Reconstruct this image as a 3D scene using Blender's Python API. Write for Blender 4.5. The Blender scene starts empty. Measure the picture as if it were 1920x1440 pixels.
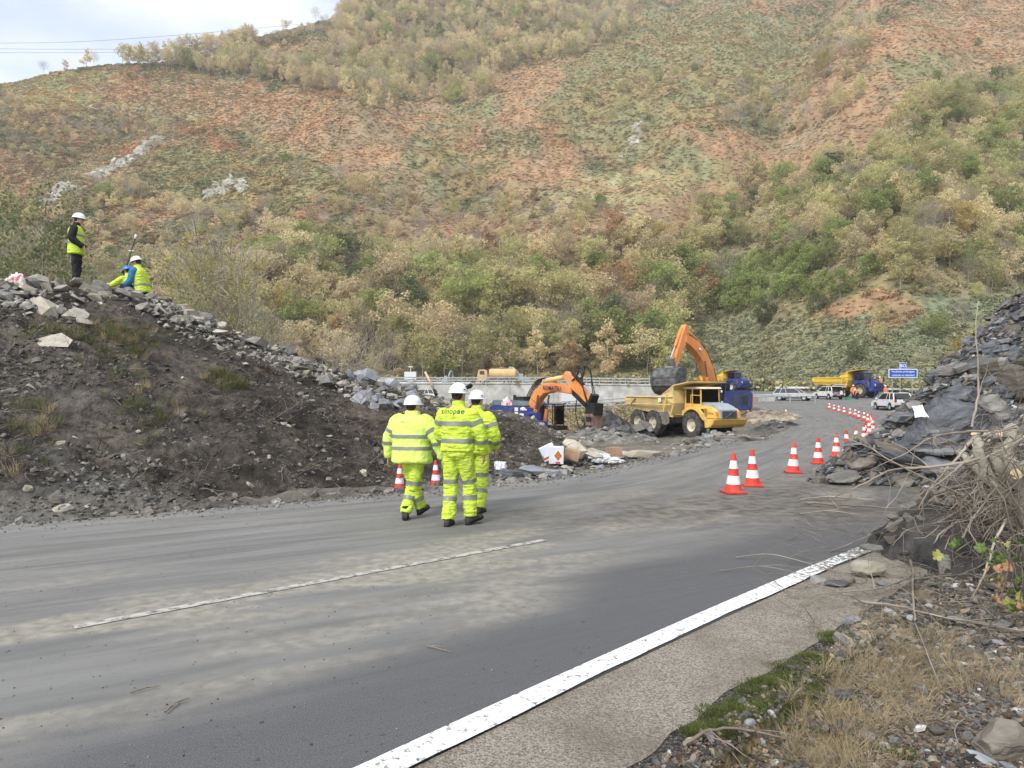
import bpy, bmesh, math, random
import numpy as np
from mathutils import Vector, Matrix, Euler
from mathutils.bvhtree import BVHTree
PI = math.pi
random.seed(7)
S = bpy.context.scene
COL = S.collection

# ---------------------------------------------------------------- camera, sky, sun, exposure
EYE, F, HZ = 1.75, 1320.0, 734.0
cam_d = bpy.data.cameras.new("camera")
cam_d.sensor_width = 36.0
cam_d.lens = 36.0 * F / 1920.0
cam_d.shift_y = 14.0 / 1920.0
cam_d.clip_start, cam_d.clip_end = 0.1, 4000.0
cam = bpy.data.objects.new("camera", cam_d)
cam.location = (0, 0, EYE)
cam.rotation_euler = (PI / 2, 0, 0)
COL.objects.link(cam)
S.camera = cam

SUN_EL, SUN_AZ = math.radians(44), math.radians(215)      # azimuth clockwise from +Y
w = bpy.data.worlds.new("World")
S.world = w
w.use_nodes = True
nt = w.node_tree
nt.nodes.clear()
wo = nt.nodes.new("ShaderNodeOutputWorld")
sky = nt.nodes.new("ShaderNodeTexSky")
sky.sky_type = 'NISHITA'
sky.sun_disc = False
sky.sun_elevation = SUN_EL
sky.sun_rotation = SUN_AZ
sky.air_density = 1.0
sky.dust_density = 2.0
bg1 = nt.nodes.new("ShaderNodeBackground"); bg1.inputs[1].default_value = 0.14
bg2 = nt.nodes.new("ShaderNodeBackground"); bg2.inputs[1].default_value = 0.84
tc = nt.nodes.new("ShaderNodeTexCoord")
nz = nt.nodes.new("ShaderNodeTexNoise"); nz.inputs["Scale"].default_value = 3.2; nz.inputs["Detail"].default_value = 8
mp = nt.nodes.new("ShaderNodeMapping"); mp.inputs["Scale"].default_value = (1, 1, 2.6)
rp = nt.nodes.new("ShaderNodeValToRGB")
rp.color_ramp.elements[0].position = 0.36; rp.color_ramp.elements[0].color = (0.35, 0.35, 0.35, 1)
rp.color_ramp.elements[1].position = 0.62; rp.color_ramp.elements[1].color = (0.85, 0.85, 0.85, 1)
rc = nt.nodes.new("ShaderNodeValToRGB")
rc.color_ramp.elements[0].position = 0.3; rc.color_ramp.elements[0].color = (0.80, 0.84, 0.90, 1)
rc.color_ramp.elements[1].position = 0.7; rc.color_ramp.elements[1].color = (0.97, 0.96, 0.94, 1)
mx = nt.nodes.new("ShaderNodeMixShader")
L = nt.links.new
L(tc.outputs["Generated"], mp.inputs[0]); L(mp.outputs[0], nz.inputs["Vector"])
L(nz.outputs[0], rp.inputs[0]); L(nz.outputs[0], rc.inputs[0]); L(rc.outputs[0], bg2.inputs[0])
L(sky.outputs[0], bg1.inputs[0]); L(rp.outputs[0], mx.inputs[0])
L(bg1.outputs[0], mx.inputs[1]); L(bg2.outputs[0], mx.inputs[2]); L(mx.outputs[0], wo.inputs[0])

sd = bpy.data.lights.new("sun", 'SUN')
sd.energy, sd.angle, sd.color = 1.35, math.radians(12), (1.0, 0.955, 0.88)
sun = bpy.data.objects.new("sun", sd)
_d = Vector((math.sin(SUN_AZ) * math.cos(SUN_EL), math.cos(SUN_AZ) * math.cos(SUN_EL), math.sin(SUN_EL)))
sun.rotation_euler = _d.to_track_quat('Z', 'Y').to_euler()
COL.objects.link(sun)
vs = S.view_settings
vs.view_transform, vs.look, vs.gamma, vs.use_curve_mapping = 'Standard', 'None', 1.0, False
vs.exposure = 0.93
S.cycles.max_bounces = 6
S.cycles.diffuse_bounces = 3
S.cycles.glossy_bounces = 2
S.cycles.transparent_max_bounces = 8
S.cycles.volume_bounces = 0
S.cycles.use_denoising = True

# ---------------------------------------------------------------- helpers
def P(u, v, D):
    """point of the place seen at photo pixel (u, v), D metres ahead"""
    return Vector(((u - 960) * D / F, D, EYE - (v - HZ) * D / F))

def link(o, parent=None):
    COL.objects.link(o)
    if parent: o.parent = parent
    return o

def empty(name, loc=(0, 0, 0), rz=0.0, label=None, cat=None, group=None, kind=None):
    o = bpy.data.objects.new(name, None)
    o.location = loc; o.rotation_euler = (0, 0, rz); o.empty_display_size = 0.2
    COL.objects.link(o)
    tag(o, label, cat, group, kind)
    return o

def tag(o, label=None, cat=None, group=None, kind=None):
    if label: o["label"] = label
    if cat: o["category"] = cat
    if group: o["group"] = group
    if kind: o["kind"] = kind
    return o

def mesh_np(name, V, Fc, mat=None, smooth=False, parent=None, cols=None, mats=None, uv=None):
    """V (n,3) array, Fc (m,3|4) array"""
    me = bpy.data.meshes.new(name)
    V = np.asarray(V, dtype=np.float32); Fc = np.asarray(Fc, dtype=np.int32)
    k = Fc.shape[1]
    me.vertices.add(len(V)); me.vertices.foreach_set("co", V.ravel())
    me.loops.add(Fc.size); me.loops.foreach_set("vertex_index", Fc.ravel())
    me.polygons.add(len(Fc))
    me.polygons.foreach_set("loop_start", np.arange(0, Fc.size, k, dtype=np.int32))
    me.polygons.foreach_set("loop_total", np.full(len(Fc), k, dtype=np.int32))
    if smooth: me.polygons.foreach_set("use_smooth", np.ones(len(Fc), dtype=bool))
    if cols is not None:
        a = me.attributes.new("Col", 'FLOAT_COLOR', 'POINT')
        c4 = np.ones((len(V), 4), dtype=np.float32); c4[:, :3] = cols
        a.data.foreach_set("color", c4.ravel())
    if uv is not None:
        l = me.uv_layers.new(name="UVMap")
        l.data.foreach_set("uv", np.asarray(uv, dtype=np.float32)[Fc.ravel()].ravel())
    me.update(); me.validate()
    if mat:
        me.materials.append(mat)
    return me

def grid_faces(nr, nc):
    i = np.arange(nr - 1)[:, None] * nc + np.arange(nc - 1)[None, :]
    return np.stack([i, i + 1, i + nc + 1, i + nc], -1).reshape(-1, 4)

def obj(name, me, parent=None, loc=None, rot=None, scl=None):
    o = bpy.data.objects.new(name, me)
    if loc is not None: o.location = loc
    if rot is not None: o.rotation_euler = rot
    if scl is not None: o.scale = scl
    return link(o, parent)

def copy_tree(o, parent=None):
    c = o.copy(); COL.objects.link(c)
    if parent: c.parent = parent
    for ch in list(o.children): copy_tree(ch, c)
    return c

# value noise ---------------------------------------------------
def _h(ix, iy, s):
    n = (ix.astype(np.int64) * 374761393 + iy.astype(np.int64) * 668265263 + s * 974634777) & 0x7fffffff
    n = ((n ^ (n >> 13)) * 1274126177) & 0x7fffffff
    return ((n ^ (n >> 16)) & 0xffff) / 65535.0
def vn(x, y, s=0):
    x = np.asarray(x, float); y = np.asarray(y, float)
    ix, iy = np.floor(x), np.floor(y); fx, fy = x - ix, y - iy
    fx = fx * fx * (3 - 2 * fx); fy = fy * fy * (3 - 2 * fy)
    a, b, c, d = _h(ix, iy, s), _h(ix + 1, iy, s), _h(ix, iy + 1, s), _h(ix + 1, iy + 1, s)
    return (a + (b - a) * fx) * (1 - fy) + (c + (d - c) * fx) * fy - 0.5
def fbm(x, y, s=0, o=4, g=0.5):
    r, a, f = 0, 1.0, 1.0
    for k in range(o):
        r = r + a * vn(x * f + 17.3 * k, y * f - 9.1 * k, s + k); a *= g; f *= 2.03
    return r
def inpoly(u, v, poly):
    u = np.asarray(u); v = np.asarray(v); r = np.zeros(u.shape, bool)
    n = len(poly)
    for i in range(n):
        x0, y0 = poly[i]; x1, y1 = poly[(i + 1) % n]
        if y0 == y1: continue
        c = ((y0 > v) != (y1 > v)) & (u < (x1 - x0) * (v - y0) / (y1 - y0) + x0)
        r ^= c
    return r

# materials -----------------------------------------------------
def rgb(c): return (c[0], c[1], c[2], 1.0)
MATS = {}
def mat(name, c1, c2=None, scale=5.0, rough=0.8, bump=0.0, bscale=None, metal=0.0, rand=0.0, detail=6.0, attr=None,
        coords="Object", lo=0.35, hi=0.65, spec=0.3, trans=0.0, stretch=None, dirt=None, inst=None, alpha=None, coat=0.0, hue=0.0):
    if name in MATS: return MATS[name]
    m = bpy.data.materials.new(name); m.use_nodes = True
    MATS[name] = m
    n = m.node_tree.nodes; l = m.node_tree.links
    b = n["Principled BSDF"]
    b.inputs["Roughness"].default_value = rough
    b.inputs["Metallic"].default_value = metal
    b.inputs["Specular IOR Level"].default_value = spec
    if coat: b.inputs["Coat Weight"].default_value = coat
    t = n.new("ShaderNodeTexCoord")
    vec = t.outputs[coords]
    if stretch:
        q = n.new("ShaderNodeMapping"); q.inputs["Scale"].default_value = stretch
        l.new(vec, q.inputs[0]); vec = q.outputs[0]
    out = None
    if c2 is not None:
        z = n.new("ShaderNodeTexNoise"); z.inputs["Scale"].default_value = scale; z.inputs["Detail"].default_value = detail
        l.new(vec, z.inputs["Vector"])
        r = n.new("ShaderNodeValToRGB")
        r.color_ramp.elements[0].position = lo; r.color_ramp.elements[1].position = hi
        r.color_ramp.elements[0].color = rgb(c1); r.color_ramp.elements[1].color = rgb(c2)
        l.new(z.outputs[0], r.inputs[0]); out = r.outputs[0]
    else:
        q = n.new("ShaderNodeRGB"); q.outputs[0].default_value = rgb(c1); out = q.outputs[0]
    if attr:
        a = n.new("ShaderNodeAttribute"); a.attribute_name = attr
        if inst: a.attribute_type = 'INSTANCER'
        x = n.new("ShaderNodeMix"); x.data_type = 'RGBA'; x.blend_type = 'MULTIPLY'; x.inputs[0].default_value = 1.0
        l.new(out, x.inputs[6]); l.new(a.outputs["Color"], x.inputs[7]); out = x.outputs[2]
    if dirt:   # (color, scale, lo, hi, amount): dirt patches, plus painted crease shade on hi-vis cloth
        z = n.new("ShaderNodeTexNoise"); z.inputs["Scale"].default_value = dirt[1]; z.inputs["Detail"].default_value = 8
        l.new(t.outputs["Object"], z.inputs["Vector"])
        r = n.new("ShaderNodeMapRange"); r.inputs[1].default_value = dirt[2]; r.inputs[2].default_value = dirt[3]; r.inputs[4].default_value = dirt[4]
        l.new(z.outputs[0], r.inputs[0])
        x = n.new("ShaderNodeMix"); x.data_type = 'RGBA'
        l.new(r.outputs[0], x.inputs[0]); l.new(out, x.inputs[6]); x.inputs[7].default_value = rgb(dirt[0]); out = x.outputs[2]
    if rand or hue:
        oi = n.new("ShaderNodeObjectInfo")
        hs = n.new("ShaderNodeHueSaturation")
        mr = n.new("ShaderNodeMapRange"); mr.inputs[3].default_value = 1 - rand; mr.inputs[4].default_value = 1 + rand
        l.new(oi.outputs["Random"], mr.inputs[0]); l.new(mr.outputs[0], hs.inputs["Value"])
        if hue:
            mm = n.new("ShaderNodeMath"); mm.operation = 'MULTIPLY'; mm.inputs[1].default_value = 7.31
            fr = n.new("ShaderNodeMath"); fr.operation = 'FRACT'
            m2 = n.new("ShaderNodeMapRange"); m2.inputs[3].default_value = 0.5 - hue; m2.inputs[4].default_value = 0.5 + hue
            l.new(oi.outputs["Random"], mm.inputs[0]); l.new(mm.outputs[0], fr.inputs[0]); l.new(fr.outputs[0], m2.inputs[0]); l.new(m2.outputs[0], hs.inputs["Hue"])
        l.new(out, hs.inputs["Color"]); out = hs.outputs[0]
    l.new(out, b.inputs["Base Color"])
    if bump:
        z = n.new("ShaderNodeTexNoise"); z.inputs["Scale"].default_value = bscale or scale * 3; z.inputs["Detail"].default_value = 6
        l.new(vec, z.inputs["Vector"])
        bp = n.new("ShaderNodeBump"); bp.inputs["Strength"].default_value = bump; bp.inputs["Distance"].default_value = 0.05
        l.new(z.outputs[0], bp.inputs["Height"]); l.new(bp.outputs[0], b.inputs["Normal"])
    if trans:
        tr = n.new("ShaderNodeBsdfTranslucent"); l.new(out, tr.inputs[0])
        ms = n.new("ShaderNodeMixShader"); ms.inputs[0].default_value = trans
        l.new(b.outputs[0], ms.inputs[1]); l.new(tr.outputs[0], ms.inputs[2])
        l.new(ms.outputs[0], n["Material Output"].inputs[0])
    return m

# scatter as one object of uncountable small stuff ------------------
def scatter(name, pts, rot, scl, idx, meshes, tint=None, label=None):
    me = bpy.data.meshes.new(name)
    n = len(pts)
    me.vertices.add(n); me.vertices.foreach_set("co", np.asarray(pts, np.float32).ravel())
    a = me.attributes.new("rot", 'FLOAT_VECTOR', 'POINT'); a.data.foreach_set("vector", np.asarray(rot, np.float32).ravel())
    s = np.asarray(scl, np.float32)
    if s.ndim == 1: s = np.repeat(s[:, None], 3, 1)
    a = me.attributes.new("scl", 'FLOAT_VECTOR', 'POINT'); a.data.foreach_set("vector", s.ravel())
    a = me.attributes.new("idx", 'INT', 'POINT'); a.data.foreach_set("value", np.asarray(idx, np.int32))
    if tint is not None:
        a = me.attributes.new("tint", 'FLOAT_COLOR', 'POINT')
        c4 = np.ones((n, 4), np.float32); c4[:, :3] = tint; a.data.foreach_set("color", c4.ravel())
    col = bpy.data.collections.new(name + "_source")
    for k, m in enumerate(meshes):
        o = bpy.data.objects.new("%s_source_%02d" % (name, k), m); col.objects.link(o)
    g = bpy.data.node_groups.new(name, 'GeometryNodeTree')
    g.interface.new_socket("Geometry", in_out='INPUT', socket_type='NodeSocketGeometry')
    g.interface.new_socket("Geometry", in_out='OUTPUT', socket_type='NodeSocketGeometry')
    gi = g.nodes.new("NodeGroupInput"); go = g.nodes.new("NodeGroupOutput")
    ip = g.nodes.new("GeometryNodeInstanceOnPoints"); ci = g.nodes.new("GeometryNodeCollectionInfo")
    ci.inputs[0].default_value = col; ci.inputs[1].default_value = True; ci.inputs[2].default_value = True
    def na(nm, ty):
        q = g.nodes.new("GeometryNodeInputNamedAttribute"); q.data_type = ty; q.inputs[0].default_value = nm
        return [x for x in q.outputs if x.enabled and x.name == "Attribute"][0]
    g.links.new(gi.outputs[0], ip.inputs["Points"]); g.links.new(ci.outputs[0], ip.inputs["Instance"])
    ip.inputs["Pick Instance"].default_value = True
    g.links.new(na("idx", 'INT'), ip.inputs["Instance Index"])
    g.links.new(na("rot", 'FLOAT_VECTOR'), ip.inputs["Rotation"]); g.links.new(na("scl", 'FLOAT_VECTOR'), ip.inputs["Scale"])
    g.links.new(ip.outputs[0], go.inputs[0])
    o = bpy.data.objects.new(name, me); COL.objects.link(o)
    md = o.modifiers.new("scatter", 'NODES'); md.node_group = g
    tag(o, label, None, None, "stuff")
    return o
# ---------------------------------------------------------------- terrain
LEFT = [(-22,-2),(-13.5,4.6),(-6.7,9.2),(-1.8,12.1),(1.3,14.8),(4.5,19.9),(7.9,25.4),(11.8,32.5),(17.1,42.8),(22,56),(25,70),(25,82),(20.5,100),(5,108),(-20,115),(-70,122)]
RIGHT = [(-10,-7),(-4.35,-.9),(0.06,3.84),(3.95,7.72),(7.7,11.0),(11,14.4),(15,19),(19.5,25),(26,36),(34,50),(46,66),(64,86),(60,106),(36,121),(10,131),(-70,139)]
def catmull(pts, n):
    p = np.array([pts[0]] + list(pts) + [pts[-1]], float); out = []
    for i in range(1, len(p) - 2):
        for k in range(n):
            t = k / n
            out.append(0.5 * ((2 * p[i]) + (-p[i-1] + p[i+1]) * t + (2*p[i-1] - 5*p[i] + 4*p[i+1] - p[i+2]) * t*t + (-p[i-1] + 3*p[i] - 3*p[i+1] + p[i+2]) * t**3))
    out.append(p[-2]); return np.array(out)
CL, CR = catmull(LEFT, 12), catmull(RIGHT, 12)
for _i in range(14):
    for _c in (CL, CR): _c[1:-1] = (_c[:-2] + 2 * _c[1:-1] + _c[2:]) / 4
ctrl = [(0,0,0),(-5,3,0),(3,0,-.03),(-7,9,0),(0,12,0),(4,12,0),(8,19,0),(5,19,0),(12,25,0),(15,33,0),(18,41,0),(24,41,0),(-12,0,0),(-30,-8,0),(-20,-16,0),(-10,-12,0),
 (22,57,-.25),(27,57,-.1),(26,70,.0),(36,66,0.0),(34,55,0),(30,92,.75),(45,90,.7),(60,88,.8),(26,82,.5),(30,104,1.4),(37,113,1.62),(58,104,1.2),
 (36,121,1.9),(20,117,2.5),(10,131,3.0),(-20,134,3.0),(-70,139,3.0),(48,94,.95),
 (5.7,22,-.05),(8.2,32,-.6),(11.9,46,-1.3),(10,52,-1.35),(15.5,47,-1.2),(9,56,-1.4),(17,62,-1.2),(3,46,-2.1),(-2,46,-1.9),(4,36,-1.0),(0,28,-.4),(-6,30,-.5),(-12,40,-1.5),(5,60,-1.9),(10,75,-1.6),(5,95,-1.4),(19.8,96.5,-.3),(12,101,-.9),(4.6,105.2,-1),(-8,109,-1),(-20.5,112,-1),(-40,115.2,-1),(-68,119.2,-.6),(-10,80,-1.5),(-30,60,-.5),(-20,105,-.6),(-60,100,0),(-60,40,1),(-30,30,1),(-60,10,1),(-100,80,3),(-100,120,4),
 (3.2,3.2,-.06),(3.9,7.8,0),(7,10.2,0),(9.5,12.2,.03),(11,14.4,0.03),(15,19,.03),(19.5,25,.03),(26,36,.03),(12,15,.05),(13,19,0),(20,30,0),(2,6,0),(5,4,.1),(6.5,6.3,.25),(8,5,.8),(9.5,8,.9),(13,10.5,1.2),(14,6,4),(20,10,7),(30,18,9),(40,30,9),(50,45,7),(60,62,4),(75,80,2),(90,100,5),(4,0,.1),(10,0,2.2),(20,-5,6),(0,-20,0),(60,-20,12)]
ctrl = np.array(ctrl, float)
_cx, _cy, _cz = ctrl[:, 0], ctrl[:, 1], ctrl[:, 2]
_A = np.hypot(_cx[:, None] - _cx[None], _cy[:, None] - _cy[None])
_W = np.linalg.solve(_A + 0.15 * -np.eye(len(ctrl)), _cz)
def gz0(x, y):
    x = np.asarray(x, float); y = np.asarray(y, float); sh = x.shape
    x, y = x.ravel(), y.ravel(); r = np.zeros(x.shape)
    for k in range(len(_cx)): r += _W[k] * np.hypot(x - _cx[k], y - _cy[k])
    return r.reshape(sh)
def gz(x, y):
    x = np.asarray(x, float); y = np.asarray(y, float); r = np.atleast_1d(gz0(x, y)).astype(float); sh = np.shape(x)
    X, Y = np.atleast_1d(x), np.atleast_1d(y); k = (Y > 92) & (X < 32)
    if k.any():
        q = inpoly(X[k], Y[k], DECK); dz = np.interp(X[k], [-70, -20, 5, 20.5, 30], [2.9, 2.85, 2.75, 2.4, 1.6]); m = np.clip((30 - X[k]) / 9, 0, 1)
        r[k] = np.where(q, r[k] * (1 - m) + dz * m, r[k])
    k = (Y < 30) & (np.abs(r) < .5)
    if k.any(): r[k] *= 1 - np.clip((30 - Y[k]) / 8, 0, 1) * inpoly(X[k], Y[k], FLATP)
    return r.reshape(sh)
ROADPOLY = [tuple(p) for p in CL] + [tuple(p) for p in CR[::-1]]

def offs(C, d):
    T = np.gradient(C, axis=0); T /= np.linalg.norm(T, axis=1)[:, None]
    return C + np.stack([T[:, 1], -T[:, 0]], 1) * d        # to the right of travel

FLATP = [tuple(p) for p in CL] + [tuple(p) for p in offs(CR, 1.0)[::-1]]
DECK = [tuple(p) for p in offs(CL, -.7)[138:]] + [tuple(p) for p in offs(CR, 1.2)[138:][::-1]]
# ground sheet
gx = np.sinh(np.linspace(-1, 1, 460) * 4.4) / np.sinh(4.4) * 230 + 2
gy = np.concatenate([-np.geomspace(30, 1, 14) + 1.5, 1.5 + (np.sinh(np.linspace(0, 1, 420) * 3.6) / np.sinh(3.6)) * 160])
GX, GY = np.meshgrid(gx, gy)
GZ = np.minimum(gz0(GX, GY), gz(GX, GY))
ins = inpoly(GX, GY, ROADPOLY)
near = np.clip(1 - GY / 40, 0, 1)
OUT_R = [tuple(p) for p in offs(CR, 0.85)]
ins2 = inpoly(GX, GY, [tuple(p) for p in CL] + OUT_R[::-1])
GZ2 = GZ + np.where(ins2, -0.07, 0.0)
rough = fbm(GX * 1.3, GY * 1.3, 3, 5, .6)
GZ2 += np.where(ins2, 0, rough * (0.10 + 0.25 * np.clip(GY / 60, 0, 1)) - 0.01)
GZ2 -= np.where(~ins2 & (GX > .4) & (GX < 9.2) & (GY > 1.8) & (GY < 13), .35, 0)
def mix3(a, b, f): return a[None] * (1 - f[:, None]) + b[None] * f[:, None]
def gcol(x, y):
    n = fbm(x * .5, y * .5, 11, 5); 
    dirt = mix3(np.array([.085, .078, .068]), np.array([.19, .175, .15]), np.clip(n + .5, 0, 1))
    brush = mix3(np.array([.10, .09, .045]), np.array([.22, .17, .10]), np.clip(fbm(x * .2, y * .2, 5, 4) + .5, 0, 1))
    f = np.clip((y - 58) / 14, 0, 1) * np.clip((22 - x) / 6, 0, 1)
    f = np.maximum(f, np.clip((-x - 22) / 6, 0, 1)); f = np.maximum(f, np.clip((y - 100) / 12, 0, 1))
    return dirt * (1 - f[:, None]) + brush * f[:, None]
m_ground = mat("ground_soil", (.75,.75,.75), (1.25,1.22,1.15), scale=3.5, rough=.95, bump=.8, bscale=14, attr="Col", detail=10, lo=.3, hi=.7)
gme = mesh_np("ground", np.stack([GX, GY, GZ2], -1).reshape(-1, 3), grid_faces(*GX.shape), m_ground, True, cols=gcol(GX.ravel(), GY.ravel()))
tag(obj("ground", gme), "grey brown soil of the valley floor and the roadside", None, None, "structure")

# ribbons
def ribbon(name, A, B, nx, lift, m, label=None, kind="structure", jit=0.0):
    n = len(A); s = np.linspace(0, 1, nx)
    Q = A[:, None, :] * (1 - s[None, :, None]) + B[:, None, :] * s[None, :, None]
    if jit:
        T = np.gradient(A, axis=0); T /= np.linalg.norm(T, axis=1)[:, None]; N = np.stack([T[:, 1], -T[:, 0]], 1)
        Q[:, -1] += N * (fbm(np.arange(n) * .11, np.zeros(n), 4, 3, .45)[:, None] * jit)
    Z = gz(Q[..., 0], Q[..., 1]) + lift
    cs = np.concatenate([[0], np.cumsum(np.linalg.norm(np.diff((A + B) / 2, axis=0), axis=1))])
    wd = np.linalg.norm(B - A, axis=1)
    UV = np.stack([np.repeat(cs[:, None], nx, 1), s[None] * wd[:, None]], -1).reshape(-1, 2)
    me = mesh_np(name, np.concatenate([Q, Z[..., None]], -1).reshape(-1, 3), grid_faces(n, nx), m, True, uv=UV)
    o = obj(name, me); tag(o, label, None, None, kind); return o

def road_material():
    m = bpy.data.materials.new("muddy_asphalt"); m.use_nodes = True
    n = m.node_tree.nodes; l = m.node_tree.links; b = n["Principled BSDF"]
    t = n.new("ShaderNodeTexCoord")
    def noise(src, sc, det=6, stretch=None, rot=None, dist=0.0):
        q = n.new("ShaderNodeMapping")
        if stretch: q.inputs["Scale"].default_value = stretch
        l.new(t.outputs[src], q.inputs[0])
        z = n.new("ShaderNodeTexNoise"); z.inputs["Scale"].default_value = sc; z.inputs["Detail"].default_value = det
        z.inputs["Distortion"].default_value = dist
        l.new(q.outputs[0], z.inputs["Vector"]); return z.outputs[0]
    def ramp(s, lo, hi, a=0.0, c=1.0):
        r = n.new("ShaderNodeMapRange"); r.interpolation_type = 'SMOOTHSTEP'
        for k, v in enumerate((lo, hi, a, c)): r.inputs[k + 1].default_value = v
        l.new(s, r.inputs[0]); return r.outputs[0]
    def mixc(f, a, c):
        x = n.new("ShaderNodeMix"); x.data_type = 'RGBA'
        if isinstance(f, float): x.inputs[0].default_value = f
        else: l.new(f, x.inputs[0])
        for k, v in ((6, a), (7, c)):
            if isinstance(v, tuple): x.inputs[k].default_value = rgb(v)
            else: l.new(v, x.inputs[k])
        return x.outputs[2]
    def mul(a, c):
        x = n.new("ShaderNodeMath"); x.operation = 'MULTIPLY'; x.use_clamp = True
        for k, v in ((0, a), (1, c)):
            if isinstance(v, float): x.inputs[k].default_value = v
            else: l.new(v, x.inputs[k])
        return x.outputs[0]
    fine = noise("Object", 130, 3)
    asph = mixc(ramp(fine, .38, .66), (.066, .068, .073), (.140, .142, .148))
    mud = mixc(ramp(noise("UV", 1.0, 7, (.5, 3.2, 1), dist=.1), .3, .7), (.135, .136, .133), (.205, .205, .20))
    mud = mixc(mul(ramp(fine, .45, .7), .35), mud, (.20, .195, .18))
    dust = mixc(ramp(noise("Object", 9, 6), .3, .7), (.20, .188, .16), (.33, .31, .265))
    # across-road position: far lane muddy, edge by the white line clean
    sp = n.new("ShaderNodeSeparateXYZ"); l.new(t.outputs["UV"], sp.inputs[0])
    so = n.new("ShaderNodeSeparateXYZ"); l.new(t.outputs["Object"], so.inputs[0])
    big = noise("UV", .55, 5, (.5, 1.0, 1), dist=.6)
    wob = n.new("ShaderNodeMath"); wob.operation = 'MULTIPLY_ADD'; l.new(big, wob.inputs[0]); wob.inputs[1].default_value = 4.2; l.new(so.outputs[2], wob.inputs[2])
    # distance from the right (white line) edge stored in the vertex colour's red channel
    at = n.new("ShaderNodeAttribute"); at.attribute_name = "edge"
    ad = n.new("ShaderNodeMath"); ad.operation = 'ADD'; l.new(at.outputs["Fac"], ad.inputs[0])
    q = n.new("ShaderNodeMath"); q.operation = 'MULTIPLY_ADD'; l.new(big, q.inputs[0]); q.inputs[1].default_value = 3.4; q.inputs[2].default_value = -1.7
    l.new(q.outputs[0], ad.inputs[1])
    fm = ramp(ad.outputs[0], .7, 2.1, 0.0, 1.0)
    base = mixc(fm, asph, mud)
    dz = ramp(noise("UV", .7, 6, (.42, 1.5, 1), dist=.25), .43, .58)
    band = ramp(ad.outputs[0], .9, 2.0, 0.0, 1.0); band2 = ramp(ad.outputs[0], 3.4, 5.2, 1.0, 0.22)
    base = mixc(mul(mul(dz, band), mul(band2, .92)), base, dust)
    streak = ramp(noise("UV", 1.0, 8, (.16, 6.5, 1), dist=.2), .52, .66)
    sk = ramp(at.outputs["Fac"], 3.2, 4.8, .03, .30)
    base = mixc(mul(streak, sk), base, (.055, .054, .051))
    track = ramp(noise("UV", 1.0, 5, (.03, 1.35, 1), dist=.3), .47, .60)
    base = mixc(mul(track, mul(sk, .75)), base, (.20, .195, .185))
    crumbs = ramp(noise("Object", 16, 3), .655, .70)
    base = mixc(mul(crumbs, ramp(noise("Object", 1.1, 3), .42, .6, .0, .5)), base, (.035, .032, .028))
    brn = mixc(ramp(noise("Object", 5, 8), .35, .65), (.070, .062, .052), (.165, .15, .13))
    base = mixc(mul(mul(ramp(so.outputs[1], 7.6, 10.5), ramp(at.outputs["Fac"], 3.0, 5.5, 1.0, 0.0)), ramp(noise("UV", .8, 6), .35, .55, .3, .85)), base, brn)
    l.new(base, b.inputs["Base Color"])
    b.inputs["Specular IOR Level"].default_value = .35
    l.new(ramp(big, .3, .7, .55, .85), b.inputs["Roughness"])
    bp = n.new("ShaderNodeBump"); bp.inputs["Strength"].default_value = .35; bp.inputs["Distance"].default_value = .01
    l.new(fine, bp.inputs["Height"])
    bp2 = n.new("ShaderNodeBump"); bp2.inputs["Strength"].default_value = .5; bp2.inputs["Distance"].default_value = .05
    l.new(noise("UV", 1.0, 8, (.5, 7, 1), dist=.5), bp2.inputs["Height"]); l.new(bp.outputs[0], bp2.inputs["Normal"])
    l.new(bp2.outputs[0], b.inputs["Normal"])
    return m
m_road = road_material()
ro = ribbon("road", CL, CR, 60, 0.0, m_road, "muddy asphalt road curving away to the right and round to the left")
_n, _k = len(CL), 60
_e = np.linalg.norm(CR - CL, axis=1)[:, None] * (1 - np.linspace(0, 1, _k))[None]
_a = ro.data.attributes.new("edge", 'FLOAT', 'POINT'); _a.data.foreach_set("value", _e.ravel().astype(np.float32))

def paint(name, base, wear_lo, wear_hi, sc=7, fade=.22):
    m = bpy.data.materials.new(name); m.use_nodes = True
    n = m.node_tree.nodes; l = m.node_tree.links; b = n["Principled BSDF"]; b.inputs["Roughness"].default_value = .75
    t = n.new("ShaderNodeTexCoord"); z = n.new("ShaderNodeTexNoise"); z.inputs["Scale"].default_value = sc; z.inputs["Detail"].default_value = 12; z.inputs["Roughness"].default_value = .7
    l.new(t.outputs["Object"], z.inputs["Vector"])
    so = n.new("ShaderNodeSeparateXYZ"); l.new(t.outputs['Object'], so.inputs[0]); fy = n.new("ShaderNodeMapRange"); fy.inputs[1].default_value = 6.2; fy.inputs[2].default_value = 8.9; fy.inputs[4].default_value = fade; l.new(so.outputs[1], fy.inputs[0])
    sm = n.new("ShaderNodeMath"); l.new(z.outputs[0], sm.inputs[0]); l.new(fy.outputs[0], sm.inputs[1])
    r = n.new("ShaderNodeMapRange"); r.inputs[1].default_value = wear_lo; r.inputs[2].default_value = wear_hi
    l.new(sm.outputs[0], r.inputs[0])
    x = n.new("ShaderNodeMix"); x.data_type = 'RGBA'; l.new(r.outputs[0], x.inputs[0]); x.inputs[6].default_value = rgb(base); x.inputs[7].default_value = (.09, .088, .084, 1)
    l.new(x.outputs[2], b.inputs["Base Color"])
    return m
EL = offs(CR, -0.09)
i0 = int(np.argmin(np.hypot(CR[:, 0] + 2, CR[:, 1] - 1.8))); i1 = int(np.argmin(np.hypot(CR[:, 0] - 5.6, CR[:, 1] - 9.2)))
seg = catmull([tuple(p) for p in EL[i0:i1 + 1]], 8)
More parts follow.
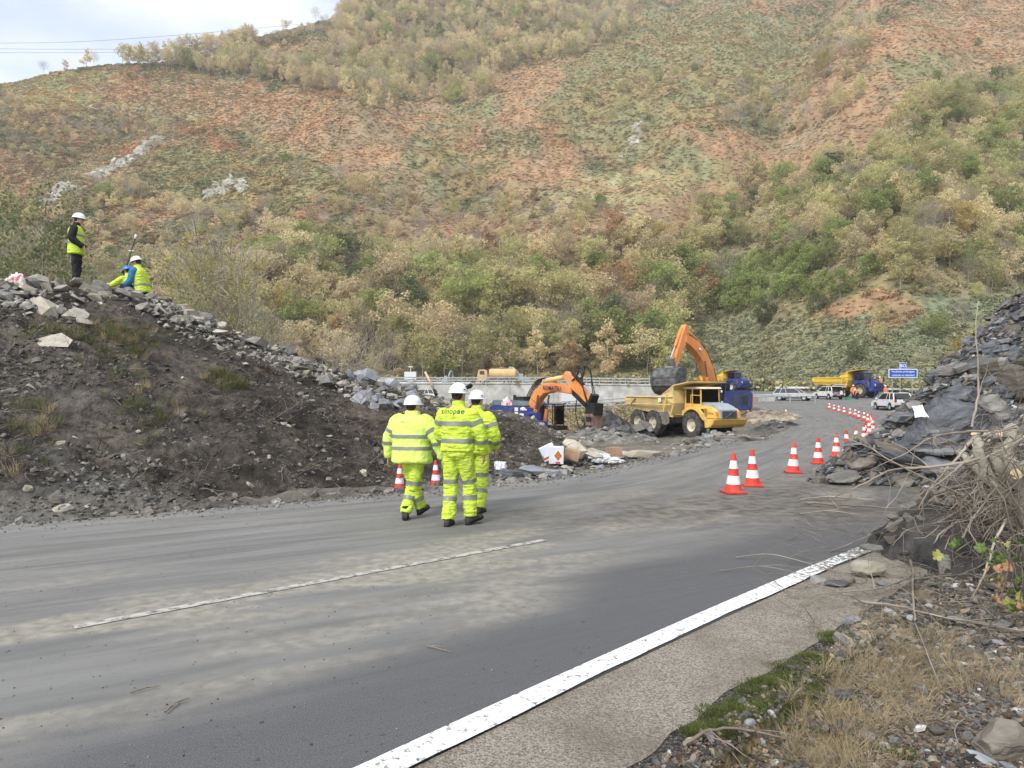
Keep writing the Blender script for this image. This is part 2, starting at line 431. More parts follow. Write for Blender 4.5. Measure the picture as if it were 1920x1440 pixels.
ribbon("edge_line", offs(seg, -.085), offs(seg, .085), 4, .012, paint("white_line_paint", (.82, .83, .83), .515, .64, 26), "solid white worn line along the road edge", jit=.03)
cd = np.linspace(0, 1, 30)[:, None]; dash = np.array([[-3.25, 5.22]]) * (1 - cd) + np.array([[.376, 8.28]]) * cd
ribbon("centre_line", offs(dash, -.05), offs(dash, .05), 3, .006, paint("faded_line_paint", (.44, .43, .39), .45, .62, 9, 0.0), "faded white dash in the middle of the muddy road", jit=.02)
m_gravel = mat("shoulder_aggregate", (.21, .185, .15), (.56, .505, .43), scale=80, rough=.95, bump=1.0, bscale=90, detail=3, lo=.34, hi=.62, dirt=((.22, .185, .14), 1.6, .42, .7, .7))
def fine(C): return catmull([tuple(p) for p in C[12:i1 + 22]], 9)
ribbon("shoulder", fine(CR), fine(offs(CR, .70)), 8, -.005, m_gravel, "strip of pale exposed aggregate beside the white edge line", jit=.10)
m_edge = mat("dark_shoulder_edge", (.035, .032, .028), (.20, .185, .16), scale=60, rough=1, bump=1.0, bscale=60, detail=3, lo=.42, hi=.68)
ribbon("shoulder_edge", fine(offs(CR, .45)), fine(offs(CR, .98)), 6, -.010, m_edge, "crumbling dark edge of the gravel shoulder", jit=.16)

# ---------------------------------------------------------------- hillside
_U = np.array([-500, 0, 100, 180, 300, 460, 560, 620, 660, 2500])
_V = np.array([190, 158, 136, 122, 116, 74, 52, 36, 6, 6])
SL = .78
def hill_par(u):
    y0 = np.interp(u, [-500, 1150, 1300, 1420, 1700, 2000, 2500], [146, 146, 138, 126, 112, 112, 112])
    z0 = np.interp(u, [-500, 1150, 1420, 1700, 2500], [3.0, 3.0, 1.7, 1.3, 1.3])
    k = (HZ - np.interp(u, _U, _V)) / F
    R = (SL * y0 - z0 + 1.75) / (SL - k)
    R = np.where(u > 640, np.interp(u, [640, 760, 2500], [R.max() if np.ndim(R) else 480, 560, 600]), R)
    R = np.minimum(R, 600)
    return y0, z0, R
def hz(t, y):
    u = 960 + t * F
    y0, z0, R = hill_par(u)
    x = t * y
    s = SL * np.where(u > 1300, 1 + .0 * u, 1)
    z = z0 + s * np.maximum(y - y0, -6)
    # gentler bench at the lower right, made up for above
    g = np.clip((u - 1300) / 120, 0, 1)
    z -= g * 7.0 * np.exp(-((y - y0 - 22) / 16.0) ** 2)
    d = np.clip((y - y0) / 30, 0, 1) * np.clip((R - y) / 60, .12, 1)
    z = z + d * (fbm(x / 55, y / 55, 21, 3) * 17 + fbm(x / 14, y / 14, 22, 3) * 3.4)
    ug = np.interp(y, [150, 200, 260, 330, 420, 560], [1330, 1390, 1440, 1470, 1530, 1640])   # gully
    dx = (u - ug) / F * y
    z -= d * 11 * np.exp(-(dx / 20) ** 2)
    z += d * 9 * np.exp(-((dx - 50) / 34) ** 2)
    ug2 = np.interp(y, [150, 250, 350, 450], [700, 820, 960, 1120]); dx = (u - ug2) / F * y
    z -= d * 6 * np.exp(-(dx / 22) ** 2)
    over = np.maximum(y - R, 0)
    z -= over * (SL + .25) + 0.004 * over ** 2
    z += fbm(x / 3.2, y / 3.2, 31, 3) * .9
    return z
def hxy(x, y): return hz(x / y, y)
def proj(x, y, z): return 960 + F * x / y, HZ - F * (z - EYE) / y

T_ = np.linspace(-1.25, 1.25, 760)
Sy = np.linspace(0, 1, 430)
TT, SS = np.meshgrid(T_, Sy)
UU = 960 + TT * F
_y0, _z0, _R = hill_par(UU)
YY = (_y0 - 5) + SS * (_R + 60 - _y0 + 5)
ZZ = hz(TT, YY)
RUST, HEATH, YELL, SCRUB, FLOOR, SLOPE, BROWN = [np.array(c) for c in ((.39,.275,.165), (.29,.265,.14), (.385,.345,.185), (.36,.30,.19), (.285,.265,.15), (.24,.255,.155), (.35,.255,.165))]
REG = [
 (FLOOR, [(420,560),(560,500),(800,500),(1100,480),(1300,440),(1920,420),(1920,800),(0,800),(0,640)]),
 (YELL, [(0,140),(200,140),(340,185),(300,210),(100,205),(0,200)]), (YELL, [(470,245),(570,255),(600,290),(500,290)]), (YELL, [(180,185),(300,170),(420,200),(420,235),(260,215)]),
 (RUST, [(110,160),(330,145),(560,170),(720,225),(860,215),(880,240),(790,290),(720,345),(620,330),(540,280),(480,245),(380,225),(230,190)]),
 (RUST, [(640,200),(760,190),(930,140),(1080,110),(1130,80),(1180,90),(1060,150),(1030,230),(900,245),(760,260)]),
 (HEATH, [(290,270),(560,285),(640,330),(640,370),(460,400),(280,350)]),
 (HEATH, [(1030,150),(1200,10),(1500,30),(1530,140),(1440,200),(1330,230),(1180,250),(1000,230)]),
 (HEATH, [(1050,225),(1290,250),(1350,330),(1260,330),(1130,290),(1030,260)]),
 (HEATH, [(860,180),(960,160),(900,240),(800,310),(740,300)]),
 (RUST, [(1490,180),(1560,95),(1700,35),(1930,-10),(1930,130),(1800,175),(1700,220),(1620,290),(1500,325),(1460,270)]),
 (RUST, [(1270,235),(1380,255),(1460,290),(1440,345),(1350,405),(1250,440),(1150,445),(1050,425),(1100,400),(1240,380),(1310,330)]),
 (YELL, [(1060,330),(1180,320),(1330,330),(1290,370),(1180,390),(1040,380)]), (HEATH, [(1300,310),(1370,300),(1380,345),(1310,350)]),
 (RUST, [(940,300),(1060,280),(1090,330),(1000,350),(920,330)]), (HEATH, [(780,300),(930,270),(960,320),(820,350)]),
 (BROWN, [(650,380),(860,390),(1020,420),(1120,470),(1050,500),(860,470),(680,470)]), (RUST, [(640,460),(820,440),(900,490),(700,505)]),
 (RUST, [(230,390),(330,375),(360,410),(260,430)]), (RUST, [(1000,140),(1060,120),(1060,180),(1010,180)]),
 (HEATH, [(1640,110),(1770,100),(1780,140),(1690,150)]), (HEATH, [(800,470),(900,465),(920,510),(780,510)]),
 (SLOPE, [(1290,590),(1540,600),(1760,560),(1930,540),(1930,800),(1290,800)]), (RUST, [(1540,585),(1650,550),(1710,570),(1690,602),(1560,605)]),
]
def hill_color(x, y, z):
    u, v = proj(x, y, z)
    ju = u + fbm(x / 7, y / 7, 41, 4) * 46 + vn(x / 1.1, y / 1.1, 47) * 26; jv = v + fbm(x / 7, y / 7, 45, 4) * 24 + vn(x / 1.1, y / 1.1, 48) * 12
    n = np.clip(fbm(x / 18, y / 18, 51, 4) * 1.3 + .5, 0, 1)
    c = SCRUB[None] * (1 - n[:, None]) + np.array([.17, .175, .085])[None] * n[:, None]
    rr = (fbm(x / 16, y / 16, 71, 4) > .2) & (v < 500)
    c[rr] = RUST * .9
    for k, p in REG:
        q = inpoly(ju, jv, p); c[q] = k[None]
    mo = np.clip(fbm(x / 5, y / 5, 78, 4) * 1.8, 0, .42)[:, None] * (v < 470)[:, None]
    c = c * (1 - mo) + (RUST * 1.0)[None] * mo
    f = np.clip(fbm(x / 2.6, y / 2.6, 61, 4) * 1.5 + .5, 0, 1)[:, None]
    g = np.clip(fbm(x / 9, y / 9, 66, 3) * 1.6, -.5, .5)[:, None]
    c = c * (.80 + .38 * f)
    c = c * (1 + g * np.array([.16, -.02, -.08])[None])
    return np.clip(c, 0.01, 1)
HX = (TT * YY).ravel(); HY = YY.ravel(); HZZ = ZZ.ravel()
m_hill = mat("hillside_cover", (.58,.58,.58), (.95,.94,.92), scale=.9, rough=1, bump=1.0, bscale=1.3, attr="Col", detail=12, lo=.33, hi=.67)
hme = mesh_np("hillside", np.stack([HX, HY, HZZ], -1), grid_faces(*TT.shape), m_hill, True, cols=hill_color(HX, HY, HZZ))
tag(obj("hillside", hme), "steep autumn hillside of rust bracken, heather and woodland", None, None, "structure")
# ---------------------------------------------------------------- vegetation
def tubes(paths, nseg=5):
    """paths: list of (points, radii) -> V,F"""
    V, Fc = [], []
    for pts, rad in paths:
        pts = [Vector(p) for p in pts]; base = len(V); n = len(pts)
        a = None
        for i, p in enumerate(pts):
            d = (pts[min(i + 1, n - 1)] - pts[max(i - 1, 0)]).normalized()
            if a is None:
                a = d.orthogonal().normalized()
            else:
                a = (a - d * a.dot(d))
                a = a.normalized() if a.length > 1e-6 else d.orthogonal().normalized()
            b = d.cross(a); r = rad[i]
            for k in range(nseg):
                th = 2 * PI * k / nseg; V.append(p + a * (math.cos(th) * r) + b * (math.sin(th) * r))
        for i in range(n - 1):
            for k in range(nseg):
                k2 = (k + 1) % nseg
                Fc.append((base + i * nseg + k, base + i * nseg + k2, base + (i + 1) * nseg + k2, base + (i + 1) * nseg + k))
    return np.array([tuple(v) for v in V]), np.array(Fc)

def cards(C, size, rng, up=0.3, aspect=0.7):
    """random quads of leaf clumps around points C (n,3)"""
    n = len(C)
    nrm = rng.normal(size=(n, 3)); nrm[:, 2] = np.abs(nrm[:, 2]) + up; nrm /= np.linalg.norm(nrm, axis=1)[:, None]
    a = rng.normal(size=(n, 3)); a -= nrm * (a * nrm).sum(1)[:, None]; a /= np.linalg.norm(a, axis=1)[:, None]
    b = np.cross(nrm, a); s = (size * rng.uniform(.5, 1.3, n))[:, None]
    V = np.stack([C - a * s, C - b * s * aspect, C + a * s, C + b * s * aspect], 1).reshape(-1, 3)
    return V, np.arange(4 * n).reshape(n, 4)

def tree_variant(seed, kind, H, W, leafy, n_leaf, leaf, trunk_frac=.35):
    rng = np.random.default_rng(seed); rr = random.Random(seed)
    paths = []; ends = []
    stems = 1 if kind != 'multi' else 4
    for s in range(stems):
        bx, by = (rr.uniform(-.5, .5), rr.uniform(-.5, .5)) if stems > 1 else (0, 0)
        lean = Vector((rr.uniform(-.09, .09), rr.uniform(-.09, .09), 1)) if stems == 1 else Vector((bx * .4, by * .4, 1))
        tr = [Vector((bx, by, -0.6))]
        for i in range(1, 8):
            q = tr[-1] + lean * (H / 7.2) + Vector((rr.uniform(-.03, .03), rr.uniform(-.03, .03), 0)) * H * .5
            tr.append(q)
        r0 = H * .013 / (stems ** .4)
        paths.append((tr, [r0 * (1 - .9 * i / 7) + .01 for i in range(8)]))
        nb = rr.randint(11, 15) // (1 if stems == 1 else 2)
        for b in range(nb):
            f = trunk_frac + (1 - trunk_frac) * (b + rr.random()) / nb * .97
            i = min(int(f * 7), 6); base = tr[i].lerp(tr[i + 1], f * 7 - i)
            az = b * 2.4 + rr.uniform(-.5, .5)
            shape = math.sin(min(1, (1 - f) / (1 - trunk_frac) * 1.1 + .12) * PI * .62) if kind != 'cone' else (1 - f) / (1 - trunk_frac) + .1
            ln = W * .5 * max(shape, .22) * rr.uniform(.75, 1.12) / (1 if stems == 1 else 1.4)
            rise = rr.uniform(.25, .75)
            mid = base + Vector((math.cos(az) * ln * .5, math.sin(az) * ln * .5, ln * rise * .55))
            end = base + Vector((math.cos(az) * ln, math.sin(az) * ln, ln * rise))
            paths.append(([base, mid, end], [r0 * .42 * (1.1 - f) + .012, r0 * .25 * (1.1 - f) + .01, .008]))
            ends += [(mid, ln * .42), (end, ln * .46), (base.lerp(end, .72) + Vector((0, 0, ln * .2)), ln * .42)]
        ends.append((tr[-1], W * .16)); ends.append((tr[-2], W * .2))
    tv, tf = tubes(paths, 5)
    tm = mesh_np("trunk", tv, tf, None, True)
    # foliage
    w = np.array([e[1] ** 2 + .02 for e in ends]); w /= w.sum()
    w = w * rng.uniform(.15, 2.2, len(w)); w /= w.sum()
    ids = rng.choice(len(ends), n_leaf, p=w)
    C = np.array([tuple(ends[i][0]) for i in ids]); R = np.array([max(ends[i][1], .25) for i in ids])
    d = rng.normal(size=(n_leaf, 3)); d /= np.linalg.norm(d, axis=1)[:, None]
    C = C + d * (R * rng.uniform(.35, 1.0, n_leaf) ** .6)[:, None] * np.array([1, 1, .72])
    if leafy:
        V, Fc = cards(C, leaf, rng)
    else:   # bare crown: fine twigs
        dirn = d * .6 + np.array([0, 0, .55]); dirn /= np.linalg.norm(dirn, axis=1)[:, None]
        a = np.cross(dirn, rng.normal(size=(n_leaf, 3))); a /= np.linalg.norm(a, axis=1)[:, None]
        ln = (leaf * rng.uniform(1.2, 3.4, n_leaf))[:, None]; wd = .016 * H / 9
        V = np.stack([C - a * wd, C + a * wd, C + a * wd * .3 + dirn * ln, C - a * wd * .3 + dirn * ln], 1).reshape(-1, 3)
        Fc = np.arange(4 * n_leaf).reshape(-1, 4)
    cm = mesh_np("crown", V, Fc, None, False)
    return tm, cm

m_bark = mat("grey_bark", (.20, .18, .155), (.40, .375, .335), scale=9, rough=.95, rand=.2)
m_birch = mat("pale_birch_bark", (.42, .40, .36), (.6, .58, .54), scale=6, rough=.9)
def leafmat(name, a, b, hue=.012, rand=.26): return mat(name, a, b, scale=1.0, rough=.75, rand=rand, hue=hue, trans=.46, spec=.15, detail=3, lo=.38, hi=.62)
SP = {
 'tan': ("ochre tan", "oak", leafmat("tan_leaves", (.52, .44, .26), (.74, .64, .41))),
 'olive': ("olive green", "tree", leafmat("olive_leaves", (.41, .39, .185), (.61, .56, .29))),
 'green': ("fresh green", "tree", leafmat("green_leaves", (.25, .31, .115), (.45, .49, .19))),
 'dark': ("dark green", "tree", leafmat("dark_green_leaves", (.13, .16, .075), (.25, .28, .14))),
 'rust': ("rust brown", "tree", leafmat("rust_leaves", (.38, .24, .14), (.54, .36, .21))),
 'bare': ("bare grey brown", "tree", leafmat("bare_twigs", (.36, .31, .26), (.50, .44, .37), .005)),
 'gold': ("pale yellow", "tree", leafmat("yellow_leaves", (.44, .37, .13), (.60, .52, .22))),
}
VAR = {}
for k, sp in enumerate(SP):
    VAR[sp] = []
    for j in range(4):
        if sp == 'bare': t, c = tree_variant(100 * k + j, 'multi' if j == 3 else 'std', 9, 6.5 + j * .5, False, 900, .55, .3)
        elif sp in ('green', 'dark'): t, c = tree_variant(100 * k + j, 'std', 8, 8.0 - .5 * j, True, 2900, .21, .12)
        else: t, c = tree_variant(100 * k + j, ('std', 'cone', 'multi', 'std')[j], 9, (6.0, 5.2, 6.6, 7.6)[j], True, 2000, .19, (.3, .2, .12, .34)[j])
        t.materials.append(m_bark); c.materials.append(SP[sp][2]); VAR[sp].append((t, c))
VAR['birch'] = []
for j in range(3):
    t, c = tree_variant(700 + j, 'multi', 9, 4.6 + j * .5, True, 5200, .062, .16)
    t2, c2 = tree_variant(700 + j, 'multi', 9, 4.6 + j * .5, False, 900, .30, .16)
    bm = bmesh.new(); bm.from_mesh(t); bm.from_mesh(c2); me = bpy.data.meshes.new("trunk"); bm.to_mesh(me); bm.free(); me.materials.append(m_bark)
    c.materials.append(SP['gold'][2] if j == 0 else SP['olive'][2]); VAR['birch'].append((me, c))
VAR['thicket'] = []
for j in range(3):
    t, c = tree_variant(750 + j, 'multi', 9, 5.6, True, 7000, .075, .08)
    c.materials.append(SP['dark'][2] if j < 2 else SP['green'][2]); t.materials.append(m_bark); VAR['thicket'].append((t, c))
SP['birch'] = ("sparse yellow leaved", "birch", None); SP['thicket'] = ("dark leafy", "thicket tree", None)
# joined (trunk + crown) versions for the uncounted far trees
def joined(t, c):
    bm = bmesh.new(); bm.from_mesh(t); n0 = len(bm.faces)
    bm.from_mesh(c)
    for i, f in enumerate(bm.faces): f.material_index = 0 if i < n0 else 1
    me = bpy.data.meshes.new("tree_whole"); bm.to_mesh(me); bm.free()
    me.materials.append(t.materials[0]); me.materials.append(c.materials[0]); return me
WHOLE = []; WIDX = {}
for sp in list(SP)[:7]:
    for j in range(4): WIDX[(sp, j)] = len(WHOLE); WHOLE.append(joined(*VAR[sp][j]))

# forest stands: polygon in view, spacing density per 100 m2, size range, species mix
STANDS = [
 ("the upper wood", [(185,118),(300,84),(430,66),(475,84),(480,120),(560,125),(620,100),(640,30),(700,-20),(1180,-20),(1190,60),(1090,105),(960,130),(900,205),(760,190),(730,225),(690,215),(640,185),(540,165),(400,145),(300,130)], 3.6, (8.5, 13), dict(tan=.62, olive=.2, bare=.14, green=.03, dark=.01)),
 ("the far left scrub", [(-60,165),(100,205),(330,215),(330,260),(180,270),(90,330),(-60,330)], 4.2, (3, 5.2), dict(tan=.45, bare=.3, olive=.25)),
 ("the outcrop scrub", [(-60,400),(80,380),(230,350),(330,395),(540,400),(660,370),(660,560),(-60,560)], 3.4, (3.2, 7), dict(tan=.5, bare=.2, olive=.2, rust=.06, green=.04)),
 ("the middle thicket", [(640,350),(860,330),(1000,380),(1120,390),(1250,440),(1300,470),(1180,500),(640,500)], 3.6, (3.5, 7.5), dict(bare=.36, tan=.3, olive=.26, green=.05, rust=.03)),
 ("the valley wood", [(430,560),(520,480),(640,500),(900,505),(1200,460),(1360,470),(1360,560),(1280,640),(1260,724),(1180,722),(-60,722),(-60,560)], 4.8, (8.5, 15), dict(tan=.46, olive=.22, green=.09, bare=.13, rust=.05, gold=.04, dark=.03)),
 ("the green copse", [(1290,570),(1300,500),(1420,490),(1620,500),(1640,545),(1560,560),(1480,590),(1380,600)], 4.8, (5.0, 8.0), dict(green=1.0)),
 ("the right wood", [(1240,470),(1340,400),(1400,330),(1500,335),(1640,290),(1700,215),(1800,180),(1940,140),(1960,560),(1760,560),(1640,540),(1540,490),(1300,490)], 5.2, (6.5, 11), dict(tan=.34, olive=.34, green=.16, bare=.12, dark=.03, gold=.01)),
 ("the gully", [(1360,240),(1400,150),(1460,190),(1520,160),(1560,60),(1600,30),(1640,70),(1620,150),(1640,180),(1560,230),(1500,270),(1440,255)], 2.4, (6, 10), dict(olive=.4, tan=.3, bare=.3)),
 ("the upper heath", [(1000,230),(1100,170),(1330,130),(1370,200),(1250,240),(1230,300),(1100,290)], .8, (4, 8), dict(olive=.45, tan=.3, bare=.25)),
 ("the open heath", [(900,0),(1900,0),(1900,400),(1000,400),(700,340),(300,300),(100,200)], .16, (2.5, 5.5), dict(olive=.3, tan=.4, bare=.2, green=.1)),
 ("the skyline ridge", [(500,70),(640,20),(640,60),(500,100)], 1.2, (4, 7), dict(tan=.4, bare=.6)),
 ("the sign thicket", [(1640,560),(1940,500),(1940,700),(1700,700),(1600,640)], 2.0, (3, 5.5), dict(green=.3, olive=.3, bare=.2, dark=.2)),
]
rng = np.random.default_rng(5)
trees = []
for si, (nm, poly, dens, (h0, h1), mixd) in enumerate(STANDS):
    us = [p[0] for p in poly]; vsx = [p[1] for p in poly]
    n = 60000
    u = rng.uniform(min(us), max(us), n); t = (u - 960) / F
    y0, z0, R = hill_par(u)
    y = np.sqrt(rng.uniform(y0 ** 2, (R + 12) ** 2))
    x = t * y; z = hz(t, y); uu, vv = proj(x, y, z)
    ok = inpoly(uu, vv, poly) & (y < R + 10)
    # expected count: area of the sampled wedge * dens
    wedge = ((max(us) - min(us)) / F) * (np.mean(R + 12) ** 2 - np.mean(y0) ** 2) / 2
    keep = int(wedge * dens / 100 * ok.mean())
    idx = np.where(ok)[0][:keep * 3]
    cell = {}
    md = 10 / math.sqrt(max(dens, .05)) * .62
    cnt = 0; names = list(mixd); pr = np.array([mixd[k] for k in names]); pr /= pr.sum()
    for i in idx:
        if cnt >= keep: break
        cx, cy = int(x[i] // md), int(y[i] // md)
        if any((x[i] - a) ** 2 + (y[i] - b) ** 2 < md * md for dx in (-1, 0, 1) for dy in (-1, 0, 1) for a, b in cell.get((cx + dx, cy + dy), ())): continue
        cell.setdefault((cx, cy), []).append((x[i], y[i])); cnt += 1
        # species patches
        q = (rng.random() * .55 + .45 * (vn(x[i] / 16, y[i] / 16, 90 + si) + .5)); q = min(max(q, 0), .999)
        cs = np.cumsum(pr); k = int(np.searchsorted(cs, rng.random() * .5 + q * .5)) if rng.random() < .5 else int(np.searchsorted(cs, rng.random()))
        sp = names[min(k, len(names) - 1)]
        trees.append([x[i], y[i], z[i] - .2, rng.uniform(h0, h1), sp, si, rng.integers(0, 4)])
# a few single trees the photograph shows plainly: (u, v_base, height m, species)
def ray_hill(u, v):
    t = (u - 960) / F; y0, z0, R = hill_par(np.array([u])); ys = np.linspace(y0[0], R[0] + 8, 2500)
    zz = hz(np.full(ys.shape, t), ys); vv = HZ - F * (zz - EYE) / ys
    k = np.argmax(vv <= v) if (vv <= v).any() else int(np.argmin(vv))
    return np.array([t * ys[k], ys[k], zz[k]])
SPECIAL = [(82,136,7,'bare'),(125,128,6,'tan'),(162,122,11,'tan'),(176,121,8,'bare'),(592,38,10,'bare'),(645,10,9,'tan'),(555,352,9.5,'bare'),(638,352,8.5,'bare'),
 (1545,150,13,'gold'),(1435,612,7,'dark'),(1575,565,7.5,'green'),(1600,682,5,'dark'),(1530,590,5,'dark'),(925,718,8.5,'rust'),(830,716,7,'green'),(1075,712,9,'rust'),(700,712,6,'gold'),(1500,510,9,'green'),(1480,560,8,'green'),(1395,570,9,'green'),(1340,585,8,'green')]
for u, v, h, sp in SPECIAL:
    p = ray_hill(u, v); trees.append([p[0], p[1], p[2] - .2, h, sp, 99, rng.integers(0, 3)])
print("trees:", len(trees))

# near trees left of centre behind the earth bank (no ridge maths: they stand on the valley floor)
NEARTREES = [(30,28,11.0,'thicket',0),(-10,32,12.5,'thicket',1),(72,31,9.6,'birch',2),(8,24,4.6,'thicket',2),(52,36,9.5,'thicket',0),(112,34,8.4,'bare',3),(160,30,5.6,'bare',0),(178,27,5.4,'birch',1),(210,29,5.6,'bare',3),(232,31,6.2,'birch',2),
 (312,38,7.6,'thicket',1),(352,44,8.4,'bare',3),(372,40,11.2,'birch',0),(405,37,11.8,'birch',0),(440,39,11.6,'birch',1),(478,41,11.0,'birch',0),(395,33,8.2,'birch',2),(520,48,8.0,'birch',1),(455,36,7.6,'bare',3),(350,36,7.4,'birch',1),
 (650,50,8.2,'bare',1),(595,58,5.6,'thicket',2),(555,64,7.5,'birch',0),(700,74,5.5,'olive',1),(275,52,8.8,'birch',1),(235,50,8.2,'olive',1),(140,50,9.2,'bare',1),(95,46,10.8,'birch',2),(30,44,12.6,'bare',2),(250,66,8.5,'tan',3),(185,70,9.5,'bare',0),
 (500,84,8.5,'tan',0),(575,88,6.5,'tan',1),(640,92,6.5,'olive',2),(725,94,5,'tan',0),(330,84,10.6,'olive',2),(400,80,10.6,'tan',3),(455,90,9.2,'bare',0),(90,79,13.5,'tan',2),(10,70,13,'olive',3),(160,88,12.5,'tan',1),(245,96,11.5,'olive',0)]
ntr = []
for u, D, h, sp, j in NEARTREES:
    x = (u - 960) * D / F; z = float(gz(x, D)); ntr.append([x, D, z - .1, h, sp, 98, j])

LAND = [(30,"striped bag"),(145,"standing man"),(255,"kneeling men"),(400,"pale birch clump"),(520,"bank crest"),(650,"lone pale trunk"),(770,"left worker"),(870,"middle worker"),(950,"tan tanker lorry"),(1080,"breaker excavator"),(1180,"dark rock heap"),(1270,"big bucket"),(1330,"yellow dump truck"),(1400,"distant dump truck"),(1495,"silver car"),(1570,"open car boot"),(1640,"parked dump truck"),(1690,"blue road sign"),(1790,"slate heap"),(1890,"brush pile")]
BELT = {98: "behind the earth bank", 99: "alone on the slope"}
for si, s in enumerate(STANDS): BELT[si] = "in " + s[0]
def appar(t): return t[3] / t[1]
def frame(t):
    u, v = proj(t[0], t[1], t[2] + t[3] * .6); return -10 < u < 1930 and -10 < v < 760 and not (u < 600 and v > 560)
trees.sort(key=lambda t: -appar(t))
vis = [t for t in trees if frame(t)]; hid = [t for t in trees if not frame(t)]
indiv = [t for t in trees if t[5] == 99] + [t for t in vis if t[5] != 99][: 292 - len(ntr) - sum(1 for t in trees if t[5] == 99)]
ids = set(id(t) for t in indiv)
mass = [t for t in trees if id(t) not in ids]
used = {}
GRP = {}
def place_tree(t):
    x, y, z, h, sp, si, j = t
    u, v = proj(x, y, z + h * .5)
    near = min(LAND, key=lambda q: abs(q[0] - u))
    where = "left of" if u < near[0] - 14 else "right of" if u > near[0] + 14 else "above"
    rel = "small" if h < 5 else "tall" if h > 9.5 else "middling"
    if si == 98: rel = "slender" if h > 6 else "low"
    lab = "%s %s %s %s, %s %s" % (rel, SP[sp][0], SP[sp][1], BELT[si], where, near[1])
    kindn = {'tan': 'oak_tree', 'bare': 'bare_tree', 'gold': 'birch_tree', 'birch': 'birch_tree'}.get(sp, 'leafy_tree')
    rz = random.uniform(0, 6.28)
    e = empty(kindn, (x, y, z), rz, None, "tree", "trees " + BELT[si])
    tm, cm = VAR[sp][j]
    base = 8.0 if sp in ('green', 'dark') else 9.0
    s = h / (base * 1.04); wf = random.uniform(.74, 1.02)
    wf *= .82 if si == 0 else 1
    e.scale = (s * wf, s * wf, s)
    obj("trunk", tm, e); obj("crown", cm, e)
    used.setdefault(lab, []).append((v, e))
for t in indiv + ntr: place_tree(t)
ORD = ["topmost", "second topmost", "third topmost", "fourth topmost", "fifth topmost", "sixth topmost", "seventh topmost", "eighth topmost"]
for lab, L_ in used.items():
    L_.sort(key=lambda q: q[0])
    for k, (v, e) in enumerate(L_):
        if len(L_) == 1: e["label"] = lab; continue
        else: e["label"] = ORD[min(k, 7)] + " " + lab
scatter("woodland", [t[:3] for t in mass], [(0, 0, random.uniform(0, 6.28)) for t in mass],
        [np.array((random.uniform(.72, 1.05) * (.80 if t[5] == 0 else 1),) * 2 + (1,)) * t[3] / (8.4 if t[4] in ('green', 'dark') else 9.4) for t in mass], [WIDX[(t[4], int(t[6]))] for t in mass], WHOLE,
        label="far woodland of tan and olive trees covering the hillside")

# ground cover: bracken, heather and low scrub, too much to count
def clump(seed, n, r, h, leaf, up):
    g = np.random.default_rng(seed); d = g.normal(size=(n, 3)); d[:, 2] = np.abs(d[:, 2]); d /= np.linalg.norm(d, axis=1)[:, None]
    C = d * np.array([r, r, h]) * g.uniform(.45, 1, n)[:, None]
    return mesh_np("clump", *cards(C, leaf, g, up))
m_cover = mat("low_cover", (.9, .9, .9), (1.25, 1.2, 1.15), scale=2, rough=.9, attr="tint", inst=True, rand=.22, trans=.15, detail=2)
cl = [clump(s, 34, .62, .5, .2, .4) for s in range(4)] + [clump(s + 9, 70, .9, 1.15, .21, .2) for s in range(3)]
for m_ in cl: m_.materials.append(m_cover)
n = 190000
u = rng.uniform(-60, 1980, n); t = (u - 960) / F; y0, z0, R = hill_par(u)
y = np.sqrt(rng.uniform(y0 ** 2, (R + 6) ** 2)); x = t * y; z = hz(t, y)
uu, vv = proj(x, y, z); ok = (vv > -30) & (vv < 745); x, y, z = x[ok], y[ok], z[ok]; n = len(x)
c = hill_color(x, y, z) * rng.uniform(1.15, 1.5, (n, 1))
inreg = np.zeros(n, bool)
for _k, _p in REG:
    if _k is RUST or _k is YELL: inreg |= inpoly(uu[ok], vv[ok], _p)
big = rng.random(n) < np.where(inpoly(uu[ok], vv[ok], REG[0][1]), .30, np.where(inreg, .02, .10))
rot = np.stack([rng.uniform(-.2, .2, n) + .3, np.zeros(n), rng.uniform(-.5, .5, n)], 1)
scatter("bracken_and_heather", np.stack([x, y, z], 1), rot, rng.uniform(.55, 1.15, n)[:, None] * np.stack([np.ones(n), np.ones(n), np.where(inreg, .55, .9)], 1), np.where(big, rng.integers(4, 7, n), rng.integers(0, 4, n)), cl, tint=np.clip(c * np.where(big, .8, 1.0)[:, None], 0, 1),
        label="low bracken, heather and scrub covering the open hillside")
# brush on the valley floor before the wall
n = 9000
x = rng.uniform(-75, 24, n); y = rng.uniform(26, 112, n)
bk = (x / y < (640 - 960) / F) | ((y > 62) & (x < 17))
bk &= ~inpoly(x, y, ROADPOLY) & ((y > 34) | (x < -14))
x, y = x[bk], y[bk]; n = len(x); z = gz(x, y)
cc = np.where(rng.random((n, 1)) < .5, np.array([[.34, .28, .18]]), np.array([[.29, .27, .14]])) * rng.uniform(.7, 1.4, (n, 1))
scatter("valley_brush", np.stack([x, y, z], 1), np.stack([np.zeros(n), np.zeros(n), rng.uniform(0, 6, n)], 1), rng.uniform(.3, .75, n) * (.35 + y / 130), rng.integers(4, 7, n), cl, tint=cc, label="low brown and green brush on the valley floor")
